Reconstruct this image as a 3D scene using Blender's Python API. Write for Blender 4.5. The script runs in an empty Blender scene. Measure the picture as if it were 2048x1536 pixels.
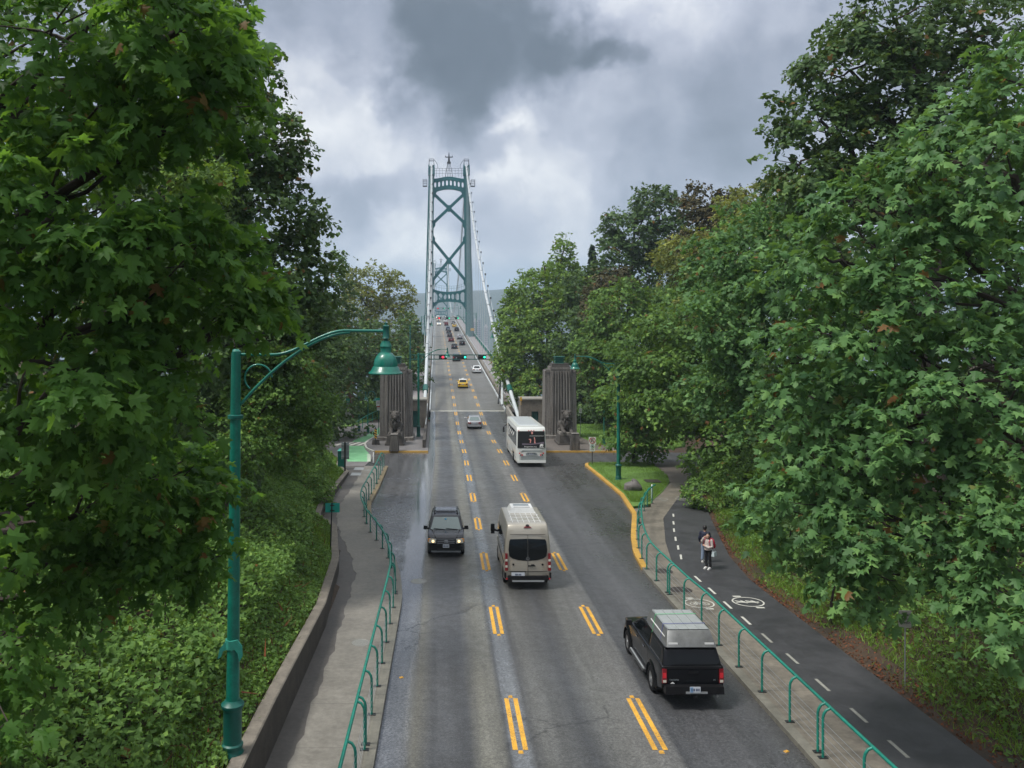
import bpy, bmesh, math, random
import numpy as np
from mathutils import Vector, Matrix
from math import radians, sin, cos, pi, atan2, sqrt
random.seed(7)
rng = np.random.default_rng(11)
SC = bpy.context.scene
COL = SC.collection
F, CX, CY, H = 1650.0, 890.0, 646.0, 10.2   # focal length in photo pixels, vanishing point of the road, camera height

# ------------------------------------------------------------------ camera
cam = bpy.data.cameras.new('camera'); camo = bpy.data.objects.new('camera', cam); COL.objects.link(camo)
camo.location = (0, 0, H); camo.rotation_euler = (radians(90), 0, 0)
cam.sensor_width = 36; cam.sensor_fit = 'HORIZONTAL'; cam.lens = F / 2048 * 36
cam.shift_x = (1024 - CX) / 2048; cam.shift_y = -(768 - CY) / 2048
cam.clip_start = 0.2; cam.clip_end = 30000
SC.camera = camo

# ------------------------------------------------------------------ sky, sun, exposure
def dirp(px, py):
    return Vector(((px - CX) / F, 1, (CY - py) / F)).normalized()
W = bpy.data.worlds.new('World'); SC.world = W; W.use_nodes = True
nt = W.node_tree; nt.nodes.clear()
def N(tree, t, **kw):
    n = tree.nodes.new(t)
    for k, v in kw.items(): setattr(n, k, v)
    return n
def mathn(tree, op, a, b=None, c=None, clamp=False):
    n = tree.nodes.new('ShaderNodeMath'); n.operation = op; n.use_clamp = clamp
    for i, v in enumerate((a, b, c)):
        if v is None: continue
        if isinstance(v, (int, float)): n.inputs[i].default_value = v
        else: tree.links.new(v, n.inputs[i])
    return n.outputs[0]
def mixc(tree, f, a, b, blend='MIX'):
    n = tree.nodes.new('ShaderNodeMix'); n.data_type = 'RGBA'; n.blend_type = blend
    for s, v in ((n.inputs[0], f), (n.inputs[6], a), (n.inputs[7], b)):
        if isinstance(v, (int, float)): s.default_value = v
        elif isinstance(v, (tuple, list)): s.default_value = (*v[:3], 1)
        else: tree.links.new(v, s)
    return n.outputs[2]
def ramp(tree, x, pts, interp='LINEAR'):
    n = tree.nodes.new('ShaderNodeValToRGB'); n.color_ramp.interpolation = interp
    el = n.color_ramp.elements
    while len(el) > 1: el.remove(el[-1])
    el[0].position = pts[0][0]; el[0].color = (*pts[0][1], 1) if not isinstance(pts[0][1], float) else (pts[0][1],) * 3 + (1,)
    for p, c in pts[1:]:
        e = el.new(p); e.color = (*c, 1) if not isinstance(c, float) else (c, c, c, 1)
    tree.links.new(x, n.inputs[0]); return n.outputs[0]
def noise(tree, vec, scale, detail=4, rough=.55, dist=0.0, out=0):
    n = tree.nodes.new('ShaderNodeTexNoise'); n.inputs['Scale'].default_value = scale
    n.inputs['Detail'].default_value = detail; n.inputs['Roughness'].default_value = rough; n.inputs['Distortion'].default_value = dist
    if vec is not None: tree.links.new(vec, n.inputs['Vector'])
    return n.outputs[out]
L = nt.links.new
tc = N(nt, 'ShaderNodeTexCoord'); dv = tc.outputs['Generated']
nrm = N(nt, 'ShaderNodeVectorMath', operation='NORMALIZE'); L(dv, nrm.inputs[0]); dn = nrm.outputs[0]
sep = N(nt, 'ShaderNodeSeparateXYZ'); L(dn, sep.inputs[0])
# clouds are noise on the view direction; the large masses sit where the photograph's sky has them
wn = N(nt, 'ShaderNodeTexNoise'); wn.inputs['Scale'].default_value = 7; wn.inputs['Detail'].default_value = 6; wn.inputs['Roughness'].default_value = .6; L(dn, wn.inputs['Vector'])
wsub = N(nt, 'ShaderNodeVectorMath', operation='SUBTRACT'); L(wn.outputs['Color'], wsub.inputs[0]); wsub.inputs[1].default_value = (.5, .5, .5)
wsc = N(nt, 'ShaderNodeVectorMath', operation='SCALE'); L(wsub.outputs[0], wsc.inputs[0]); wsc.inputs['Scale'].default_value = .19
wad = N(nt, 'ShaderNodeVectorMath', operation='ADD'); L(dn, wad.inputs[0]); L(wsc.outputs[0], wad.inputs[1]); wd = wad.outputs[0]
def blob(px, py, r, sx=1.0, sz=1.0):
    """soft cloud mass around a direction, r in photo pixels"""
    c = dirp(px, py)
    s = N(nt, 'ShaderNodeVectorMath', operation='SUBTRACT'); L(wd, s.inputs[0]); s.inputs[1].default_value = c
    m = N(nt, 'ShaderNodeVectorMath', operation='MULTIPLY'); L(s.outputs[0], m.inputs[0]); m.inputs[1].default_value = (F / r / sx, F / r / sx, F / r / sz)
    d = N(nt, 'ShaderNodeVectorMath', operation='LENGTH'); L(m.outputs[0], d.inputs[0])
    mr = N(nt, 'ShaderNodeMapRange', interpolation_type='SMOOTHSTEP'); L(d.outputs['Value'], mr.inputs[0])
    mr.inputs[1].default_value = 0.25; mr.inputs[2].default_value = 1.25; mr.inputs[3].default_value = 1; mr.inputs[4].default_value = 0
    return mr.outputs[0]
def addall(lst):
    s = None
    for w, b in lst:
        t = mathn(nt, 'MULTIPLY', b, w)
        s = t if s is None else mathn(nt, 'ADD', s, t)
    return s
dark = addall([(.62, blob(910, 30, 190, 1.35, .95)), (.35, blob(1040, 60, 110, 1.2, .9)), (.55, blob(880, 150, 125, 1.0, 1.3)), (.75, blob(1150, 105, 90, 1.15, 1.0)), (.6, blob(1250, 130, 65, 1.1, .7)),
               (.45, blob(915, 245, 80, .6, 1.2)), (.35, blob(980, 325, 75, 1.2, .6)), (.34, blob(1400, 330, 190, 1.2, 1.0)), (.32, blob(1500, 170, 130, 1, 1)),
               (.30, blob(735, 410, 95, 1.3, .5)), (.22, blob(1010, 450, 110, 1.3, .6)), (.12, blob(600, 80, 150, 1, 1.2)),
               (.5, blob(-900, -700, 900)), (.4, blob(3300, -600, 900))])
lite = addall([(.5, blob(1010, 250, 95, 1, .8)), (.55, blob(665, 265, 150, 1.3, .8)), (.25, blob(1120, 400, 150, 1.3, .7)), (.3, blob(1420, 30, 150, 1.3, .6)), (.2, blob(760, 520, 150, 1.4, .5))])
nz = noise(nt, wd, 5.0, 7, .55)
nz2 = noise(nt, dn, 19.0, 6, .55)
v = mathn(nt, 'MULTIPLY_ADD', nz, 1.15, .02)
v = mathn(nt, 'ADD', v, mathn(nt, 'MULTIPLY_ADD', nz2, .34, -.17))
v = mathn(nt, 'ADD', v, mathn(nt, 'MULTIPLY', lite, .40))
dk = mathn(nt, 'SUBTRACT', 1.0, mathn(nt, 'MULTIPLY', mathn(nt, 'MINIMUM', dark, 1.0), .82))
v = mathn(nt, 'MULTIPLY', mathn(nt, 'MAXIMUM', v, .12), dk)
v = mathn(nt, 'MINIMUM', v, 1.0)
cloud = ramp(nt, v, [(0, (.026, .035, .044)), (.2, (.058, .071, .088)), (.42, (.135, .150, .186)), (.62, (.225, .238, .278)), (.80, (.345, .352, .368)), (1, (.50, .50, .485))])
# rain-blue band low over the inlet
el = sep.outputs['Z']
elw = mathn(nt, 'ADD', el, mathn(nt, 'MULTIPLY_ADD', nz, .03, -.015))
mr = N(nt, 'ShaderNodeMapRange', interpolation_type='SMOOTHSTEP'); L(elw, mr.inputs[0])
mr.inputs[1].default_value = .045; mr.inputs[2].default_value = .092; mr.inputs[3].default_value = 1; mr.inputs[4].default_value = 0
cloud = mixc(nt, mathn(nt, 'MULTIPLY', mr.outputs[0], .8), cloud, (.115, .17, .24))
# an overcast dome is brighter overhead
zb = N(nt, 'ShaderNodeMapRange'); L(el, zb.inputs[0]); zb.inputs[1].default_value = .3; zb.inputs[2].default_value = 1; zb.inputs[3].default_value = 1; zb.inputs[4].default_value = 2.4
zg = N(nt, 'ShaderNodeMapRange'); L(el, zg.inputs[0]); zg.inputs[1].default_value = .35; zg.inputs[2].default_value = .8
cloud = mixc(nt, mathn(nt, 'MULTIPLY', zg.outputs[0], .8), cloud, (.225, .228, .222))
cl2 = N(nt, 'ShaderNodeVectorMath', operation='SCALE'); L(cloud, cl2.inputs[0]); L(zb.outputs[0], cl2.inputs['Scale'])
SUN_EL, SUN_AZ = radians(60), radians(-112)      # azimuth measured from +Y towards +X
sky = N(nt, 'ShaderNodeTexSky', sky_type='NISHITA', sun_disc=False); sky.sun_elevation = SUN_EL; sky.sun_rotation = SUN_AZ
bg1 = N(nt, 'ShaderNodeBackground'); L(sky.outputs[0], bg1.inputs[0]); bg1.inputs[1].default_value = .05
bg2 = N(nt, 'ShaderNodeBackground'); L(cl2.outputs[0], bg2.inputs[0]); bg2.inputs[1].default_value = 1.0
mx = N(nt, 'ShaderNodeMixShader'); mx.inputs[0].default_value = .94; L(bg1.outputs[0], mx.inputs[1]); L(bg2.outputs[0], mx.inputs[2])
wo = N(nt, 'ShaderNodeOutputWorld'); L(mx.outputs[0], wo.inputs[0])
W.cycles.sampling_method = 'MANUAL'; W.cycles.sample_map_resolution = 512

sl = bpy.data.lights.new('sun', 'SUN'); sl.energy = 1.5; sl.angle = radians(14); sl.color = (1, .96, .89)
so = bpy.data.objects.new('sun', sl); COL.objects.link(so)
sd = Vector((sin(SUN_AZ) * cos(SUN_EL), cos(SUN_AZ) * cos(SUN_EL), sin(SUN_EL)))
so.rotation_euler = sd.to_track_quat('Z', 'Y').to_euler(); so.location = (0, -20, 60)
SC.view_settings.view_transform = 'Standard'; SC.view_settings.look = 'None'; SC.view_settings.gamma = 1
SC.view_settings.use_curve_mapping = False; SC.view_settings.exposure = 1.28
SC.cycles.max_bounces = 6; SC.cycles.diffuse_bounces = 2; SC.cycles.glossy_bounces = 2; SC.cycles.transmission_bounces = 3
SC.cycles.volume_bounces = 1; SC.cycles.transparent_max_bounces = 6

# ------------------------------------------------------------------ helpers
def T(o, label=None, cat=None, group=None, kind=None):
    if label: o['label'] = label
    if cat: o['category'] = cat
    if group: o['group'] = group
    if kind: o['kind'] = kind
    return o
def empty(name, loc=(0, 0, 0), rz=0, **k):
    o = bpy.data.objects.new(name, None); COL.objects.link(o); o.location = loc; o.rotation_euler = (0, 0, rz); o.empty_display_size = .3
    return T(o, **k)
def link(me, name, parent=None, loc=None, **k):
    o = bpy.data.objects.new(name, me); COL.objects.link(o)
    if parent: o.parent = parent
    if loc is not None: o.location = loc
    return T(o, **k)
def copy_tree(o, parent=None):
    c = o.copy(); COL.objects.link(c); c.parent = parent
    for ch in list(o.children): copy_tree(ch, c)
    return c
def ip(x, pts):
    return np.interp(x, [p[0] for p in pts], [p[1] for p in pts])

class MB:
    """collects simple shapes, builds ONE mesh object"""
    def __init__(s): s.v = []; s.f = []; s.m = []
    def add(s, vs, fs, m=0):
        b = len(s.v); s.v += [tuple(v) for v in vs]; s.f += [tuple(b + i for i in f) for f in fs]; s.m += [m] * len(fs); return s
    def box(s, c, d, rz=0, m=0, tp=(1, 1)):
        """c = centre, d = size, tp = taper of the top"""
        x, y, z = d[0] / 2, d[1] / 2, d[2] / 2
        vs = [(-x, -y, -z), (x, -y, -z), (x, y, -z), (-x, y, -z), (-x * tp[0], -y * tp[1], z), (x * tp[0], -y * tp[1], z), (x * tp[0], y * tp[1], z), (-x * tp[0], y * tp[1], z)]
        ca, sa = cos(rz), sin(rz)
        vs = [(c[0] + a * ca - b * sa, c[1] + a * sa + b * ca, c[2] + e) for a, b, e in vs]
        return s.add(vs, [(0, 3, 2, 1), (4, 5, 6, 7), (0, 1, 5, 4), (1, 2, 6, 5), (2, 3, 7, 6), (3, 0, 4, 7)], m)
    def beam(s, a, b, w, h, m=0, up=(0, 0, 1)):
        a, b = Vector(a), Vector(b); d = (b - a); 
        if d.length < 1e-6: return s
        dn = d.normalized(); u = Vector(up)
        if abs(dn.dot(u)) > .98: u = Vector((0, 1, 0))
        r = dn.cross(u).normalized() * (w / 2); u2 = r.cross(dn).normalized() * (h / 2)
        vs = [a - r - u2, a + r - u2, a + r + u2, a - r + u2, b - r - u2, b + r - u2, b + r + u2, b - r + u2]
        return s.add(vs, [(0, 1, 2, 3), (7, 6, 5, 4), (0, 4, 5, 1), (1, 5, 6, 2), (2, 6, 7, 3), (3, 7, 4, 0)], m)
    def tube(s, pts, r, n=8, m=0, caps=True):
        pts = [Vector(p) for p in pts]; k = len(pts)
        if not hasattr(r, '__len__'): r = [r] * k
        t0 = (pts[1] - pts[0]).normalized(); a = t0.orthogonal().normalized(); b0 = len(s.v); prev = t0
        for i, p in enumerate(pts):
            t = (pts[min(i + 1, k - 1)] - pts[max(i - 1, 0)]).normalized()
            q = prev.rotation_difference(t); a = (q @ a).normalized(); a = (a - t * a.dot(t)).normalized(); prev = t; b = t.cross(a)
            for j in range(n):
                g = 2 * pi * j / n; s.v.append(tuple(p + (a * cos(g) + b * sin(g)) * r[i]))
        for i in range(k - 1):
            for j in range(n):
                j2 = (j + 1) % n; s.f.append((b0 + i * n + j, b0 + i * n + j2, b0 + (i + 1) * n + j2, b0 + (i + 1) * n + j)); s.m.append(m)
        if caps:
            s.f.append(tuple(b0 + j for j in reversed(range(n)))); s.f.append(tuple(b0 + (k - 1) * n + j for j in range(n))); s.m += [m, m]
        return s
    def lathe(s, prof, c=(0, 0, 0), n=20, m=0, axis='z'):
        """prof: list of (radius, height)"""
        b0 = len(s.v); k = len(prof)
        for r, z in prof:
            for j in range(n):
                g = 2 * pi * j / n; p = (r * cos(g), r * sin(g), z)
                if axis == 'x': p = (z, r * cos(g), r * sin(g))
                if axis == 'y': p = (r * sin(g), z, r * cos(g))
                s.v.append((c[0] + p[0], c[1] + p[1], c[2] + p[2]))
        for i in range(k - 1):
            for j in range(n):
                j2 = (j + 1) % n; s.f.append((b0 + i * n + j, b0 + i * n + j2, b0 + (i + 1) * n + j2, b0 + (i + 1) * n + j)); s.m.append(m)
        s.f.append(tuple(b0 + j for j in reversed(range(n)))); s.f.append(tuple(b0 + (k - 1) * n + j for j in range(n))); s.m += [m, m]
        return s
    def ell(s, c, r, n=10, k=7, m=0):
        prof = [(max(.001, sin(pi * i / k)), -cos(pi * i / k)) for i in range(k + 1)]
        t = MB().lathe(prof, n=n); return s.add([(c[0] + x * r[0], c[1] + y * r[1], c[2] + z * r[2]) for x, y, z in t.v], t.f, m)
    def plate(s, poly, th, m=0, org=(0, 0, 0), ux=(1, 0, 0), uy=(0, 0, 1)):
        """extrude a flat polygon (list of 2D points in the ux/uy plane)"""
        ux, uy, o = Vector(ux), Vector(uy), Vector(org); nn = ux.cross(uy).normalized() * th
        a = [o + ux * p[0] + uy * p[1] for p in poly]; b = [p + nn for p in a]; n = len(poly)
        return s.add(a + b, [tuple(reversed(range(n))), tuple(range(n, 2 * n))] + [(i, (i + 1) % n, n + (i + 1) % n, n + i) for i in range(n)], m)
    def ring(s, r0, r1, th, n=24, m=0, org=(0, 0, 0), ux=(1, 0, 0), uy=(0, 0, 1), sy=1.0):
        ux, uy, o = Vector(ux), Vector(uy), Vector(org); nn = ux.cross(uy).normalized() * th; vs = []
        for j in range(n):
            g = 2 * pi * j / n
            for r, k in ((r0, 0), (r1, 0), (r1, 1), (r0, 1)):
                vs.append(o + ux * (r * cos(g)) + uy * (r * sin(g) * sy) + nn * k)
        fs = []
        for j in range(n):
            a, b = j * 4, ((j + 1) % n) * 4
            for q in range(4): fs.append((a + q, a + (q + 1) % 4, b + (q + 1) % 4, b + q))
        return s.add(vs, fs, m)
    def mesh(s, name, mats, smooth=None):
        me = bpy.data.meshes.new(name); me.from_pydata(s.v, [], s.f); me.validate()
        for x in (mats if isinstance(mats, (list, tuple)) else [mats]): me.materials.append(x)
        if any(s.m) and len(me.polygons) == len(s.m): me.polygons.foreach_set('material_index', s.m)
        bm = bmesh.new(); bm.from_mesh(me); bmesh.ops.recalc_face_normals(bm, faces=bm.faces); bm.to_mesh(me); bm.free()
        if smooth is not None:
            me.polygons.foreach_set('use_smooth', [True] * len(me.polygons)); me.set_sharp_from_angle(angle=radians(smooth))
        return me
    def build(s, name, mats, parent=None, smooth=None, loc=None, **k):
        return link(s.mesh(name, mats, smooth), name, parent, loc, **k)

# ------------------------------------------------------------------ materials
def mat(name, col, rough=.6, metal=0.0, spec=.5, emit=None, es=1.0, var=0.0, vscale=8.0, bump=0.0, bscale=40.0, coat=0.0, bdist=.02):
    m = bpy.data.materials.new(name); m.use_nodes = True; t = m.node_tree; b = t.nodes['Principled BSDF']
    b.inputs['Base Color'].default_value = (*col, 1); b.inputs['Roughness'].default_value = rough; b.inputs['Metallic'].default_value = metal
    b.inputs['Specular IOR Level'].default_value = spec
    if coat: b.inputs['Coat Weight'].default_value = coat; b.inputs['Coat Roughness'].default_value = .06
    if emit: b.inputs['Emission Color'].default_value = (*emit, 1); b.inputs['Emission Strength'].default_value = es
    if var or bump:
        g = t.nodes.new('ShaderNodeNewGeometry'); pos = g.outputs['Position']
    if var:
        n1 = noise(t, pos, vscale, 6, .6); n2 = noise(t, pos, vscale * 7, 4, .6)
        f = mathn(t, 'ADD', mathn(t, 'MULTIPLY', n1, .65), mathn(t, 'MULTIPLY', n2, .35))
        lo = tuple(c * (1 - var) for c in col); hi = tuple(min(1, c * (1 + var)) for c in col)
        t.links.new(ramp(t, f, [(.3, lo), (.7, hi)]), b.inputs['Base Color'])
        t.links.new(mathn(t, 'MULTIPLY_ADD', n1, .2, rough - .1, True), b.inputs['Roughness'])
    if bump:
        bn = t.nodes.new('ShaderNodeBump'); bn.inputs['Strength'].default_value = bump; bn.inputs['Distance'].default_value = bdist
        t.links.new(noise(t, pos, bscale, 5, .65), bn.inputs['Height']); t.links.new(bn.outputs[0], b.inputs['Normal'])
    return m
GREEN = (.004, .145, .105)
M = {}
M['green'] = mat('green_paint', GREEN, .35, var=.42, vscale=3, coat=.2)
M['green_rail'] = mat('rail_green_paint', (.008, .19, .14), .38, var=.42, vscale=6)
M['green_dk'] = mat('dark_green_paint', (.004, .10, .08), .45, var=.25, vscale=5)
M['tower'] = mat('tower_paint', (.008, .125, .135), .5, var=.22, vscale=.35)
M['tower_hi'] = mat('tower_side_paint', (.05, .19, .19), .5, var=.25, vscale=.3)
M['cable'] = mat('cable_white', (.48, .52, .54), .45, var=.15, vscale=.5)
M['steel'] = mat('galvanised', (.33, .35, .36), .45, .3, var=.15, vscale=5)
M['deck_walk'] = mat('deck_walkway', (.24, .22, .225), .7, var=.2, vscale=.8)
M['barrier'] = mat('barrier_concrete', (.25, .24, .215), .8, var=.3, vscale=.9, bump=.3, bscale=8)
M['dkmetal'] = mat('dark_metal', (.02, .022, .024), .45)
M['white'] = mat('white_paint', (.72, .73, .72), .5, var=.12, vscale=3)
M['sign_white'] = mat('sign_white', (.75, .76, .75), .4)
M['sign_back'] = mat('sign_back_aluminium', (.30, .34, .36), .45, .4, var=.15, vscale=6)
M['red'] = mat('sign_red', (.42, .015, .03), .4)
M['black'] = mat('black', (.01, .01, .011), .4)
M['yellow'] = mat('yellow_paint', (.60, .34, .035), .6, var=.28, vscale=5)
M['yel_mark'] = mat('yellow_marking', (.78, .40, .035), .55, var=.13, vscale=9)
M['white_mark'] = mat('white_marking', (.50, .50, .45), .6, var=.22, vscale=9)
M['white_mark_old'] = mat('worn_white_marking', (.25, .25, .22), .7, var=.35, vscale=12)
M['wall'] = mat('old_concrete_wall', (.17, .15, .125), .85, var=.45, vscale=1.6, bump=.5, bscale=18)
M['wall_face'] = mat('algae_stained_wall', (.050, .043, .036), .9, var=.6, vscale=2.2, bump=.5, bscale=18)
M['kerb_worn'] = None
M['stone'] = mat('rock', (.14, .13, .125), .8, var=.35, vscale=4, bump=.6, bscale=14, bdist=.05)
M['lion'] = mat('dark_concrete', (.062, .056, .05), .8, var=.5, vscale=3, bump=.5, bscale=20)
M['bark'] = mat('bark', (.045, .034, .026), .9, var=.4, vscale=4, bump=.6, bscale=16)
M['bark_lt'] = mat('light_bark', (.12, .10, .09), .9, var=.4, vscale=4)
M['bark_red'] = mat('reddish_bark', (.13, .06, .04), .9, var=.4, vscale=3)
M['light_red'] = mat('signal_red', (.6, .01, .02), .4, emit=(1, .02, .04), es=2.2)
M['light_green'] = mat('signal_green', (.02, .5, .3), .4, emit=(.02, .9, .45), es=1.3)
M['lens_off'] = mat('unlit_lens', (.03, .03, .03), .25)
M['stain'] = mat('stained_metal_net', (.02, .22, .17), .8, var=.3, vscale=8)

# weathered concrete of the pylons: vertical streaks in the stone itself
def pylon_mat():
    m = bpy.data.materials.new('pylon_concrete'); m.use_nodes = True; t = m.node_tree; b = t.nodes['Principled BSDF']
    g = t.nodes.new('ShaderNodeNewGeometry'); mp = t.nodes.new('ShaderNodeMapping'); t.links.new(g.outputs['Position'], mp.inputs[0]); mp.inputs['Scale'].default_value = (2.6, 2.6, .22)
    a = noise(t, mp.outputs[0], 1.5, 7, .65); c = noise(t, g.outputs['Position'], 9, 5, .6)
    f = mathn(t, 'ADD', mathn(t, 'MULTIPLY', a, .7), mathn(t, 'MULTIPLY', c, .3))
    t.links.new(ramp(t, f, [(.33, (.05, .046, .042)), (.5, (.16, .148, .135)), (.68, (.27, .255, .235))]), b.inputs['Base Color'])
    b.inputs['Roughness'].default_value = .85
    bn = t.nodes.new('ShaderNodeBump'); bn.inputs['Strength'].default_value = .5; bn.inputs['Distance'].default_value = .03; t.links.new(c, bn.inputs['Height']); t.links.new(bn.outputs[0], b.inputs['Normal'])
    return m
M['pylon'] = pylon_mat()

def road_mat(name, deckmode=False):
    """wet asphalt: wheel tracks along the lanes, patches, cracks, puddled gutter"""
    m = bpy.data.materials.new(name); m.use_nodes = True; t = m.node_tree; b = t.nodes['Principled BSDF']; K = t.links.new
    g = t.nodes.new('ShaderNodeNewGeometry'); pos = g.outputs['Position']
    s = t.nodes.new('ShaderNodeSeparateXYZ'); K(pos, s.inputs[0]); x, y = s.outputs[0], s.outputs[1]
    # lateral distance from the carriageway centre line
    fary = mathn(t, 'MAXIMUM', mathn(t, 'SUBTRACT', y, 81.0), 0.0)
    u = mathn(t, 'ADD', mathn(t, 'SUBTRACT', x, 3.7), mathn(t, 'MULTIPLY', fary, .0109))
    mp = t.nodes.new('ShaderNodeMapping'); K(pos, mp.inputs[0]); mp.inputs['Scale'].default_value = (1.6, .06, .3)
    st = noise(t, mp.outputs[0], 1.2, 6, .6)
    u = mathn(t, 'ADD', u, mathn(t, 'MULTIPLY_ADD', st, .35, -.17))
    fine = noise(t, pos, 55, 3, .8); mid = noise(t, pos, 2.2, 7, .62); big = noise(t, pos, .22, 5, .55)
    uu = mathn(t, 'MULTIPLY_ADD', u, 1 / 24.0, .5)
    P = lambda v: .5 + v / 24.0
    d1, d2, d3 = (.066, .068, .072), (.096, .096, .090), (.051, .053, .057)
    tr = ramp(t, uu, [(P(-11), d1), (P(-5.6), (.11, .115, .125)), (P(-4.9), (.11, .115, .125)), (P(-4.5), (.115, .112, .096)), (P(-4.1), d1), (P(-3.1), d3), (P(-2.7), (.122, .119, .10)), (P(-2.25), (.128, .125, .106)),  # pale blue-grey band at the left gutter paints sky sheen into the colour
                      (P(-2.05), (.05, .052, .055)), (P(-1.95), (.12, .128, .138)), (P(-1.55), (.125, .133, .142)), (P(-1.45), (.055, .055, .055)), (P(-1.1), d2), (P(0), d3), (P(.8), d2), (P(1.5), (.118, .116, .11)), (P(2.1), (.12, .12, .118)), (P(2.25), d3),
                      (P(3.4), (.066, .067, .072)), (P(4.6), (.072, .073, .079)), (P(5.3), (.05, .05, .05)), (P(11), d1)])
    v = mathn(t, 'ADD', mathn(t, 'MULTIPLY', mid, .22), mathn(t, 'ADD', mathn(t, 'MULTIPLY', big, .28), mathn(t, 'MULTIPLY', st, .6)))
    shade = ramp(t, v, [(.36, .58), (.55, .95), (.78, 1.5)])
    c = mixc(t, 1.0, tr, shade, 'MULTIPLY')
    gr = ramp(t, fine, [(.35, .62), (.5, 1.0), (.68, 1.65)])
    c = mixc(t, .8, c, gr, 'MULTIPLY')
    agg = noise(t, pos, 15, 4, .75)
    c = mixc(t, .75, c, ramp(t, agg, [(.36, .5), (.5, 1.0), (.64, 1.75)]), 'MULTIPLY')
    chips = noise(t, pos, 24, 1, .5)
    c = mixc(t, ramp(t, chips, [(.74, 0.0), (.78, .7)]), c, (.32, .32, .31))
    # cracks
    vo = t.nodes.new('ShaderNodeTexVoronoi'); vo.feature = 'DISTANCE_TO_EDGE'; vo.inputs['Scale'].default_value = .16
    wv = t.nodes.new('ShaderNodeVectorMath'); wv.operation = 'MULTIPLY_ADD'; K(noise(t, pos, 1.2, 5, .6, out=1), wv.inputs[0]); wv.inputs[1].default_value = (.9, .9, .9); K(pos, wv.inputs[2]); K(wv.outputs[0], vo.inputs['Vector'])
    cr = ramp(t, vo.outputs['Distance'], [(0, .5), (.003, .55), (.007, 1.0)])
    gate = ramp(t, noise(t, pos, .12, 2, .5), [(.52, 0.0), (.56, 1.0)])
    c = mixc(t, gate, c, mixc(t, 1.0, c, cr, 'MULTIPLY'))
    # transverse joints
    jy = mathn(t, 'FRACT', mathn(t, 'DIVIDE', mathn(t, 'ADD', y, mathn(t, 'MULTIPLY', mid, .25)), 9.3))
    jj = ramp(t, jy, [(0, .55), (.004, .6), (.009, 1.0)])
    c = mixc(t, .45, c, jj, 'MULTIPLY')
    if deckmode: c = mixc(t, .42, c, (.19, .185, .16))
    K(c, b.inputs['Base Color'])
    # wetness: gutter on the left is puddled, the rest is damp
    gut = ramp(t, uu, [(P(-8), .75), (P(-5.8), .8), (P(-5.5), 1.35), (P(-4.85), 1.35), (P(-4.6), .25), (P(-3), .28), (P(-1.9), .55), (P(-1.5), .5), (P(-1.2), .25), (P(3), .3), (P(4.8), .5), (P(6), .55), (P(9), .4)])
    wet = mathn(t, 'ADD', gut, mathn(t, 'MULTIPLY_ADD', mid, 1.0, -.5))
    wet = mathn(t, 'ADD', wet, mathn(t, 'MULTIPLY_ADD', big, 1.2, -.6), None, True)
    if deckmode: wet = mathn(t, 'MULTIPLY', wet, .5)
    K(ramp(t, wet, [(.0, .58), (.35, .42), (.7, .22), (1, .08)]), b.inputs['Roughness'])
    b.inputs['Specular IOR Level'].default_value = .6
    bn = t.nodes.new('ShaderNodeBump'); bn.inputs['Distance'].default_value = .02
    K(ramp(t, wet, [(.4, .42), (1, .02)]), bn.inputs['Strength']); K(fine, bn.inputs['Height']); K(bn.outputs[0], b.inputs['Normal'])
    return m
M['road'] = road_mat('wet_asphalt'); M['deck'] = road_mat('bridge_asphalt', True)

def slab_mat(name, c1, c2, joint=2.4, jw=.012, rough=.6, speck=.3, bumpy=.25, chip=False):
    m = bpy.data.materials.new(name); m.use_nodes = True; t = m.node_tree; b = t.nodes['Principled BSDF']; K = t.links.new
    g = t.nodes.new('ShaderNodeNewGeometry'); pos = g.outputs['Position']
    s = t.nodes.new('ShaderNodeSeparateXYZ'); K(pos, s.inputs[0])
    a = noise(t, pos, .9, 7, .65); f = noise(t, pos, 60, 3, .7); mid = noise(t, pos, 6, 5, .6)
    v = mathn(t, 'ADD', mathn(t, 'MULTIPLY', a, .6), mathn(t, 'MULTIPLY', mid, .4))
    c = ramp(t, v, [(.34, c1), (.66, c2)])
    c = mixc(t, speck, c, ramp(t, f, [(.35, .6), (.5, 1.0), (.66, 1.5)]), 'MULTIPLY')
    if joint:
        jy = mathn(t, 'FRACT', mathn(t, 'DIVIDE', s.outputs[1], joint))
        c = mixc(t, .75, c, ramp(t, jy, [(0, .4), (jw / joint * 1.2, .45), (jw / joint * 2.5, 1.0)]), 'MULTIPLY')
    if chip:
        cm = ramp(t, mathn(t, 'ADD', mathn(t, 'MULTIPLY', noise(t, pos, 26, 5, .7), .7), mathn(t, 'MULTIPLY', noise(t, pos, 3, 3, .6), .3)), [(.55, 0.0), (.60, .85)])
        c = mixc(t, cm, c, (.07, .07, .072))
    K(c, b.inputs['Base Color']); K(mathn(t, 'MULTIPLY_ADD', a, .5, rough - .28, True), b.inputs['Roughness'])
    bn = t.nodes.new('ShaderNodeBump'); bn.inputs['Distance'].default_value = .01; bn.inputs['Strength'].default_value = bumpy; K(f, bn.inputs['Height']); K(bn.outputs[0], b.inputs['Normal'])
    return m
M['walk'] = slab_mat('sidewalk_concrete', (.115, .107, .092), (.235, .222, .195), 2.6)
M['walk_r'] = slab_mat('path_concrete', (.10, .09, .075), (.225, .20, .16), 2.7)
M['gutter'] = slab_mat('gutter_asphalt', (.052, .048, .043), (.11, .10, .092), 0)
M['path'] = slab_mat('bike_path_asphalt', (.026, .027, .030), (.052, .053, .057), 0, speck=.5)
M['plaza'] = slab_mat('plaza_asphalt', (.10, .095, .095), (.19, .18, .18), 3.2)
M['brownpath'] = slab_mat('damp_path', (.075, .066, .06), (.15, .13, .115), 0)
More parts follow.
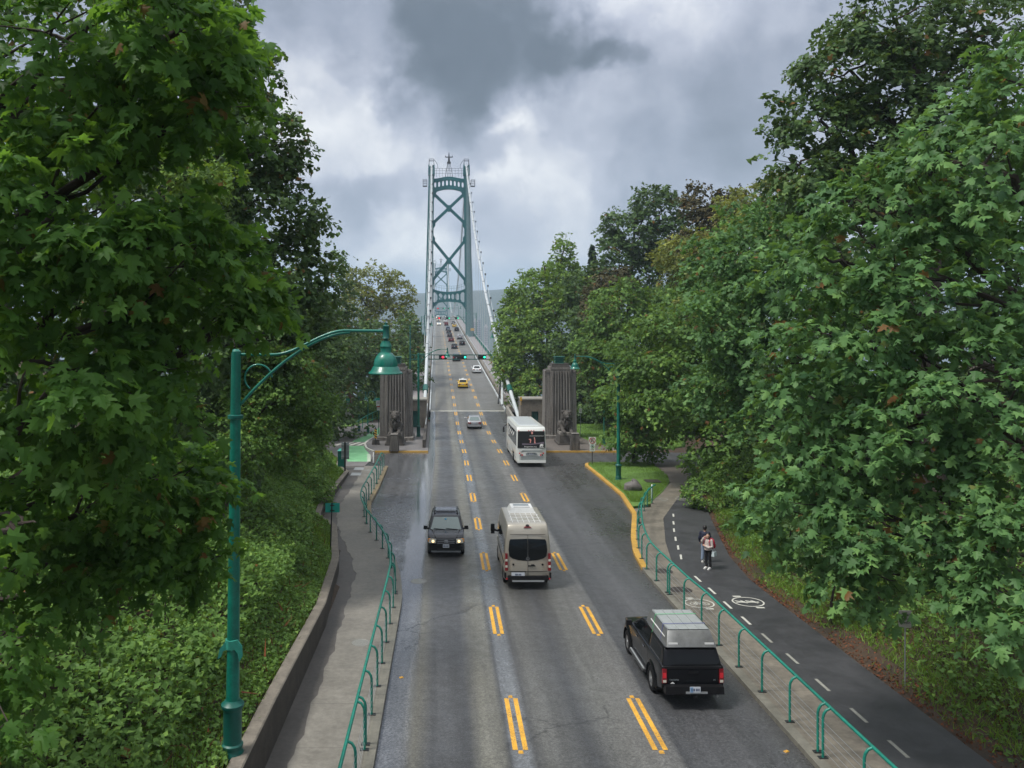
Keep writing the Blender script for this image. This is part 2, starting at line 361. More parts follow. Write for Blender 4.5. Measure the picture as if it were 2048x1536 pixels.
M['yel_mark'] = slab_mat('yellow_road_paint', (.46, .235, .03), (.80, .43, .045), 0, rough=.7, speck=.75, chip=True)
M['kerb'] = slab_mat('kerb_concrete', (.11, .105, .088), (.22, .21, .175), 3.0)
M['kerb_y'] = slab_mat('yellow_kerb', (.34, .20, .04), (.62, .36, .06), 1.5, speck=.6)
M['kerb_worn'] = slab_mat('worn_yellow_kerb', (.12, .105, .07), (.27, .20, .10), 1.1, speck=.6)
M['greenlane'] = slab_mat('green_lane', (.13, .36, .17), (.22, .50, .26), 0, speck=.25)
M['soil'] = slab_mat('soil', (.022, .017, .010), (.075, .045, .026), 0, rough=.9, speck=.7, bumpy=.8)
M['grass'] = slab_mat('grass_ground', (.06, .12, .018), (.13, .25, .045), 0, rough=.9, speck=.7, bumpy=.8)

def leaf_mat(name, base, back, tr=.25, rough=.48, hue=1.0):
    m = bpy.data.materials.new(name); m.use_nodes = True; t = m.node_tree; b = t.nodes['Principled BSDF']; K = t.links.new
    at = t.nodes.new('ShaderNodeAttribute'); at.attribute_name = 'tone'; tone = at.outputs['Fac']
    lo = (base[0] * .30, base[1] * .36, base[2] * .45); hi = (base[0] * 2.0, base[1] * 1.7, base[2] * 1.5)
    brown = (.17, .085, .03)
    c = ramp(t, tone, [(0, lo), (.35, tuple(x * .8 for x in base)), (.6, base), (.9, hi), (.985, hi), (.992, brown), (1, brown)])
    g = t.nodes.new('ShaderNodeNewGeometry')
    c2 = mixc(t, mathn(t, 'MULTIPLY', g.outputs['Backfacing'], .55), c, back)
    K(c2, b.inputs['Base Color']); b.inputs['Roughness'].default_value = rough; b.inputs['Specular IOR Level'].default_value = .16
    tl = t.nodes.new('ShaderNodeBsdfTranslucent'); K(mixc(t, .5, c, (base[0] * 3.0, base[1] * 2.4, base[2] * .6)), tl.inputs[0])
    ms = t.nodes.new('ShaderNodeMixShader'); ms.inputs[0].default_value = tr; K(b.outputs[0], ms.inputs[1]); K(tl.outputs[0], ms.inputs[2])
    K(ms.outputs[0], t.nodes['Material Output'].inputs[0]); return m
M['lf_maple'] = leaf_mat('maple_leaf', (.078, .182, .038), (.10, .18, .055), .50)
M['lf_mapleR'] = leaf_mat('right_maple_leaf', (.092, .198, .070), (.11, .19, .085), .32)  # paler, cooler leaf green for the right-hand maples
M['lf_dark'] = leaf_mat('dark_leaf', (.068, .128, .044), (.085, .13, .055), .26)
M['lf_mid'] = leaf_mat('mid_leaf', (.100, .195, .048), (.11, .17, .06), .30)
M['lf_yel'] = leaf_mat('yellowish_leaf', (.155, .195, .050), (.11, .13, .05), .3)
M['lf_lime'] = leaf_mat('lime_leaf', (.125, .225, .050), (.11, .17, .06), .30)
M['lf_cedar'] = leaf_mat('browning_cedar', (.075, .072, .036), (.08, .07, .04), .12, .7)
M['lf_fir'] = leaf_mat('fir_needles', (.030, .060, .034), (.03, .05, .03), .1, .7)
M['lf_ivy'] = leaf_mat('bramble_leaf', (.118, .225, .055), (.12, .19, .07), .30)
M['lf_grass'] = leaf_mat('grass_blade', (.13, .24, .035), (.09, .14, .04), .3)
M['lf_litter'] = leaf_mat('leaf_litter', (.14, .055, .028), (.12, .06, .035), .1, .8)

# ------------------------------------------------------------------ road profile and land form
def road_z(Y):
    Y = np.asarray(Y, float)
    z = -.0315 * Y
    t = Y - 92.1; k = (.0448 + .0315) / 21.0
    zb = -.0315 * Y + k / 2 * np.clip(t, 0, 21) ** 2
    z = np.where(Y > 92.1, zb, z)
    zl = -2.45 + .0448 * (Y - 120.0); z = np.where(Y > 113.1, zl, z)
    t2 = np.clip(Y - 450, 0, 156); zc = -2.45 + .0448 * 330 + .0448 * t2 - .0448 / 156 * t2 ** 2
    z = np.where(Y > 450, zc - .0448 * np.maximum(Y - 606, 0), z)
    return z
def rz_(Y): return float(road_z(Y))
def axis(Y): return 3.7 - .0109 * max(0.0, Y - 81)
def base_z(Y):
    Y = np.asarray(Y, float)
    z = -.0315 * np.minimum(Y, 100)
    z = z - .05 * np.clip(Y - 108, 0, 30) - .33 * np.clip(Y - 138, 0, 500)
    return np.maximum(z, -60)
WALL = [(-30, -4.33), (30, -4.33), (37.5, -4.8), (40.5, -5.25), (45.5, -5.95), (47.5, -7.2), (51, -7.5), (66, -7.7), (70, -8.9), (76, -9.4)]
WALLH = [(-30, 1.2), (21, 1.1), (28, .9), (37.5, .6), (45, .45), (52, .5), (66, .3), (76, .1)]
LEFT = WALL[:-1] + [(76, -9.6), (84, -11.8), (92, -14), (104, -18), (130, -26), (400, -80)]
RIGHT = [(-30, 13.0), (32, 13.05), (36, 13.1), (40, 13.6), (46, 14.9), (52, 16.3), (60, 18.3), (66.8, 20.1), (73, 22.3), (78, 24.5), (84, 27), (100, 30), (140, 36), (400, 90)]
def ground_h(X, Y):
    X = np.asarray(X, float); Y = np.asarray(Y, float)
    b = base_z(Y) - .03
    xl = ip(Y, LEFT); xr = ip(Y, RIGHT); hw = ip(Y, WALLH) * (Y < 76)
    dl = xl - .36 - X; dr = X - xr - .25
    nz = .25 * np.sin(X * .9 + 1.3 * np.sin(Y * .31)) + .2 * np.sin(Y * .57 + X * .33) + .12 * np.sin(X * 1.9 + Y * 1.3)
    hl = hw + .55 * np.clip(dl, 0, 9) + .18 * np.clip(dl - 9, 0, 60) + nz * np.clip(dl / 3, 0, 1)
    hr = .12 + .10 * np.clip(dr, 0, 1.2) + .50 * np.clip(dr - 1.2, 0, 9) + .2 * np.clip(dr - 10.2, 0, 60) + nz * np.clip(dr / 3, 0, 1)
    # beyond the plaza the woodland stays level before it drops to the shore
    near_w = np.clip((150 - Y) / 60, 0, 1)
    h = np.where(dl > 0, b + hl * near_w, np.where(dr > 0, b + hr * near_w, b))
    return h
def gh(x, y): return float(ground_h(x, y))
def at(px, py, h=0.0, surf='road'):
    """ground point seen at a photo pixel (side land by default follows the near road plane)"""
    f = (lambda Y: rz_(Y)) if surf == 'road' else (lambda Y: float(base_z(Y)))
    best = None; Y = 8.0
    while Y < 600:
        e = CY + F * (H - f(Y) - h) / Y - py
        if e <= 0: break
        Y += .25
    return Vector(((px - CX) * Y / F, Y, f(Y) + h))
def P(px, py, Y): return Vector(((px - CX) * Y / F, Y, H + (CY - py) * Y / F))
# ------------------------------------------------------------------ setting
def strip(name, L_, R_, y0, y1, h, mats, skirt=.35, zf=None, step=1.0, parent=None, nx=1, flat=False, **k):
    """sheet between two edge lines, draped on the land, with skirts"""
    zf = zf or (lambda y: float(base_z(y))); mb = MB(); n = max(1, int((y1 - y0) / step)); rows = []
    Lf = L_ if callable(L_) else (lambda y: float(ip(y, L_))); Rf = R_ if callable(R_) else (lambda y: float(ip(y, R_)))
    vs = []; fs = []
    for i in range(n + 1):
        y = y0 + (y1 - y0) * i / n; a, b = Lf(y), Rf(y); z = zf(y) + h
        vs.append((a, y, z - skirt))
        for j in range(nx + 1): vs.append((a + (b - a) * j / nx, y, z))
        vs.append((b, y, z - skirt))
    w = nx + 3
    for i in range(n):
        for j in range(w - 1):
            p = i * w + j; fs.append((p, p + 1, p + w + 1, p + w))
    fs.append(tuple(range(w))[::-1]); fs.append(tuple(n * w + j for j in range(w)))
    mb.add(vs, fs)
    return mb.build(name, mats, parent, **k)

def sheet(name, xs, ys, zfun, m, **k):
    X, Y = np.meshgrid(xs, ys); Z = zfun(X, Y); co = np.stack([X, Y, Z], -1).reshape(-1, 3)
    ny, nx = X.shape; i = np.arange(ny - 1)[:, None] * nx + np.arange(nx - 1)[None, :]
    q = np.stack([i, i + 1, i + nx + 1, i + nx], -1).reshape(-1, 4)
    me = bpy.data.meshes.new(name); me.vertices.add(len(co)); me.vertices.foreach_set('co', co.ravel().astype('f'))
    me.loops.add(q.size); me.loops.foreach_set('vertex_index', q.ravel().astype('i')); me.polygons.add(len(q)); me.polygons.foreach_set('loop_start', (np.arange(len(q)) * 4).astype('i'))
    me.update(calc_edges=True); me.polygons.foreach_set('use_smooth', [True] * len(q)); me.materials.append(m)
    return link(me, name, **k)
ys = np.concatenate([np.arange(-30, 84, .7), np.arange(84, 330, 3.0), np.array([360, 450])])
xs = np.concatenate([np.arange(-260, -40, 20.0), np.arange(-40, -3, .7), np.arange(-2, 9, 2.0), np.arange(9, 40, .7), np.arange(42, 320, 20.0)])
sheet('ground', xs, ys, ground_h, M['soil'], kind='structure')

# water of the inlet and the far shore
wm = mat('inlet_water', (.04, .07, .08), .18, bump=.3, bscale=.35, bdist=.4)
MB().add([(-9000, 200, -50), (9000, 200, -50), (9000, 9000, -50), (-9000, 9000, -50)], [(0, 1, 2, 3)]).build('water', wm, kind='structure')
hm = mat('forested_slope', (.022, .042, .030), .95, var=.5, vscale=.012)
def ridge(y0, amp, base, seed, step=55):
    x = np.arange(-4200, 4200, step); yy = np.array([0, .15, .4, .7, 1.0, 1.6]); prof = np.array([0, .25, .6, .88, 1.0, .8])
    r = np.random.default_rng(seed); ph = r.uniform(0, 6.28, 6)
    hgt = 1 + .25 * np.sin(x / 900 + ph[0]) + .16 * np.sin(x / 380 + ph[1]) + .08 * np.sin(x / 140 + ph[2]) + .03 * r.standard_normal(len(x))
    X, K = np.meshgrid(x, np.arange(6)); Z = base + amp * prof[K] * hgt[None, :]; Y = y0 + yy[K] * 900 + 60 * np.sin(X / 500 + ph[3])
    n = len(x); vs = np.stack([X, Y, Z], -1).reshape(-1, 3).tolist(); fs = [(j * n + i, j * n + i + 1, (j + 1) * n + i + 1, (j + 1) * n + i) for j in range(5) for i in range(n - 1)]
    MB().add(vs, fs).build('hills', hm, kind='structure', smooth=60)
ridge(1750, 130, -52, 3); ridge(2500, 235, -52, 5)
bm_ = [mat('far_building_pale', (.42, .38, .36), .8, var=.1, vscale=.1), mat('far_building_blue', (.25, .28, .31), .7, var=.1, vscale=.1)]
gm = mat('far_window', (.05, .06, .07), .25)
for i, (px, top, w, Y, lab) in enumerate([(951, 641, 10, 1350, 'pale slab tower block across the water, just right of the near bridge tower'), (958.5, 638, 7, 1380, 'slim pinkish tower block across the water, taller of the pair beside the bridge tower'),
        (972, 652, 8, 1500, 'low grey-blue apartment block across the water between the cable and the bridge tower'), (1002, 646, 12, 1400, 'pale tower block across the water at the left edge of the right-hand woods'),
        (838, 655, 8, 1450, 'grey-blue apartment block across the water left of the bridge')]):
    c = P(px, top, Y); r = empty('apartment_tower', (c.x, Y, -48), label=lab, cat='tower block', group='tower blocks on the far shore')
    wd_, hh = w * Y / F, c.z + 48
    MB().box((0, 0, hh / 2), (wd_, wd_ * .8, hh)).box((0, 0, hh + 1.5), (wd_ * .4, wd_ * .3, 3)).build('walls', bm_[i % 2], r)
    k = MB()
    for z in np.arange(20, hh - 2, 3.2):
        for j in range(4): k.box((-wd_ / 2 + wd_ * (j + .5) / 4, -wd_ * .4 - .1, z), (wd_ / 6, .3, 1.5))
    k.build('windows', gm, r, kind='stuff')

# carriageway up to the bridge joint
KL = [(-30, -1.73), (33.6, -1.73), (36.5, -1.95), (39.9, -2.4), (43.8, -3.3), (48.2, -4.27), (54, -4.85), (60, -4.8), (71, -4.9)]
KR = [(-30, 9.0), (37, 9.02), (39, 9.15), (41.3, 9.4), (44.4, 10.0), (50.7, 11.5), (57.3, 12.15), (66, 12.2), (72, 12.15), (73.2, 12.6)]
BE = 119.0
zr = rz_
mb = MB()
rows = [(y, float(ip(y, KL)) - .02, float(ip(y, KR)) + .02) for y in np.arange(-30, 71, 1.0)]
rows += [(71.2, -7.6, 12.2), (72.5, -8.4, 12.4), (74, -8.6, 24.4), (76, -8.3, 25.6), (78, -7.9, 26.5), (80, -7.5, 27), (81.2, -7.2, 27.2), (81.5, axis(81.5) - 5.35, axis(81.5) + 5.35)]
rows += [(y, axis(y) - 5.35, axis(y) + 5.35) for y in np.arange(82.5, BE, 1.0)] + [(BE, axis(BE) - 5.35, axis(BE) + 5.35)]
vs = []; fs = []
for y, a, b in rows:
    for j in range(9): vs.append((a + (b - a) * j / 8, y, zr(y)))
for i in range(len(rows) - 1):
    for j in range(8): p = i * 9 + j; fs.append((p, p + 1, p + 10, p + 9))
road = mb.add(vs, fs).build('road', M['road'], kind='structure')

# bridge deck
deck_end = 990
root = empty('bridge_deck', (0, 119, 0), label='long bridge roadway climbing to the crest between the towers', cat='bridge deck')
def off(o): o.location = o.location - Vector((0, 119, 0)); return o
def drows(u0, u1, h, name, m, y0=BE, y1=deck_end, skirt=.3, step=4.0, **k):
    return off(strip(name, lambda y: axis(y) + u0, lambda y: axis(y) + u1, y0, y1, h, m, skirt, rz_, step, root, **k))
drows(-5.35, 5.35, 0, 'roadway', M['deck'], skirt=.9, nx=2)
M['deck_side'] = mat('deck_girder_green', (.03, .13, .12), .5, var=.2, vscale=.5)
for s in (-1, 1):
    a, b = sorted((s * 5.37, s * 5.55)); drows(a, b, .24, 'kerb', M['cable']); a, b = sorted((s * 5.56, s * 5.75)); drows(a, b, .22, 'kerb_back', M['lion'])
    a, b = sorted((s * 5.76, s * 6.35)); drows(a, b, .62, 'barrier', M['wall'], skirt=1.0)
    a, b = sorted((s * 6.37, s * 9.0)); drows(a, b, .22, 'walkway', M['deck_walk'], skirt=.35)
    a, b = sorted((s * 8.4, s * 8.9)); drows(a, b, -.3, 'girder', M['deck_side'], skirt=2.6)
drows(-8.3, 8.3, -1.0, 'floor_system', M['deck_side'], skirt=1.2)
# outer railings, with pickets joined
for s in (-1, 1):
    mb = MB(); ys_ = list(np.arange(112, 620, 3.0))
    pts = [(axis(y) + s * 9.02, y - 119, rz_(y) + 1.38) for y in ys_]; mb.tube(pts, .055, 6)
    mb.build('handrail', M['cable'] if s > 0 else M['green_rail'], root)
    mb = MB(); mb.tube([(p[0], p[1], p[2] - .95) for p in pts], .04, 5)
    for y in np.arange(112, 360, .32): mb.box((axis(y) + s * 9.02, y - 119, rz_(y) + .8), (.035, .035, 1.12))
    for y in np.arange(360, 620, 1.0): mb.box((axis(y) + s * 9.02, y - 119, rz_(y) + .8), (.05, .12, 1.12))
    mb.build('picket', M['green_rail'], root, kind='stuff')
    for y in np.arange(112, 420, 6.0):
        MB().box((axis(y) + s * 9.02, y - 119, rz_(y) + .75), (.12, .12, 1.3)).build('railing_post', M['green_rail'], root)
    # low guard rail beside the walkway
    mb = MB(); mb.tube([(axis(y) + s * 6.2, y - 119, rz_(y) + 1.15) for y in ys_], .04, 6)
    for y in np.arange(120, 420, 3.0): mb.box((axis(y) + s * 6.2, y - 119, rz_(y) + .95), (.07, .07, .42))
    mb.build('guard_rail', M['cable'], root)
# expansion joints
def joint(y, w, m, par=None):
    mb = MB().add([(axis(y) - 5.3, y - w / 2, rz_(y - w / 2) + .008), (axis(y) + 5.3, y - w / 2, rz_(y - w / 2) + .008), (axis(y) + 5.3, y + w / 2, rz_(y + w / 2) + .008), (axis(y) - 5.3, y + w / 2, rz_(y + w / 2) + .008)], [(0, 1, 2, 3)])
    o = mb.build('expansion_joint', m, root); off(o)
joint(119, .55, M['white_mark']); joint(238, .9, M['white_mark_old']); joint(292, 1.0, M['white_mark'])
# a long tar seam and lane joint lines on the near road
# lane stripes: double yellow dashes
def stripe(u, ya, yb, w=.13, cx=3.7, par=road, off_y=0):
    vs = []; n = 3
    for i in range(n + 1):
        y = ya + (yb - ya) * i / n; c = (axis(y) if y > 81 else cx) + u; z = rz_(y) + .006
        vs += [(c - w / 2, y - off_y, z), (c + w / 2, y - off_y, z)]
    MB().add(vs, [(2 * i, 2 * i + 1, 2 * i + 3, 2 * i + 2) for i in range(n)]).build('lane_stripe', M['yel_mark'], par)
k = -1
while True:
    y = 20.98 + 8.55 * k; k += 1
    if y > 330: break
    if y + 3 > 118.5 and y < 119.5: continue
    par, oy = (road, 0) if y < 119 else (root, 119)
    ln = 3.1
    for side in (-1, 1):
        c = side * 1.78
        for d in (-.13, .13): stripe(c + d, y, y + ln, par=par, off_y=oy)
    if y < 60:
        for side in (-1, 1):
            for yy in (y - .12, y + ln + .1):
                MB().box((3.7 + side * 1.78, yy, rz_(yy) + .014), (.13, .13, .028), tp=(.7, .7)).build('road_stud', M['yel_mark'], road)

# left kerb + pavement
WF = lambda y: float(ip(y, WALL)); KLf = lambda y: float(ip(y, KL)); KRf = lambda y: float(ip(y, KR))
strip('kerb_left', lambda y: KLf(y) - .28, KLf, -30, 50, .14, M['kerb'], kind='structure')
strip('kerb_left_yellow', lambda y: KLf(y) - .28, KLf, 50.05, 71, .14, M['kerb_worn'], kind='structure')
CB = [(-30, -3.7), (25, -3.75), (28, -3.75), (36.6, -3.97), (40, -4.55), (44.4, -5.6), (49, -6.45), (53.3, -6.8), (58.8, -6.75), (71, -6.9)]
CBf = lambda y: float(ip(y, CB)) + .05 * sin(y * 2.1) + .04 * sin(y * 5.3)
strip('sidewalk', CBf, lambda y: KLf(y) - .285, -30, 71, .14, M['walk'], kind='structure', step=.5)
strip('gutter_strip', lambda y: WF(y) - .3, lambda y: CBf(y) - .004, -30, 71, .13, M['gutter'], kind='structure', step=.5)
# retaining wall on the left
def wallmesh():
    mb = MB(); vs = []; fs = []; ysw = np.arange(-30, 76.1, 1.0)
    for y in ysw:
        x = WF(y); h = float(ip(y, WALLH)); z0 = float(base_z(y)) - .3; z1 = float(base_z(y)) + .15 + h
        vs += [(x, y, z0), (x, y, z1 - .03), (x - .03, y, z1), (x - .33, y, z1), (x - .36, y, z1 - .03), (x - .36, y, z0)]
    for i in range(len(ysw) - 1):
        for j in range(5): p = i * 6 + j; fs.append((p, p + 1, p + 7, p + 6))
    fs += [(0, 1, 2, 3, 4, 5), tuple(len(vs) - 6 + j for j in range(6))]
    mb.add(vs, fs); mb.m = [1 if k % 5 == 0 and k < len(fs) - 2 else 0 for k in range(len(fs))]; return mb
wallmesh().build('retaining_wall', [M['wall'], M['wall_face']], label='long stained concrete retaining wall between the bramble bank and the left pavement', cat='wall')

# right kerb, footpath, bike path, grass island
strip('kerb_right', KRf, lambda y: KRf(y) + .3, -30, 38, .14, M['kerb'], kind='structure')
strip('kerb_right_yellow', KRf, lambda y: KRf(y) + .28, 38.05, 73, .14, M['kerb_y'], kind='structure', step=.7)
BB = [(-30, 10.9), (34, 10.75), (39.1, 10.75), (43, 11.5), (49.1, 13.0), (54.2, 15.1), (60, 17.5), (65.4, 19.4), (73, 21.1)]
BBf = lambda y: float(ip(y, BB))
GL = [(52, 13.0), (54, 13.45), (58, 15.3), (62, 16.9), (65, 17.6), (68, 17.9), (73, 18.2)]     # right edge of the grass island
PLf = lambda y: KRf(y) + .285 if y < 52.5 else float(ip(y, GL))
strip('footpath', PLf, lambda y: BBf(y) - .004, -30, 62, .14, M['walk_r'], kind='structure', step=.5)
strip('footpath_far', PLf, lambda y: BBf(y) - .004, 62.02, 73.3, .14, M['brownpath'], kind='structure', step=.5)
strip('bike_path', BBf, lambda y: float(ip(y, RIGHT)) + .2, -30, 73.3, .14, M['path'], kind='structure', step=.7, skirt=.1)
# grass island
def disc_sheet(name, outline, h, m, zf=base_z, crown=0.0, skirt=.3, **k):
    n = len(outline); cx_ = sum(p[0] for p in outline) / n; cy_ = sum(p[1] for p in outline) / n; vs = []; fs = []
    R = 6
    for r in range(R + 1):
        t = 1 - r / R
        for x, y in outline:
            X, Y = cx_ + (x - cx_) * t, cy_ + (y - cy_) * t; vs.append((X, Y, float(zf(Y)) + h + crown * (1 - t * t)))
    for r in range(R):
        for i in range(n): j = (i + 1) % n; fs.append((r * n + i, r * n + j, (r + 1) * n + j, (r + 1) * n + i))
    b = len(vs)
    for x, y in outline: vs.append((x, y, float(zf(y)) + h - skirt))
    for i in range(n): j = (i + 1) % n; fs.append((b + i, b + j, j, i))
    return MB().add(vs, fs).build(name, m, **k)
isl = [(KRf(y) + .29, y) for y in np.arange(52.6, 72, 1.0)] + [(12.9, 72.6), (13.6, 73.0), (15.5, 73.2), (17.4, 73.0), (18.0, 71.5)] + [(float(ip(y, GL)) - .02, y) for y in np.arange(70, 53, -1.5)]
disc_sheet('grass_island', isl, .16, M['grass'], crown=.12, kind='structure')
strip('island_kerb', lambda y: 12.9, lambda y: 18.2, 73.05, 73.35, .13, M['kerb'], kind='structure', step=.3)
# plaza beyond the cross drive, with yellow kerb in front of the pylons
zfz = lambda y: float(base_z(y))
strip('kerb_plaza_right', lambda y: axis(y) + 5.36, lambda y: 17.2, 81.2, 81.5, .15, M['kerb_y'], kind='structure', step=.3)
strip('plaza_right', lambda y: axis(y) + 5.36, lambda y: float(ip(y, [(81, 19.5), (84, 17), (92, 15.6), (104, 15.2)])), 81.51, 104, .15, M['brownpath'], kind='structure')
strip('grass_right', lambda y: float(ip(y, [(81, 19.5), (84, 17), (92, 15.6), (104, 15.2)])) + .01, lambda y: float(ip(y, [(82, 20.5), (86, 25), (104, 30)])), 84, 112, .12, M['grass'], kind='structure')
strip('kerb_plaza_left', lambda y: -6.9, lambda y: axis(y) - 5.36, 81.2, 81.5, .15, M['kerb_y'], kind='structure', step=.3)
PLE = [(81.5, -6.95), (84, -7.9), (88, -8.45), (91, -8.35), (94, -8.05), (98, -7.4), (104, -6.9), (112, -6.2)]
strip('plaza_left', lambda y: float(ip(y, PLE)), lambda y: axis(y) - 5.36, 81.51, 112, .15, M['plaza'], kind='structure')
strip('plaza_left_edge', lambda y: float(ip(y, PLE)) - .22, lambda y: float(ip(y, PLE)) - .005, 81.51, 112, .16, M['white_mark'], kind='structure')
# asphalt apron and side road on the left
SRL = [(71, -9.4), (76, -9.6), (84, -12.2), (92, -15), (100, -19), (112, -27)]
strip('side_road', lambda y: float(ip(y, SRL)), lambda y: min(float(ip(y, [(71, -7.0), (76, -6.8), (81.4, -6.9), (84, -7.9), (92, -8.2), (112, -6.2)])), 0), 71.02, 112, .03, M['plaza'], kind='structure', skirt=.1)
GLL = [(74.5, -8.8), (79, -9.5), (88, -10.3), (92, -10.1), (98, -9.2), (106, -8.3)]; GLR = [(74.5, -6.75), (79, -7.15), (84, -8.15), (88, -8.7), (92, -8.62), (98, -7.85), (106, -7.0)]
strip('bike_lane_surface', GLL, GLR, 74.5, 86.6, .036, M['greenlane'], kind='structure', skirt=.003)
strip('bike_lane_surface', GLL, GLR, 90.2, 105, .036, M['greenlane'], kind='structure', skirt=.003)
for i in range(5):
    x0 = -11.8 + i * .78
    MB().add([(x0, 86.9, zfz(86.9) + .042), (x0 + .42, 86.9, zfz(86.9) + .042), (x0 + 1.2, 90.0, zfz(90) + .042), (x0 + .78, 90.0, zfz(90) + .042)], [(0, 1, 2, 3)]).build('crossing_stripe', M['white_mark'], label=None, kind='structure')
for i in range(9):
    y = 74.7 + i * .62; x = float(ip(y, GLR))
    MB().box((x - .12, y, zfz(y) + .042), (.34, .3, .006)).build('edge_block', M['white_mark'], kind='structure')
# grass beside the side road, under the gooseneck lamps
strip('grass_left', lambda y: float(ip(y, [(100, -19), (112, -27), (130, -34)])), lambda y: float(ip(y, [(106, -12), (130, -8)])), 106, 130, .12, M['grass'], kind='structure')

# worn lane line on bike path
for (x, y) in [(11.4, 20.75), (11.36, 22.65), (11.3, 24.7), (11.28, 26.8), (11.2, 28.7), (11.15, 30.55), (11.1, 32.4), (11.1, 34.3), (11.06, 36.1), (11.3, 39.9), (11.7, 41.8), (12.1, 43.7), (12.6, 45.8), (13.1, 47.7), (13.7, 49.9), (11.4, 18.9)]:
    dx = .0 if y < 37 else .25
    y -= .45; z = zfz(y) + .146
    MB().add([(x - .05, y, z), (x + .05, y, z), (x + .05 + dx * .9, y + .9, zfz(y + .9) + .146), (x - .05 + dx * .9, y + .9, zfz(y + .9) + .146)], [(0, 1, 2, 3)]).build('path_dash', M['white_mark_old'] if y < 30 else M['white_mark'], kind='structure')
# painted roundels
def roundel(cx, cy, r, kind, m, rot=0):
    c = Vector((cx, cy, zfz(cy) + .148)); sl_ = Vector((0, 1, -.0315)).normalized(); ux = Vector((cos(rot), sin(rot), 0)); uy = Vector((-sin(rot), cos(rot), -.0315))
    mb = MB(); mb.ring(r * .9, r, .003, 40, org=c, ux=ux, uy=uy)
    W_ = lambda a, b: c + ux * a * r + uy * b * r
    def bar(a, b, w): 
        a_, b_ = W_(*a), W_(*b); d = (b_ - a_).normalized(); n_ = Vector((-d.y, d.x, 0)) * w * r / 2
        mb.add([a_ - n_, a_ + n_, b_ + n_, b_ - n_, a_ - n_ + Vector((0, 0, .003)), a_ + n_ + Vector((0, 0, .003)), b_ + n_ + Vector((0, 0, .003)), b_ - n_ + Vector((0, 0, .003))], [(0, 1, 2, 3), (7, 6, 5, 4), (0, 4, 5, 1), (1, 5, 6, 2), (2, 6, 7, 3), (3, 7, 4, 0)])
    if kind == 'bike':
        for s in (-.42, .40): mb.ring(r * .2, r * .26, .003, 22, org=W_(s, -.12), ux=ux, uy=uy)
        for a, b in (((-.42, -.12), (-.18, .22)), ((-.18, .22), (.22, .22)), ((-.42, -.12), (-.02, -.14)), ((-.02, -.14), (.25, .26)), ((-.02, -.14), (-.2, .3)), ((.25, .34), (.40, -.12)), ((.16, .38), (.36, .34)), ((-.3, .32), (-.1, .32))): bar(a, b, .06)
    else:
        for o_ in (-.38, .30):
            mb.ring(.001, r * .1, .003, 12, org=W_(o_ + .30, -.05), ux=ux, uy=uy)
            for a, b, w in (((-.12, 0), (.18, -.04), .24), ((-.1, .05), (-.4, .25), .12), ((-.1, -.05), (-.42, -.12), .12), ((.1, .1), (-.02, .33), .08), ((.1, -.12), (.24, -.3), .08)): bar((a[0] + o_, a[1]), (b[0] + o_, b[1]), w)
    for p, q in ((( -.55, 1.06), (-.05, 1.30)), ((.1, -1.30), (.6, -1.06))):
        mb.add([W_(p[0], p[1]), W_(q[0], p[1]), W_(q[0], q[1]), W_((p[0] + q[0]) / 2 - .3, q[1])], [(0, 1, 2, 3)]) if q[1] > p[1] else None
    mb.build('bike_symbol' if kind == 'bike' else 'pedestrian_symbol', m, kind='structure')
roundel(10.05, 32.6, .58, 'bike', M['white_mark']); roundel(12.05, 32.8, .62, 'ped', M['white_mark'])
roundel(14.3, 55.3, .62, 'bike', M['white_mark_old']); roundel(16.1, 55.3, .66, 'ped', M['white_mark_old'])
# manhole and drain covers
def cover(x, y, r, surf, h, m=None):
    zz = (rz_(y) if surf == 'road' else zfz(y)) + h
    mb = MB().lathe([(r, 0), (r, .012), (r * .93, .016), (r * .9, .008), (.001, .010)], (x, y, zz), 24)
    mb.build('manhole_cover', m or M['manhole'], kind='structure')
M['manhole'] = mat('cast_iron', (.055, .045, .04), .55, .3, var=.3, vscale=20)
M['manhole_lt'] = mat('worn_iron', (.24, .24, .22), .45, .2, var=.3, vscale=20)
cover(9.9, 37.3, .40, 'b', .14); cover(9.85, 34.4, .45, 'b', .14); cover(-1.15, 36.2, .36, 'road', .004, M['manhole_lt'])
for (px, py) in ((722, 1288), (735, 941)): 
    q = at(px, py, .14, 'b'); cover(q.x, q.y, .33, 'b', .14, M['manhole_lt'])
# cover plates in the gutter strip
for (px, py) in ((718, 938), (712, 949)):
    q = at(px, py, .15, 'b'); MB().box((q.x, q.y, q.z), (.8, 1.2, .02)).build('cover_plate', M['steel'], kind='structure')
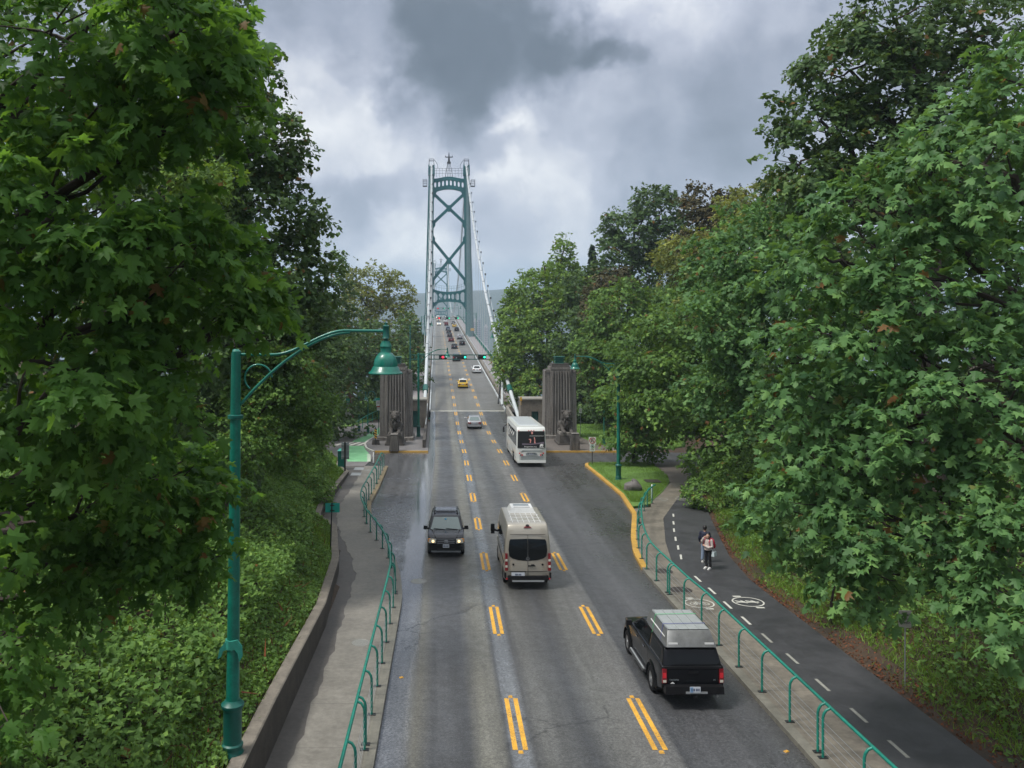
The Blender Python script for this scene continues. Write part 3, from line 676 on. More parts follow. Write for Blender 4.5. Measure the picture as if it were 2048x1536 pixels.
# ------------------------------------------------------------------ foliage
def nrmz(a): return a / np.maximum(np.linalg.norm(a, axis=-1, keepdims=True), 1e-9)
def lt(boundary, centre):
    b = np.array(boundary, float); n = len(b); v = np.zeros((n + 1, 3)); v[:n, :2] = b; v[n, :2] = centre
    v[:, 2] = -.30 * np.abs(v[:, 0]) - .18 * v[:, 1] ** 2
    return v, np.array([(i, (i + 1) % n, n) for i in range(n)])
def mir(r): return r + [(-x, y) for x, y in reversed(r[1:-1])]
LT = {
 'maple_hi': lt(mir([(0, 0), (.16, -.06), (.46, .02), (.34, .14), (.30, .24), (.52, .32), (.66, .58), (.46, .52), (.22, .50), (.24, .68), (.30, .78), (.16, .80), (0, 1.05)]), (0, .3)),
 'maple': lt(mir([(0, 0), (.46, .02), (.27, .25), (.64, .56), (.22, .50), (.24, .74), (0, 1.0)]), (0, .3)),
 'maple_lo': (np.array([(0, 0, 0), (.5, .1, -.18), (.2, .35, -.05), (.5, .7, -.22), (0, 1, -.2), (-.5, .7, -.22), (-.2, .35, -.05), (-.5, .1, -.18)], float), np.array([(0, 1, 2), (0, 2, 6), (0, 6, 7), (2, 3, 4), (2, 4, 6), (6, 4, 5)])),
 'tri': (np.array([(0, 0, 0), (.48, .35, -.16), (0, 1, -.18), (-.48, .35, -.16)], float), np.array([(0, 1, 2), (0, 2, 3)])),
 'wide': (np.array([(0, 0, 0), (.6, .3, -.16), (.15, .5, -.02), (0, 1, -.18), (-.6, .4, -.16)], float), np.array([(0, 1, 2), (0, 2, 3), (0, 3, 4)])),
 'blade': (np.array([(-.06, 0, 0), (.06, 0, 0), (0, 1, 0)], float), np.array([(0, 1, 2)])),
}
STAT = {}
def leaf_mesh(name, tmpl, Pp, Tt, Nn, Ss, tone, m):
    """all leaves of one crown as one mesh; Pp points, Tt towards the tip, Nn upper side, Ss size"""
    v, tr = LT[tmpl]; n = len(Pp)
    Tt = nrmz(Tt); R = nrmz(np.cross(Tt, Nn)); U = np.cross(R, Tt)
    kz = rng.uniform(-.3, 2.3, (n, 1, 1)); kx = rng.uniform(.72, 1.12, (n, 1, 1)); sk = rng.normal(0, .22, (n, 1, 1)); tw = rng.normal(0, .35, (n, 1, 1))
    vx, vy, vz = v[None, :, 0:1], v[None, :, 1:2], v[None, :, 2:3]
    co = Pp[:, None, :] + Ss[:, None, None] * ((vx * kx + sk * vy * vy) * R[:, None, :] + vy * Tt[:, None, :] + (vz * kz + tw * vx * vy) * U[:, None, :])
    k = len(v); idx = (np.arange(n)[:, None, None] * k + tr[None]).reshape(-1)
    me = bpy.data.meshes.new(name); me.vertices.add(n * k); me.vertices.foreach_set('co', co.reshape(-1).astype('f'))
    me.loops.add(len(idx)); me.loops.foreach_set('vertex_index', idx.astype('i')); me.polygons.add(len(idx) // 3); me.polygons.foreach_set('loop_start', (np.arange(len(idx) // 3) * 3).astype('i'))
    a = me.attributes.new('tone', 'FLOAT', 'POINT'); a.data.foreach_set('value', np.repeat(np.clip(tone, 0, 1), k).astype('f'))
    me.update(calc_edges=True); me.materials.append(m); STAT[name] = STAT.get(name, 0) + len(idx) // 3
    return me
CAM = np.array([0, 0, H])
def sprays(lobes, lsize, lai, nper, slen, droop=.3, back=.45, flat=1.0, gap=.08):
    """leaf positions for a list of lobes (centre, radii): twigs in drooping layered fans over the lobe's shell"""
    out = []
    la = lsize * lsize * .42
    for c, r in lobes:
        c = np.array(c, float); r = np.array(r, float)
        area = 4 * pi * ((r[0] * r[1]) ** 1.6 / 3 + (r[0] * r[2]) ** 1.6 / 3 + (r[1] * r[2]) ** 1.6 / 3) ** (1 / 1.6)
        ns = max(4, int(area * lai / (la * nper)))
        d = nrmz(rng.standard_normal((ns, 3)))
        tocam = nrmz(CAM - c); face = d @ tocam
        keep = rng.random(ns) < np.where(face > -.15, 1.0, back); d = d[keep]; ns = len(d)
        ph = rng.uniform(0, 6.28, 9)
        bump = 1 + .13 * np.sin(d[:, 0] * 5 + ph[0] + 2 * np.sin(d[:, 2] * 4 + ph[1])) + .10 * np.sin(d[:, 2] * 9 + ph[2] + d[:, 1] * 4) + .07 * np.sin(d[:, 0] * 13 + d[:, 2] * 11 + ph[3]) + .05 * np.sin(d[:, 1] * 17 + d[:, 2] * 15 + ph[4])
        rad = bump * (1 - .42 * rng.random(ns) ** 2.2)
        rad = rad * np.where(rng.random(ns) < .05, rng.uniform(1.04, 1.16, ns), 1.0)
        pc = c + d * r * rad[:, None]
        n = nrmz(d / r)
        ok = np.ones(ns, bool)
        for c2, r2 in lobes:
            if c2 is c: continue
            q = (pc - np.array(c2)) / np.array(r2); ok &= ~((q ** 2).sum(1) < .42)
        # a lobe must not test against itself
        if len(lobes) > 1:
            q0 = (pc - c) / r; ok |= ((q0 ** 2).sum(1) < .42) & (rng.random(ns) < .3)
        w = pc * (1.0 / max(1.0, slen * 1.25)); g1 = np.sin(w[:, 0] * 2.1 + ph[5] + 1.3 * np.sin(w[:, 2] * 1.7)) + np.sin(w[:, 2] * 4.3 + ph[6] + 1.1 * np.sin(w[:, 0] * 1.9 + w[:, 1])) + .7 * np.sin(w[:, 1] * 2.7 + ph[7] + w[:, 2])
        ok &= rng.random(ns) < np.clip(.75 + .55 * g1, gap, 1)
        pc, n = pc[ok], n[ok]; ns = len(pc)
        if ns == 0: continue
        dirv = nrmz(n * np.array([1, 1, .45]) + rng.standard_normal((ns, 3)) * .38 + np.array([0, 0, -.12]))
        up = np.array([0, 0, 1.0]) * flat + n * .45 + rng.standard_normal((ns, 3)) * .22
        lat = nrmz(np.cross(dirv, up)); up = np.cross(lat, dirv)
        sl_ = slen * rng.uniform(.6, 1.35, ns); stone = rng.normal(.52, .15, ns)
        t = rng.random((ns, nper)) ** .8; side = rng.choice([-1, 1], (ns, nper)); lo = rng.random((ns, nper)) * (.22 + .5 * (1 - t))
        pos = pc[:, None, :] + dirv[:, None, :] * ((t - .45) * sl_[:, None])[..., None] + lat[:, None, :] * (side * lo * sl_[:, None] * .75)[..., None]
        pos[..., 2] -= droop * sl_[:, None] * (t ** 2 + .5 * lo ** 2) ; pos += rng.standard_normal(pos.shape) * lsize * .22
        tt = dirv[:, None, :] * .7 + lat[:, None, :] * (side * .75)[..., None] + rng.standard_normal(pos.shape) * .35; tt[..., 2] -= .30 + droop * .5
        nn = up[:, None, :] + rng.standard_normal(pos.shape) * .34
        ss = lsize * rng.uniform(.62, 1.25, (ns, nper)); tone = stone[:, None] + rng.normal(0, .17, (ns, nper))
        out.append([a.reshape(-1, a.shape[-1]) if a.ndim == 3 else a.reshape(-1) for a in (pos, tt, nn, ss, tone)])
    res = [np.concatenate([o[i] for o in out]) for i in range(5)]
    return res
def wobble(a, b, n, amp):
    a, b = Vector(a), Vector(b); L_ = (b - a).length; pts = []
    w = Vector(rng.standard_normal(3)) * amp * L_; w2 = Vector(rng.standard_normal(3)) * amp * .5 * L_
    for i in range(n + 1):
        t = i / n; pts.append(a.lerp(b, t) + w * sin(pi * t) + w2 * sin(2 * pi * t))
    return pts
def tree(name, label, base, lobes, leaf, lsize, lai=2.4, nper=12, slen=1.1, tmpl='tri', bark='bark', tr=.35, group='trees along the road', cat='tree', droop=.3, parts=0, twigs=7, back=.45, trunk_to=None, flat=1.0, gap=None):
    base = Vector(base); root_ = empty(name, base, label=label, cat=cat, group=group)
    rel = lambda p: Vector(p) - base
    cs = [Vector(c) for c, r in lobes]; mean = sum(cs, Vector()) / len(cs)
    top = Vector(trunk_to) if trunk_to else Vector((base.x * .5 + mean.x * .5, base.y * .5 + mean.y * .5, max(c.z for c in cs) * .75 + mean.z * .25))
    if top.z < base.z + 1: top.z = base.z + 1.5
    tp = wobble(base, top, 7, .03)
    MB().tube([rel(p) for p in tp], [tr * (1.25 if i == 0 else 1 - .72 * i / 7) for i in range(8)], 9).build('trunk', M[bark], root_, smooth=60)
    for c, r in lobes:
        c = Vector(c); j = min(range(8), key=lambda i: (tp[i] - c).length - .25 * (tp[i].z < c.z) * (tp[i] - c).length); st = tp[max(1, j - 1)]
        mb = MB(); rr = tr * (.30 if tr > .2 else .4); lp = wobble(st, c, 4, .06); mb.tube([rel(p) for p in lp], [rr * (1 - .5 * i / 4) for i in range(5)], 6)
        for k in range(twigs):
            d = Vector(nrmz(rng.standard_normal(3))); d.z = abs(d.z) * .6 - .1
            e = c + Vector((d.x * r[0], d.y * r[1], d.z * r[2])) * rng.uniform(.7, .98)
            s_ = lp[2 + k % 3]; tw = wobble(s_, e, 4, .09)
            mb.tube([rel(p) for p in tw], [rr * .42 * (1 - .2 * i) for i in range(5)], 5, caps=False)
        mb.build('limb', M[bark], root_, smooth=60)
    if base.y > 80 and name != 'forest_tree': lai *= 1.3
    Pp, Tt, Nn, Ss, tone = sprays(lobes, lsize, lai, nper, slen, droop, back, flat, (.75 if name == 'forest_tree' else (.6 if base.y > 75 else (.35 if base.y > 55 else .10))) if gap is None else gap)
    if parts:
        d = np.linalg.norm(Pp - CAM, axis=1); px = CX + F * Pp[:, 0] / np.maximum(Pp[:, 1], .1); py = CY - F * (Pp[:, 2] - H) / np.maximum(Pp[:, 1], .1)
        d = np.where((Pp[:, 1] < 1) | (px < 0) | (px > 2048) | (py < 0) | (py > 1536), 1e9, d)
        near = np.argsort(d)[:parts]; v, trg = LT[tmpl]
        lm = []
        for q in range(6):
            me = bpy.data.meshes.new('leaf'); me.from_pydata(v.tolist(), [], trg.tolist()); a = me.attributes.new('tone', 'FLOAT', 'POINT'); a.data.foreach_set('value', [.32 + .09 * q] * len(v)); me.materials.append(M[leaf]); lm.append(me)
        Tn = nrmz(Tt[near]); R = nrmz(np.cross(Tn, Nn[near])); U = np.cross(R, Tn)
        for i, g in enumerate(near):
            o = bpy.data.objects.new('leaf', lm[i % 6]); COL.objects.link(o); o.parent = root_; s = float(Ss[g])
            o.matrix_local = Matrix(((R[i, 0] * s, Tn[i, 0] * s, U[i, 0] * s, Pp[g, 0] - base.x), (R[i, 1] * s, Tn[i, 1] * s, U[i, 1] * s, Pp[g, 1] - base.y), (R[i, 2] * s, Tn[i, 2] * s, U[i, 2] * s, Pp[g, 2] - base.z), (0, 0, 0, 1)))
        msk = np.ones(len(Pp), bool); msk[near] = False; Pp, Tt, Nn, Ss, tone = Pp[msk], Tt[msk], Nn[msk], Ss[msk], tone[msk]
    me = leaf_mesh('crown', tmpl, Pp - np.array(base), Tt, Nn, Ss, tone, M[leaf]); link(me, 'crown', root_, kind='stuff'); STAT[label] = len(me.polygons)
    return root_
def lobe(px, py, Y, rx, ry, depth=None):
    """a crown lobe at depth Y metres, its radii given in photo pixels there"""
    c = P(px, py, Y); s = Y / F; d = depth if depth else (rx + ry) / 2 * s
    return (tuple(c), (rx * s, d, ry * s))
def gb(x, y): return (x, y, gh(x, y) - .2)
TL, TR_ = 'trees on the left side of the road', 'trees on the right side of the road'
# --- left, nearest: big-leaf maple overhanging the bank
tree('maple_tree', 'nearest big-leaved maple on the left, boughs reaching in front of the lamp arm', gb(-10.5, 12.5),
     [lobe(150, 90, 13, 300, 200, 2.4), lobe(360, 60, 12, 150, 150, 1.8), lobe(430, 190, 12.5, 105, 95, 1.3), lobe(120, 420, 12, 260, 170, 2.2), lobe(300, 480, 12.5, 190, 110, 2.0), lobe(410, 545, 13, 110, 65, 1.3), lobe(515, 612, 14, 72, 34, .7), lobe(445, 465, 13, 62, 50, .8),
      lobe(130, 740, 12, 230, 140, 2.0), lobe(310, 700, 13, 110, 70, 1.2)],
     'lf_maple', .20, 2.2, 12, .72, 'maple_hi', tr=.34, group=TL, parts=300, droop=.45, twigs=6, trunk_to=(-9.5, 12.5, 19))
tree('maple_tree', 'low maple at the left edge, its lowest boughs crossing the green lamp post', gb(-9.6, 14.5),
     [lobe(120, 960, 14, 220, 120, 1.8), lobe(310, 950, 15, 130, 70, 1.4), lobe(420, 950, 15.5, 50, 32, .7), lobe(300, 1080, 15, 120, 55, 1.3), lobe(410, 1110, 15.5, 55, 32, .8), lobe(80, 1130, 14, 140, 80, 1.4), lobe(20, 1300, 11.5, 50, 90, .8), lobe(30, 1060, 9.5, 45, 60, .4), lobe(10, 1470, 10, 40, 50, .4)],
     'lf_maple', .19, 2.3, 12, .66, 'maple_hi', tr=.2, group=TL, parts=300, droop=.45, twigs=6)
# --- left, behind
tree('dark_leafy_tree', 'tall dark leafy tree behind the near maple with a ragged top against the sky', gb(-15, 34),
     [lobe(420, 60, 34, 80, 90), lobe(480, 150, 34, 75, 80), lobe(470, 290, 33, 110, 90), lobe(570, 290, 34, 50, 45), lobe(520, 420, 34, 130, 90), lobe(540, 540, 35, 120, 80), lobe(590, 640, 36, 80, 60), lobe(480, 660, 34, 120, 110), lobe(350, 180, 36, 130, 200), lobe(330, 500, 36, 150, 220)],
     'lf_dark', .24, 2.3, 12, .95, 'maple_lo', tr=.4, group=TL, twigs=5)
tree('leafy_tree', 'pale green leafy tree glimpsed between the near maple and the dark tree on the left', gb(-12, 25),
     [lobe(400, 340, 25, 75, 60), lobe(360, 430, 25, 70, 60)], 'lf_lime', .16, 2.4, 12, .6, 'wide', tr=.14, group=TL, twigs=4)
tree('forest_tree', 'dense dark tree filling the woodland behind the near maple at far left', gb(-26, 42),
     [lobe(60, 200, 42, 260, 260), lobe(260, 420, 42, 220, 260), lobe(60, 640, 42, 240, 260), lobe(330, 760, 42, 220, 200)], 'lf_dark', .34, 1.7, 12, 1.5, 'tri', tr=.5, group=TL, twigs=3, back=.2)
tree('leafy_shrub_tree', 'small yellow-green tree growing from the bramble bank behind the lamp post', gb(-9.2, 33),
     [lobe(560, 740, 33, 75, 55), lobe(600, 790, 35, 66, 56), lobe(520, 800, 33, 70, 55), lobe(580, 860, 36, 75, 60), lobe(500, 880, 32, 60, 60)], 'lf_mid', .15, 2.3, 12, .6, 'wide', tr=.12, group=TL, twigs=5)
tree('leafy_tree', 'bushy dark tree overhanging the bramble bank just left of the side road', gb(-13.5, 52),
     [lobe(600, 690, 52, 80, 60), lobe(615, 770, 54, 52, 50), lobe(540, 760, 50, 90, 80), lobe(620, 640, 54, 45, 45)], 'lf_dark', .22, 2.3, 12, .9, 'wide', tr=.25, group=TL, twigs=4)
tree('leafy_tree', 'bushy tree with light leaves above the far end of the bramble bank', gb(-13.5, 62),
     [lobe(570, 850, 60, 80, 60), lobe(625, 880, 64, 28, 36), lobe(550, 930, 56, 75, 55)], 'lf_mid', .2, 2.3, 12, .8, 'wide', tr=.2, group=TL, twigs=4)
tree('woodland_tree', 'dark woodland tree with a reddish trunk behind the gooseneck lamps', gb(-13.5, 116),
     [lobe(690, 700, 116, 60, 60), lobe(735, 690, 120, 45, 55), lobe(650, 765, 112, 45, 45), lobe(725, 745, 122, 55, 38), lobe(640, 640, 118, 40, 50)], 'lf_dark', .5, 1.6, 10, 1.8, 'wide', 'bark_red', tr=.55, group=TL, twigs=4)
tree('woodland_tree', 'dark tree directly behind the left pylon', gb(-10, 140),
     [lobe(760, 740, 140, 50, 60), lobe(800, 760, 145, 50, 60), lobe(815, 690, 150, 32, 60)], 'lf_dark', .55, 1.7, 10, 1.8, 'wide', tr=.4, group=TL, twigs=4)
tree('yellowing_tree', 'yellowish open-crowned tree rising left of the bridge towers above the pylon', gb(-16, 158),
     [lobe(745, 570, 158, 42, 42), lobe(790, 590, 160, 38, 42), lobe(715, 610, 156, 36, 45), lobe(770, 640, 158, 55, 45), lobe(700, 560, 158, 20, 30)], 'lf_yel', .5, 1.35, 10, 1.8, 'wide', tr=.35, group=TL, twigs=10)
tree('woodland_tree', 'low green tree right of the left pylon against the side of the bridge', gb(-9.5, 190),
     [lobe(822, 690, 190, 20, 35), lobe(806, 720, 185, 30, 45), lobe(835, 730, 195, 14, 40)], 'lf_mid', .6, 1.7, 10, 2, 'wide', tr=.35, group=TL, twigs=4)
for (cx_, cy_, Y, r1, r2, lab) in [(570, 700, 95, 130, 140, 'dark woodland tree behind the small yellow-green tree'), (400, 640, 80, 160, 230, 'tall dark woodland tree deep behind the lamp post'), (640, 560, 100, 60, 90, 'shaded woodland tree below the sparse birch')]:
    q = P(cx_, cy_, Y); tree('forest_tree', lab, gb(q.x, q.y), [lobe(cx_, cy_, Y, r1, r2), lobe(cx_ + 20, cy_ + r2, Y, r1, r2 * .8)], 'lf_dark', .5, 1.5, 10, 1.6, 'tri', tr=.5, group=TL, twigs=3, back=.2)
# sparse, half-dead birch with bare upper twigs
def birch():
    b = Vector(gb(-13.2, 58)); root_ = empty('sparse_tree', b, label='half-bare tree with thin twigs and few leaves leaning into the sky on the left', cat='tree', group=TL)
    mb = MB(); ends = []
    def grow(p, d, l, r, lv):
        n = 4; pts = [p]; q = p.copy(); dd = d.copy()
        for i in range(n):
            dd = (dd + Vector(rng.standard_normal(3)) * .13 + Vector((0, 0, .04))).normalized(); q = q + dd * l / n; pts.append(q.copy())
        mb.tube([x - b for x in pts], [r * (1 - .13 * i) for i in range(n + 1)], 5 if lv > 1 else 7, caps=False)
        if lv >= 5: ends.append((q, dd)); return
        for k in range(3 if lv < 4 else 2):
            nd = (dd + Vector(nrmz(rng.standard_normal(3))) * (.62 if lv else .5)).normalized(); nd.z = nd.z * .8 + .1
            grow(pts[-1 if k == 0 else (2 + k % 2)], nd, l * .68, r * .55, lv + 1)
        ends.append((q, dd))
    grow(b, Vector((.07, 0, 1)), 7.6, .2, 0)
    mb.build('trunk', M['bark_lt'], root_)
    pp = []; 
    for q, dd in ends:
        if (q.z > 19 and rng.random() < .85) or q.x > -6.2: continue
        for k in range(6): pp.append(q + Vector(rng.standard_normal(3)) * .4)
    pp = np.array(pp); n = len(pp)
    lt_ = rng.standard_normal((n, 3)); lt_[:, 2] -= .8
    link(leaf_mesh('crown', 'wide', pp - np.array(b), lt_, rng.standard_normal((n, 3)) * .5 + [0, 0, 1], rng.uniform(.18, .32, n), rng.normal(.5, .15, n), M['lf_mid']), 'crown', root_, kind='stuff')
birch()
# --- right side
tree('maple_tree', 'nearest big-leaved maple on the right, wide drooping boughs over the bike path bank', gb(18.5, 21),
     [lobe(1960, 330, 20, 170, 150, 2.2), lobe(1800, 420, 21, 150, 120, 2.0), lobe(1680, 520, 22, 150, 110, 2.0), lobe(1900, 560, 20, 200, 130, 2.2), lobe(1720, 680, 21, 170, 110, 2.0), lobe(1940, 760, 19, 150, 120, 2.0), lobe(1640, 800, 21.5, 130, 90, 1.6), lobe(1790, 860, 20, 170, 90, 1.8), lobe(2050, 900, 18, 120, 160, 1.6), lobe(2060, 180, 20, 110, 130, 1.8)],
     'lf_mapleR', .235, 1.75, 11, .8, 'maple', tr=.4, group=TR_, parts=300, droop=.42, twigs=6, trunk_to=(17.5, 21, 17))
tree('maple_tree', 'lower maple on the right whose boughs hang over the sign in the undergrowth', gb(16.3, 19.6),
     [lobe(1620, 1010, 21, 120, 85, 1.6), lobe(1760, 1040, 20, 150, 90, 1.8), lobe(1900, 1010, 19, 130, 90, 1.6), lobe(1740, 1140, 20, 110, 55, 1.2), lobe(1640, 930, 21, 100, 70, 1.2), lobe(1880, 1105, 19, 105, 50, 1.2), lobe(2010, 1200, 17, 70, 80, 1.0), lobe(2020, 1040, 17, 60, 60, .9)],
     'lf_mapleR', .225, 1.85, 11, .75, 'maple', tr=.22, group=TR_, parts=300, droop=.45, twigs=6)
tree('tall_maple_tree', 'tall grey-green maple with ragged top against the sky at upper right', gb(21.5, 36),
     [lobe(1790, 40, 36, 130, 90), lobe(1940, 60, 37, 120, 110), lobe(1700, 140, 36, 120, 75), lobe(1850, 180, 36, 150, 100), lobe(1640, 240, 36, 100, 60), lobe(1760, 290, 36, 140, 85), lobe(1600, 330, 35, 75, 50), lobe(1690, 390, 35, 120, 60), lobe(1900, 330, 38, 160, 110)],
     'lf_dark', .25, 1.9, 12, 1.1, 'maple_lo', tr=.45, group=TR_, twigs=8)
tree('forest_tree', 'dense dark woodland tree far back at the right edge', gb(38, 46),
     [lobe(2000, 500, 46, 180, 280), lobe(1850, 700, 46, 220, 220), lobe(2000, 900, 46, 200, 240), lobe(1750, 950, 46, 180, 150), lobe(1800, 480, 48, 200, 160)], 'lf_dark', .36, 2.2, 12, 1.5, 'tri', tr=.5, group=TR_, twigs=3, back=.2)
tree('leafy_tree', 'broad bright-green maple between the near maple and the island tree', gb(22.5, 44),
     [lobe(1540, 450, 46, 90, 60), lobe(1480, 520, 45, 110, 70), lobe(1570, 560, 42, 110, 80), lobe(1480, 640, 43, 110, 70), lobe(1560, 720, 42, 110, 80), lobe(1470, 760, 44, 90, 60), lobe(1550, 830, 42, 80, 60)], 'lf_mapleR', .26, 2.0, 12, 1.1, 'maple_lo', tr=.35, group=TR_, twigs=5)
tree('leafy_tree', 'layered green maple overhanging the far end of the bike path', gb(25.5, 62),
     [lobe(1400, 640, 62, 110, 60), lobe(1340, 710, 62, 110, 55), lobe(1440, 730, 60, 90, 55), lobe(1370, 790, 60, 110, 45), lobe(1450, 830, 58, 70, 55), lobe(1300, 760, 64, 80, 40), lobe(1420, 880, 57, 60, 45)], 'lf_mid', .30, 2.0, 12, 1.3, 'maple_lo', tr=.35, group=TR_, twigs=5)
tree('island_tree', 'small leafy tree standing on the grass island behind the lamp post', gb(16.6, 72.3),
     [lobe(1270, 800, 72, 75, 40), lobe(1250, 870, 71, 42, 28), lobe(1310, 840, 72, 60, 40), lobe(1242, 790, 73, 42, 28), lobe(1290, 890, 72, 35, 22)], 'lf_mid', .26, 2.1, 12, 1.0, 'maple_lo', tr=.24, group=TR_, twigs=7)
tree('round_maple_tree', 'round yellow-green maple at the left end of the right-hand woods beside the bridge', gb(15.5, 128),
     [lobe(1080, 590, 128, 62, 58), lobe(1040, 640, 128, 45, 60), lobe(1110, 660, 124, 75, 75), lobe(1050, 720, 126, 55, 55), lobe(1085, 780, 122, 60, 50), lobe(1150, 600, 126, 55, 55), lobe(1030, 700, 128, 30, 60), lobe(1125, 550, 130, 40, 35), lobe(1128, 500, 130, 16, 32)], 'lf_lime', .42, 2.4, 10, 1.5, 'wide', tr=.45, group=TR_, twigs=7)
tree('woodland_tree', 'dark tree leaning over the bridge railing beside the right cable', gb(9.5, 150),
     [lobe(1005, 720, 150, 18, 28), lobe(1040, 770, 140, 30, 45), lobe(1025, 690, 150, 22, 40)], 'lf_dark', .5, 1.8, 10, 1.6, 'wide', tr=.4, group=TR_, twigs=5)
tree('tall_leafy_tree', 'tall dark pointed leafy tree with the highest crown in the middle of the right woods', gb(26, 118),
     [lobe(1320, 430, 118, 48, 50), lobe(1270, 470, 118, 55, 50), lobe(1350, 480, 118, 62, 62), lobe(1300, 400, 118, 34, 30), lobe(1240, 520, 118, 46, 60), lobe(1310, 560, 118, 80, 60), lobe(1225, 450, 118, 16, 28)], 'lf_dark', .5, 1.9, 10, 1.6, 'wide', tr=.45, group=TR_, twigs=7)
tree('leafy_tree', 'mid-green maple in front of the tall pointed tree, above the right pylon', gb(23, 98),
     [lobe(1240, 620, 98, 65, 60), lobe(1320, 640, 98, 75, 65), lobe(1280, 700, 96, 90, 50), lobe(1200, 700, 100, 50, 55), lobe(1380, 600, 98, 60, 60)], 'lf_mid', .42, 1.9, 10, 1.4, 'wide', tr=.4, group=TR_, twigs=6)
tree('woodland_tree', 'shaded woodland tree behind the right pylon', gb(19, 118),
     [lobe(1180, 580, 120, 48, 52), lobe(1190, 640, 116, 50, 70), lobe(1150, 740, 116, 50, 70), lobe(1190, 800, 112, 60, 50)], 'lf_dark', .48, 1.8, 10, 1.6, 'wide', tr=.4, group=TR_, twigs=4)
tree('woodland_tree', 'dim woodland tree behind the grass at the back of the right plaza', gb(26, 104),
     [lobe(1270, 800, 104, 90, 55), lobe(1380, 790, 104, 90, 60), lobe(1330, 860, 106, 90, 40)], 'lf_dark', .45, 1.8, 10, 1.5, 'wide', tr=.4, group=TR_, twigs=4, back=.2)
tree('browning_cedar', 'brown-tinged cedar between the green crowns above the right pylon', gb(23, 108),
     [lobe(1230, 560, 108, 42, 28), lobe(1200, 610, 108, 36, 40), lobe(1215, 720, 106, 50, 55)], 'lf_cedar', .4, 2.2, 10, 1.4, 'tri', tr=.35, group=TR_, twigs=5)
tree('browning_cedar', 'brown-tinged cedar showing behind the tall crowns near the upper right', gb(34, 95),
     [lobe(1450, 440, 95, 60, 50), lobe(1400, 490, 95, 60, 40), lobe(1430, 560, 94, 70, 50), lobe(1400, 400, 96, 40, 30), lobe(1470, 400, 95, 20, 26)], 'lf_cedar', .38, 2.0, 10, 1.3, 'tri', tr=.35, group=TR_, twigs=6)
tree('leafy_tree', 'olive-green tree around the browning cedar on the right', gb(31, 86),
     [lobe(1380, 520, 86, 60, 55), lobe(1500, 420, 84, 60, 45), lobe(1510, 490, 80, 80, 60), lobe(1440, 620, 84, 80, 60), lobe(1560, 390, 82, 50, 40)], 'lf_yel', .36, 1.9, 10, 1.3, 'wide', tr=.35, group=TR_, twigs=6)
def conifer(label, x, y, h, r, leaf='lf_fir'):
    b = Vector(gb(x, y)); root_ = empty('fir_tree', b, label=label, cat='tree', group=TR_); n = int(h * r * 150)
    t = rng.random(n) ** .6; z = h * (1 - t * .9); rr = r * t * rng.uniform(.3, 1, n) ** .5 * (1 + .25 * np.sin(z * 5)); g = rng.uniform(0, 6.28, n)
    pp = np.stack([rr * np.cos(g), rr * np.sin(g), z - rr * .35], 1); tt = np.stack([np.cos(g), np.sin(g), -.5 + 0 * g], 1) + rng.standard_normal((n, 3)) * .25
    link(leaf_mesh('crown', 'tri', pp, tt, np.array([0, 0, 1.]) + rng.standard_normal((n, 3)) * .4, rng.uniform(.4, .8, n), rng.normal(.5, .15, n), M[leaf]), 'crown', root_, kind='stuff')
    MB().tube([(0, 0, 0), (0, 0, h * .97)], [.3, .03], 6).build('trunk', M['bark'], root_)
q = P(1185, 486, 135); conifer('small pointed fir poking up behind the round yellow-green maple', q.x, q.y, q.z - gh(q.x, q.y), 3.2)
q = P(1438, 372, 100); conifer('dark pointed fir top behind the browning cedar', q.x, q.y, q.z - gh(q.x, q.y), 3.0)
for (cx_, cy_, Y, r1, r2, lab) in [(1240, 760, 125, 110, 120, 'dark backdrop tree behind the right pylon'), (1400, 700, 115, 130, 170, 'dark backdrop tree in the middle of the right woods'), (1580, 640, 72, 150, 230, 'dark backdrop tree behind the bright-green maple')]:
    q = P(cx_, cy_, Y); tree('forest_tree', lab, gb(q.x, q.y), [lobe(cx_, cy_, Y, r1, r2)], 'lf_dark', .5, 1.5, 10, 1.6, 'tri', tr=.5, group=TR_, twigs=3, back=.2)
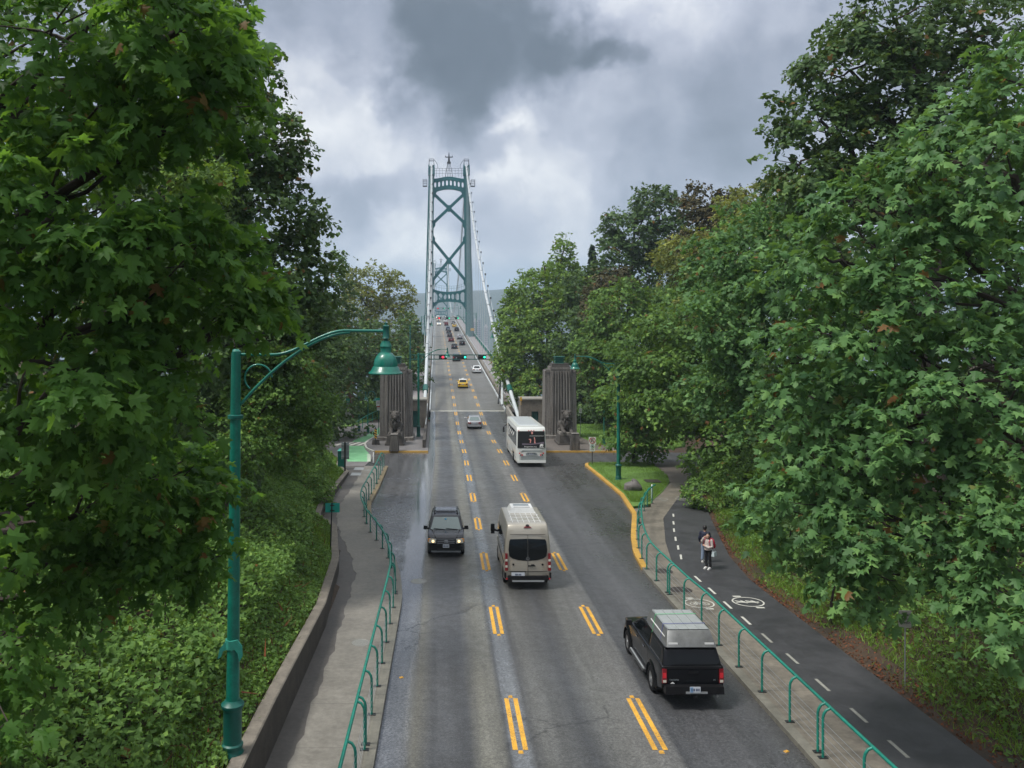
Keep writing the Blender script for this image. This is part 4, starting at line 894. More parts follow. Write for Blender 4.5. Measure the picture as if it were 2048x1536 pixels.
# leafy shrubs on the right bank
for (px, py, Y, rx, ry, lf, lab) in [(1440, 930, 58, 75, 45, 'lf_ivy', 'tall leafy shrub at the far end of the right bank beside the bike path'), (1500, 960, 46, 85, 50, 'lf_mid', 'leafy shrub beyond the two walkers at the top of the right bank'),
        (1570, 1010, 37, 80, 45, 'lf_mapleR', 'young maple saplings on the right bank under the big maple'), (1420, 990, 52, 45, 35, 'lf_ivy', 'low shrub bulging over the edge of the bike path'), (1660, 1080, 30, 90, 50, 'lf_dark', 'dark shrub on the right bank below the maple boughs')]:
    q = P(px, py, Y); tree('leafy_shrub', lab, gb(q.x, q.y), [lobe(px, py, Y, rx, ry), lobe(px + rx * .7, py + 15, Y, rx * .7, ry * .8)], lf, .17, 2.4, 10, .5, 'wide', tr=.06, cat='shrub', group='shrubs on the right bank', twigs=5)
for (px, py, Y, rx, ry, lf, lab) in [(610, 960, 52, 55, 38, 'lf_ivy', 'rounded bramble hump high on the left bank near the grey sign backs'), (560, 1060, 38, 60, 42, 'lf_ivy', 'bramble hump on the left bank right of the lamp post at mid height'), (590, 1190, 33, 40, 28, 'lf_mid', 'small dark bramble clump on the left bank above the wall'),
        (330, 1300, 21, 95, 60, 'lf_ivy', 'broad leafy bramble hump on the left bank, left of the lamp post base'), (200, 1440, 17, 100, 55, 'lf_mid', 'dark bramble hump in the bottom left corner')]:
    q = P(px, py, Y); g_ = gh(q.x, q.y)
    tree('bramble_bush', lab, (q.x, q.y, g_ - .1), [((q.x, q.y, g_ + .3), (rx * Y / F, rx * Y / F * .8, ry * Y / F * 1.2))], lf, .15, 2.0, 9, .4, 'wide', tr=.04, cat='bush', group='bramble humps on the left bank', twigs=5, trunk_to=(q.x, q.y, g_ + .6))
# --- ground cover
def cover_leaves(name, n, xf, yr, leaf, size, hmax, tmpl='wide', kindlabel=None, upright=0.0, clump=None, tonemu=.52, dens=None):
    y = yr[0] + (yr[1] - yr[0]) * rng.random(n) ** 1.0; x0, x1 = xf(y); x = x0 + (x1 - x0) * rng.random(n)
    cl = .5 + .5 * np.sin(x * 2.3 + 2 * np.sin(y * .9)) * np.sin(y * 1.7 + x * .8)
    cl2 = .5 + .5 * np.sin(x * .8 + 1.1 + np.sin(y * .43)) * np.sin(y * .61 + x * .27)
    z = ground_h(x, y) + hmax * (.25 + .75 * cl * .6 + .6 * cl2) * rng.random(n) ** .6
    if dens is not None:
        k = rng.random(n) < dens(x, y, cl, cl2); x, y, z, cl = x[k], y[k], z[k], cl[k]; n = len(x)
    pp = np.stack([x, y, z], 1); tt = rng.standard_normal((n, 3)); tt[:, 2] = tt[:, 2] * .4 - .2 + upright * 2.5
    nn = rng.standard_normal((n, 3)) * .55 + np.array([0, -.25, 1.0])
    tone = rng.normal(tonemu, .16, n) + .12 * (cl - .5)
    return link(leaf_mesh(name, tmpl, pp, tt, nn, size * rng.uniform(.5, 1.3, n), tone, M[leaf]), name, kind='stuff')
wl = lambda y: ip(y, WALL)
lb = lambda d0, d1: (lambda y: (ip(y, LEFT) - .36 - d1, ip(y, LEFT) - .36 - d0))
rb = lambda d0, d1: (lambda y: (ip(y, RIGHT) + .25 + d0, ip(y, RIGHT) + .25 + d1))
cover_leaves('bramble_cover', 120000, lb(.9, 9), (13, 70), 'lf_ivy', .155, 1.35, tonemu=.52, dens=lambda x, y, a, b: np.clip(.35 + .9 * b + .3 * a, 0, 1))
cover_leaves('bramble_cover', 32000, lb(.05, 1.6), (13, 74), 'lf_ivy', .11, .3, dens=lambda x, y, a, b: np.clip(b * 1.1 + .15, 0, 1))
cover_leaves('grass_tufts', 26000, lb(.0, 1.5), (14, 76), 'lf_grass', .26, .04, 'blade', upright=1.0, dens=lambda x, y, a, b: np.clip(1.2 - b, 0, 1))
cover_leaves('leaf_litter', 3500, lb(.0, 1.6), (13, 60), 'lf_litter', .07, .03)
cover_leaves('bramble_cover', 60000, lb(9, 22), (13, 100), 'lf_dark', .24, 1.0)
cover_leaves('bank_plants', 80000, rb(1.3, 12), (12, 76), 'lf_ivy', .15, .55, tonemu=.5, dens=lambda x, y, a, b: np.clip(.3 + .9 * b, 0, 1))
cover_leaves('grass_tufts', 95000, rb(.8, 7), (16, 74), 'lf_grass', .25, .10, 'blade', upright=.7, dens=lambda x, y, a, b: np.clip(1.25 - b, 0, 1))
cover_leaves('leaf_litter', 15000, rb(-.25, 1.9), (12, 60), 'lf_litter', .085, .03, dens=lambda x, y, a, b: np.clip(.25 + .9 * a, 0, 1))
cover_leaves('grass_tufts', 22000, rb(.2, 2.2), (14, 70), 'lf_grass', .2, .06, 'blade', upright=.9, dens=lambda x, y, a, b: np.clip(b + (y - 30) * .03, .05, 1))
cover_leaves('fern_patches', 14000, lb(1.0, 8), (14, 60), 'lf_lime', .17, 1.2, dens=lambda x, y, a, b: np.clip(2.2 * a - 1.5, 0, 1))
cover_leaves('dead_stems', 900, lb(.2, 3), (13, 60), 'lf_litter', .4, .3, 'blade', upright=.3)
cover_leaves('bank_plants', 7000, rb(.5, 1.6), (14, 60), 'lf_ivy', .13, .18, dens=lambda x, y, a, b: np.clip(b - .2, 0, 1))
cover_leaves('bank_plants', 40000, rb(10, 24), (12, 110), 'lf_dark', .26, 1.0)
cover_leaves('undergrowth', 16000, lambda y: (-19 - (y - 106) * .5, -8.5 + 0 * y), (118, 136), 'lf_mid', .35, 2.6)
cover_leaves('undergrowth', 18000, lambda y: (14 + 0 * y, 30 + 0 * y), (108, 126), 'lf_dark', .4, 1.8)
def blades(name, n, xf, yr, h, extra, size=.13):
    y = rng.uniform(yr[0], yr[1], n); x0, x1 = xf(y); x = x0 + (x1 - x0) * rng.random(n); z = base_z(y) + h
    pp = np.stack([x, y, z], 1); tt = rng.standard_normal((n, 3)) * .4 + np.array([0, 0, 1.]); link(leaf_mesh(name, 'blade', pp, tt, rng.standard_normal((n, 3)), size * rng.uniform(.5, 1.4, n), rng.normal(.55, .15, n), M['lf_grass']), name, kind='stuff')
blades('grass_blades', 26000, lambda y: (np.interp(y, [p[0] for p in KR], [p[1] for p in KR]) + .32, ip(y, GL) - .05), (54, 72.8), .2, 0)
blades('grass_blades', 14000, lambda y: (ip(y, [(81, 19.5), (84, 17), (92, 15.6), (104, 15.2)]), ip(y, [(82, 20.5), (86, 25), (104, 30)])), (84.5, 110), .1, 0, .25)
# ------------------------------------------------------------------ bridge towers
def zt(py, Y=292.0): return H + (CY - py) * Y / F
def bez(fn, x0, x1, n): return [fn(x0 + (x1 - x0) * i / n) for i in range(n + 1)]
def band(mb, top, bot, x0, x1, th, n=24, y=0, m=0):
    """solid strip between two curves z=top(x), z=bot(x)"""
    vs = []; fs = []
    for i in range(n + 1):
        x = x0 + (x1 - x0) * i / n
        for yy in (y - th / 2, y + th / 2): vs += [(x, yy, bot(x)), (x, yy, top(x))]
    for i in range(n):
        a, b = i * 4, i * 4 + 4
        fs += [(a, a + 1, b + 1, b), (a + 2, b + 2, b + 3, a + 3), (a + 1, a + 3, b + 3, b + 1), (a, b, b + 2, a + 2)]
    fs += [(0, 2, 3, 1), (n * 4, n * 4 + 1, n * 4 + 3, n * 4 + 2)]
    mb.add(vs, fs, m)
def make_tower(label):
    t = empty('bridge_tower', (0, 0, 0), label=label, cat='bridge tower', group='green suspension bridge towers')
    zb, ztop, zdeck = -52.0, 65.0, 5.3
    hx = lambda z: 7.35 - (z - zdeck) / (ztop - zdeck) * 1.22      # half spacing of the legs
    for s in (-1, 1):
        mb = MB(); vs = []; fs = []
        zz = [zb, zdeck, 25, 45, 58, 62.5]
        for z in zz:
            w = 1.42 - .45 * (z - zdeck) / 60; d = 2.1 - .55 * (z - zdeck) / 60; c = s * hx(z)
            k = w * .42
            # stepped (cruciform) cellular section
            sec = [(-w, -d * .6), (-k, -d * .6), (-k, -d), (k, -d), (k, -d * .6), (w, -d * .6), (w, d * .6), (k, d * .6), (k, d), (-k, d), (-k, d * .6), (-w, d * .6)]
            vs += [(c + a, b, z) for a, b in sec]
        for i in range(len(zz) - 1):
            for j in range(12): j2 = (j + 1) % 12; fs.append((i * 12 + j, i * 12 + j2, (i + 1) * 12 + j2, (i + 1) * 12 + j))
        fs.append(tuple((len(zz) - 1) * 12 + j for j in range(12)))
        leg = mb.add(vs, fs).build('leg', M['tower'], t)
        c = s * hx(63); mb = MB().box((c, 0, 63.6), (2.3, 3.4, 2.4)).box((c, 0, 65.1), (1.9, 3.0, .7)).box((c - .9, 0, 64.6), (.4, 3.6, 2.6)).box((c + .9, 0, 64.6), (.4, 3.6, 2.6))
        mb.build('cable_saddle', M['tower'], t)
        mb = MB()
        for a in (-.9, .9):
            for b in (-1.2, 1.2): mb.beam((c + a, b, 65.4), (c + a * .9, b, 68), .14, .14)
        mb.beam((c - .9, -1.2, 68), (c + .9, -1.2, 68), .14, .14).beam((c - .9, 1.2, 68), (c + .9, 1.2, 68), .14, .14).beam((c - .9, -1.2, 67.2), (c + .9, -1.2, 67.2), .1, .1)
        mb.beam((c - s * 1.0, 0, 68), (c - s * 2.2, 0, 66.2), .12, .12).beam((c - s * 2.2, 0, 66.2), (c - s * 2.2, 0, 65.0), .12, .12)
        mb.build('top_frame', M['dkmetal'], t)
        # outside platform cage and floodlight
        mb = MB(); cx_ = c + s * 2.3
        mb.box((cx_, 0, 58.6), (1.5, 1.8, .2))
        for a in (-.7, .7):
            for b in (-.85, .85): mb.beam((cx_ + a, b, 58.6), (cx_ + a, b, 60.8), .12, .12)
        for z in (59.5, 60.2, 60.8): mb.beam((cx_ - .7, -.85, z), (cx_ + .7, -.85, z), .1, .1).beam((cx_ - .7, .85, z), (cx_ + .7, .85, z), .1, .1)
        mb.build('platform', M['dkmetal'], t)
    # top portal: arched band with round openings
    a = hx(60) - .7
    top = lambda x: 61.9 - .75 * (1 - cos(min(1, abs(x) / a) * pi)) / 2 + (0.0)
    lo_t = lambda x: top(x) - .75
    hi_b = lambda x: 58.3 - 1.9 * (abs(x) / a) ** 2.2
    bot = lambda x: (57.5 - 1.3 * (abs(x) / a) ** 2) - 3.4 * max(0, (abs(x) / a - .72) / .28) ** 2
    mb = MB(); band(mb, top, lambda x: top(x) - 1.15, -a, a, 1.5); mid = lambda x: top(x) - 3.1
    band(mb, mid, bot, -a, a, 1.5, 32)
    mb.build('portal_beam', M['tower'], t)
    n = 8; wd_ = 2 * a / n
    for i in range(n + 1):
        x = -a + i * wd_; w2 = wd_ * .24
        xa, xb = max(-a, x - w2), min(a, x + w2)
        mb = MB(); band(mb, lambda q: top(q) - 1.14, lambda q: mid(q) - .01, xa, xb, 1.46, 2)
        # rounded corners
        for sx in (-1, 1):
            e = x + sx * w2
            if abs(e) > a: continue
            for (zf, sz) in ((lambda q: top(q) - 1.15, -1), (mid, 1)):
                mb.plate([(e, zf(e)), (e + sx * wd_ * .17, zf(e)), (e + sx * wd_ * .05, zf(e) + sz * .22), (e, zf(e) + sz * .75)], 1.3, org=(0, .65, 0))
        mb.build('portal_web', M['tower'], t)
    # catwalk rail between the leg tops
    mb = MB()
    for z in (63.0, 64.0, 64.8): mb.beam((-a, -.6, z), (a, -.6, z), .07, .07)
    for i in range(11): mb.beam((-a + 2 * a * i / 10, -.6, 61.7), (-a + 2 * a * i / 10, -.6, 64.9), .06, .06)
    mb.build('catwalk_rail', M['dkmetal'], t)
    mb = MB()
    for x in (-1.35, -.5, .5, 1.35): mb.beam((x, 0, 61.7), (x * .35, 0, 66.6), .13, .13)
    mb.beam((-1.35, .7, 61.7), (-.4, 0, 66.6), .12, .12).box((0, 0, 66.9), (1.3, 1.0, .6)).box((0, 0, 68.2), (.85, .7, 2.2), tp=(.5, .6)).beam((-1.2, 0, 68.9), (1.2, 0, 68.9), .3, .3).box((0, 0, 70.0), (.45, .45, 1.4), tp=(.2, .2))
    for x in (-1.2, 1.2): mb.box((x, 0, 69.1), (.25, .25, .6))
    mb.build('beacon_frame', M['dkmetal'], t)
    # cross bracing: two X panels, with gussets
    def gus(x, z, dx, dz, r, th=1.1):
        MB().plate([(x, z - r), (x + dx * r * .1, z - r), (x + dx * r, z), (x + dx * r * .1, z + r), (x, z + r)], th, org=(0, th / 2, 0)).build('gusset', M['tower'], t)
    for z0, z1 in ((45.2, 56.2), (24.6, 39.8)):
        for s in (-1, 1):
            MB().beam((s * (hx(z0) - .6), 0, z0), (-s * (hx(z1) - .6), 0, z1), 1.0, .88 + (0 if s > 0 else .06), up=(0, 1, 0)).build('brace', M['tower'], t)
            for z in (z0, z1): 
                x = s * (hx(z) - 1.0); MB().plate([(x, z - 1.7), (x - s * .75, z - .45), (x - s * .75, z + .45), (x, z + 1.7)], 1.2, org=(0, .6, 0)).build('gusset', M['tower'], t)
        zc = (z0 + z1) / 2
        MB().plate([(-.95, zc), (-.25, zc - 1.15), (.25, zc - 1.15), (.95, zc), (.25, zc + 1.15), (-.25, zc + 1.15)], 1.3, org=(0, .65, 0)).build('gusset', M['tower'], t)
    # lower portal
    a2 = hx(20) - .9
    t2 = lambda x: 21.2 + 1.3 * (abs(x) / a2) ** 2.4
    b2 = lambda x: 17.7 - .9 * (abs(x) / a2) ** 2 - 2.7 * max(0, (abs(x) / a2 - .6) / .4) ** 2
    u2 = lambda x: t2(x) - .75 - .2 * (abs(x) / a2) ** 2
    l2 = lambda x: 18.55 - 1.0 * (abs(x) / a2) ** 2 - .7 * max(0, (abs(x) / a2 - .6) / .4)
    mb = MB(); band(mb, t2, u2, -a2, a2, 1.5, 28); band(mb, l2, b2, -a2, a2, 1.5, 28); mb.build('portal_beam', M['tower'], t)
    for x in (-a2 + .45, -a2 * .62, -a2 * .34, -a2 * .1, a2 * .1, a2 * .34, a2 * .62, a2 - .45):
        w2 = .24; mb = MB(); band(mb, u2, l2, x - w2, x + w2, 1.45, 2)
        for sx in (-1, 1):
            e = x + sx * w2
            if abs(e) < a2: mb.plate([(e, u2(e)), (e + sx * .4, u2(e)), (e, u2(e) - .5)], 1.35, org=(0, .67, 0)).plate([(e, l2(e)), (e + sx * .4, l2(e)), (e, l2(e) + .5)], 1.35, org=(0, .67, 0))
        mb.build('portal_web', M['tower'], t)
    mb = MB()
    for dz in (1.2, 2.0): mb.tube([(x, -.7, t2(x) + dz) for x in np.linspace(-a2, a2, 15)], .05, 4)
    for x in np.linspace(-a2, a2, 15): mb.beam((x, -.7, t2(x)), (x, -.7, t2(x) + 2.0), .07, .07)
    mb.build('catwalk_rail', M['tower_hi'], t)
    # below deck struts and pier
    MB().box((0, 0, -1), (15.5, 2.0, 3.2)).build('deck_strut', M['tower'], t)
    for z0, z1 in ((-46, -24), (-24, -4)):
        for s in (-1, 1): MB().beam((s * hx(z0), 0, z0), (-s * hx(z1), 0, z1), 1.1, 1.1 + (0 if s > 0 else .06), up=(0, 1, 0)).build('brace', M['tower'], t)
    MB().box((0, 0, -50), (26, 12, 8), tp=(.92, .85)).build('pier', M['wall'], t)
    return t
ax2 = lambda Y: 4.578 - .0109 * Y
YAW = math.atan(.0109)
T1, T2 = 292.0, 765.0
tw = make_tower('near green steel bridge tower with crossed bracing standing over the roadway'); tw.location = (ax2(T1), T1, 0); tw.rotation_euler.z = YAW
tw2 = copy_tree(tw); tw2.location = (ax2(T2), T2, 0); tw2['label'] = 'far hazy blue-green bridge tower seen small between the legs of the near tower'

# main cables with hangers
def cable_z(Y):
    if Y < T1:
        t = (Y - 106) / (T1 - 106); return -2.1 + t * (186 * .195) + t * t * (66.6 - (-2.1) - 186 * .195)
    if Y < T2:
        m_ = (T1 + T2) / 2; q = (Y - m_) / ((T2 - T1) / 2); zmid = rz_(m_) + 2.6; return zmid + (65.6 - zmid) * q * q
    t = (Y - T2) / 190; return 66 - t * (66 - 0) * (1.5 - .5 * t) 
for s, lab in ((-1, 'left main suspension cable climbing to the tower tops, with its hangers'), (1, 'right main suspension cable climbing past the woods to the tower tops, with its hangers')):
    r = empty('main_cable', (ax2(106) + s * 6.1, 106, -2), label=lab, cat='cable', group='main suspension cables')
    o = Vector(r.location); rel = lambda y, z, dx=0: (ax2(y) + s * 6.1 + dx - o.x, y - o.y, z - o.z)
    ys_ = list(np.arange(106, 292, 4.0)) + list(np.arange(292, 765, 9.0)) + list(np.arange(765, 955, 12.0))
    MB().tube([rel(y, cable_z(y)) for y in ys_], .26, 12).build('cable', M['cable'], r, smooth=60)
    # collar and socket at the anchorage end
    a = Vector(rel(118, cable_z(118))); b = Vector(rel(120.5, cable_z(120.5)))
    MB().tube([a, b], .40, 12).build('cable_collar', M['green_dk'], r, smooth=50)
    if s > 0:
        MB().tube([rel(133, cable_z(133) - .4), rel(118, rz_(118) + 1.0, -1.2)], .17, 8).build('tie_down', M['cable'], r)
        MB().tube([rel(133, cable_z(133) - .5), rel(124, rz_(124) + .4, -1.3)], .13, 8).build('stay', M['dkmetal'], r)
    hy = list(np.arange(143, 288, 8.5)) + list(np.arange(304, 754, 16.0))
    for y in hy:
        z0, z1 = rz_(y) + .2, cable_z(y)
        if z1 - z0 < .6: continue
        mb = MB()
        for d in (-.22, .22): mb.beam(rel(y, z0, d), rel(y, z1, d * .8), .05 if y < 300 else .08, .05)
        mb.box(rel(y, z1), (.66, .5, .66)); mb.build('hanger', M['cable'], r)
    # hand ropes on short stanchions above the cable, with small lamps
    for d in (-.45, .45):
        MB().tube([rel(y, cable_z(y) + 1.15, d) for y in ys_ if y > 136], .04, 4).build('hand_rope', M['cable'], r)
    for y in np.arange(150, 290, 9.0):
        mb = MB(); 
        for d in (-.45, .45): mb.beam(rel(y, cable_z(y), d * .6), rel(y, cable_z(y) + 1.25, d), .07, .07)
        mb.box(rel(y, cable_z(y) + 1.7, .45), (.3, .3, .4)).beam(rel(y, cable_z(y) + 1.1, .45), rel(y, cable_z(y) + 1.6, .45), .08, .08)
        mb.build('cable_lamp', M['dkmetal'], r)

# ------------------------------------------------------------------ signal gantries
def gantry(Y, label, simple=False):
    c = axis(Y); z0 = rz_(Y); r = empty('signal_gantry', (c, Y, z0), label=label, cat='signal gantry', group='lane signal gantries')
    hb = 6.15 if Y < 200 else (6.2 if Y < 400 else 5.2)
    for s in (-1, 1):
        MB().tube([(s * 8.9, 0, .1), (s * 8.9, 0, 11.5 if Y < 200 and s < 0 else hb + 1.2)], [.14, .10], 8).build('post', M['green_dk'], r, smooth=50)
    mb = MB(); mb.beam((-8.9, 0, hb + .36), (8.9 if Y > 200 else 7.5, 0, hb + .36), .16, .14).beam((-8.9, 0, hb - .36), (8.9 if Y > 200 else 7.5, 0, hb - .36), .16, .14)
    for x in (-8.2, -6.5, -4.9, 1.9, 5.6, 7.3): mb.beam((x, 0, hb - .36), (x, 0, hb + .36), .09, .09)
    mb.build('beam', M['green_dk'], r)
    for x, on in ((-3.42, 'light_red'), (-.15, 'light_green'), (3.1, 'light_green')):
        w = 1.35
        h = MB().box((x, -.22, hb), (w, .24, .62)).build('signal_head', M['black'], r)
        k = 3
        for j in range(k):
            xx = x + (j - 1) * .42; lit = (on == 'light_red' and j == 0 and False) or (on == 'light_red' and j == 1) or (on == 'light_green' and j == 2)
            m_ = M[on] if lit else M['lens_off']
            MB().lathe([(.17, -.36), (.17, -.345), (.001, -.36)][::1], (xx, 0, hb), 14, axis='y').build('lens', m_, h)
            hd = MB(); vs = []
            for q in range(9):
                g = pi * q / 8; vs += [(xx + .19 * cos(g), -.34, hb + .19 * sin(g)), (xx + .19 * cos(g), -.55, hb + .17 * sin(g)), (xx + .205 * cos(g), -.34, hb + .205 * sin(g)), (xx + .205 * cos(g), -.55, hb + .185 * sin(g))]
            fs = []
            for q in range(8): a = q * 4; fs += [(a, a + 1, a + 5, a + 4), (a + 2, a + 6, a + 7, a + 3), (a + 1, a + 3, a + 7, a + 5)]
            hd.add(vs, fs).build('visor', M['black'], h)
    return r
gantry(138, 'nearest overhead lane signal gantry with one red and two green lights')
gantry(304, 'second overhead lane signal gantry just past the near bridge tower', True)
gantry(490, 'farthest overhead lane signal gantry near the crest of the bridge', True)

# ------------------------------------------------------------------ street lamps
def bell_profile(s=1.0):
    return [(.001, .0), (.13, .0), (.13, -.02), (.17, -.10), (.19, -.16), (.17, -.18), (.16, -.30), (.175, -.33), (.20, -.34), (.28, -.42), (.345, -.53), (.37, -.66), (.37, -.72), (.40, -.74), (.44, -.83), (.53, -.905), (.53, -.93), (.50, -.925), (.38, -.78), (.001, -.74)]
def street_lamp(x, y, zb, dirx, label, hgt=9.05, arm=3.32, group='green street lamps with bell shades on curved arms', lean=0.0, cat='street lamp', sc=1.0):
    r = empty('street_lamp', (x, y, zb), label=label, cat=cat, group=group)
    d = dirx
    prof = [(.25, 0), (.25, .12), (.22, .16), (.22, .22), (.235, .25), (.235, .30), (.20, .33), (.20, 1.05), (.215, 1.08), (.25, 1.13), (.25, 1.19), (.19, 1.24), (.165, 1.28)]
    MB().lathe(prof, n=24).build('base', M['green_dk'], r, smooth=40)
    MB().lathe([(.145, 1.26), (.125, 4.4), (.115, hgt * .83)], n=20).build('post', M['green'], r, smooth=40)
    MB().lathe([(.115, hgt * .83 - .01), (.17, hgt * .83), (.17, hgt * .83 + .07), (.115, hgt * .83 + .09)], n=20).build('collar', M['green_dk'], r, smooth=40)
    MB().lathe([(.112, hgt * .83 + .08), (.105, hgt - .05), (.05, hgt), (.001, hgt)], n=20).build('upper_post', M['green'], r, smooth=40)
    zt_ = hgt - .12; L_ = arm
    # upper arm: S curve rising to the tip
    pts = []
    for i in range(25):
        t = i / 24; x_ = .1 + (L_ - .1) * t
        s_ = 0 if t < .22 else (min(1, (t - .22) / .5)); e = s_ * s_ * (3 - 2 * s_)
        pts.append((d * x_, 0, zt_ + .55 * e))
    MB().tube(pts, .034, 10).build('arm', M['green'], r, smooth=50)
    pts = [];
    for i in range(25):
        t = i / 24; x_ = .1 + (L_ * .76 - .1) * t; pts.append((d * x_, 0, zt_ - 1.12 + 1.63 * (1 - (1 - t) ** 1.75)))
    MB().tube(pts, .034, 10).build('brace', M['green'], r, smooth=50)
    pts = [(d * (.50 - .30 * cos(g)), 0, zt_ - .52 + .30 * sin(g)) for g in np.linspace(-.9, pi * .98, 22)]
    MB().tube(pts, .022, 8).build('scroll', M['green'], r, smooth=50)
    c = (d * L_, 0, zt_ + .55)
    MB().lathe([(.001, .20), (.03, .18), (.03, .14), (.085, .11), (.07, .09), (.07, -.14), (.085, -.16), (.05, -.18), (.04, -.25), (.001, -.25)], c, 16).build('arm_cap', M['green_dk'], r, smooth=40)
    o = MB().lathe([(a * .72, b * .78 - .22) for a, b in bell_profile()], c, 32).build('lamp_shade', M['green'], r, smooth=35)
    MB().lathe([(.24, -.84), (.24, -.88), (.17, -.93), (.001, -.94)], c, 20).build('lens', M['white'], o, smooth=50)
    r.rotation_euler.y = lean
    if sc != 1: r.scale = (sc,) * 3
    return r
lamp0 = street_lamp(-4.72, 18.3, float(base_z(18.3)) + 1.15, 1, 'tall green street lamp in the left foreground, its bell shade hanging over the pavement', lean=radians(.55))
# net bag tied round the post
MB().plate([(-.02, 2.62), (.16, 2.66), (.26, 2.52), (.27, 2.30), (.20, 2.18), (.17, 2.36), (.09, 2.46), (.02, 2.40), (.0, 2.5)], .05, org=(0, -.14, 0)).plate([(-.0, 2.6), (-.14, 2.58), (-.26, 2.42), (-.30, 2.2), (-.22, 2.26), (-.18, 2.38), (-.08, 2.42)], .05, org=(0, -.05, 0)).tube([(0, 0, 2.42), (0, 0, 2.62)], [.155, .15], 14).build('cloth', M['stain'], None, loc=lamp0.location, label='torn green plastic bag snagged on the post of the nearest street lamp', cat='plastic bag')
bpy.data.objects['cloth'].name = 'plastic_bag'
q = at(837, 873, .15, 'b'); street_lamp(q.x, q.y, q.z, 1, 'green street lamp standing between the left pylon and the roadway', hgt=9.6)
q = at(1237, 962, .15, 'b'); street_lamp(q.x, q.y, q.z, -1, 'green street lamp on the grass island at the right')
for i, (Y, s, lab) in enumerate([(150, 1, 'green lamp on the right bridge railing just beyond the nearest signal gantry'), (196, -1, 'green lamp on the left side of the bridge, first beyond the gantry'), (246, -1, 'green lamp on the left side of the bridge shortly before the near tower'),
        (278, 1, 'green lamp right of the near tower leg beside the bridge walkway'), (345, 1, 'small green lamp on the right of the bridge past the near tower'), (400, 1, 'small hazy lamp on the right side near the bridge crest'), (455, 1, 'smallest hazy lamp on the right at the bridge crest'), (350, -1, 'small green lamp on the left of the bridge past the near tower')]):
    o = copy_tree(lamp0); o.rotation_euler.y = 0; o.location = (axis(Y) + s * 8.95, Y, rz_(Y)); o['label'] = lab
    if s > 0: o.rotation_euler.z = pi
# gooseneck path lamps
def goose(px, py, label, d=1, surf='b'):
    q = at(px, py, .1, surf); r = empty('path_lamp', q, label=label, cat='path lamp', group='green gooseneck path lamps')
    MB().lathe([(.20, 0), (.20, .08), (.17, .1), (.17, .55), (.19, .58), (.19, .64), (.08, .7)], n=16).build('base', M['green_dk'], r, smooth=40)
    R = .42; hh = 4.6
    pts = [(0, 0, .68), (0, 0, 2), (0, 0, hh)] + [(d * (R - R * cos(g)), 0, hh + R * sin(g)) for g in np.linspace(.2, pi, 12)] + [(d * 2 * R, 0, hh - .35)]
    MB().tube(pts, .05, 10).build('post', M['green'], r, smooth=50)
    MB().lathe([(.001, .22), (.05, .2), (.06, .1), (.13, .06), (.15, -.02), (.18, -.04), (.20, -.1), (.30, -.2), (.30, -.23), (.001, -.2)], (d * 2 * R, 0, hh - .5), 18).build('lamp_shade', M['green'], r, smooth=35)
goose(718, 862, 'left one of two gooseneck path lamps beside the side road', 1); goose(736, 866, 'gooseneck path lamp between its twin and the left pylon', 1); goose(1208, 889, 'gooseneck path lamp on the grass right of the right pylon', 1)

# ------------------------------------------------------------------ pylons, lions, anchorage walls
def pylon(cx, cy, label):
    z0 = zfz(cy) + .15; r = empty('concrete_pylon', (cx, cy, z0), label=label, cat='pylon', group='fluted concrete pylons at the bridge entrance')
    hgt = 8.35
    MB().box((0, 0, .2), (3.95, 4.0, .4)).build('plinth', M['pylon'], r)
    MB().box((0, .3, hgt / 2 - .3 + .2), (2.6, 3.0, hgt - .4), tp=(.90, .9)).build('shaft', M['pylon'], r)
    for s in (-1, 1):
        w = MB().box((s * 1.42, .35, (hgt - 1.1) / 2 + .38), (.8, 2.7, hgt - 1.15), tp=(.8, .88)).build('side_wing', M['pylon'], r)
        MB().box((s * 1.38, .3, hgt - .78), (.62, 2.45, .3), tp=(.75, .9)).build('wing_cap', M['lion'], r)
    n = 7
    for i in range(n):
        x = (-1.0 + 2.0 * i / (n - 1)); w = .19
        mb = MB(); zz0, zz1 = .38, hgt - .75; vs = []
        for z, k in ((zz0, 1.0), (zz1, .9)):
            yf = .3 - (1.5 - .15 * (z / hgt))
            vs += [(x * k - w / 2, yf + .05, z), (x * k - w * .35, yf - .22, z), (x * k + w * .35, yf - .22, z), (x * k + w / 2, yf + .05, z)]
        mb.add(vs, [(0, 1, 5, 4), (1, 2, 6, 5), (2, 3, 7, 6), (3, 0, 4, 7), (0, 3, 2, 1), (4, 5, 6, 7)]); mb.build('rib', M['pylon'], r)
    MB().box((0, .3, hgt - .42), (2.15, 2.75, .55), tp=(.93, .94)).box((0, .3, hgt - .05), (1.9, 2.2, .2)).build('cap', M['lion'], r)
    # banded green lantern
    z = hgt + .05; l = MB()
    for i, (w, h_) in enumerate(((1.0, .12), (.82, .12), (1.05, .08), (.84, .14), (1.10, .08), (.86, .16), (1.2, .09))):
        l.box((0, .3, z + h_ / 2), (w, w, h_)); z += h_
    l.build('lantern', M['green_dk'], r)
    return r
pyR = at(1123, 877, .15, 'b'); pyL = at(791, 881, .15, 'b')
pylon(pyL.x, pyL.y + 1.6, 'fluted concrete pylon with green lantern on the left of the bridge entrance'); pylon(pyR.x, pyR.y + 1.6, 'fluted concrete pylon with green lantern on the right of the bridge entrance')

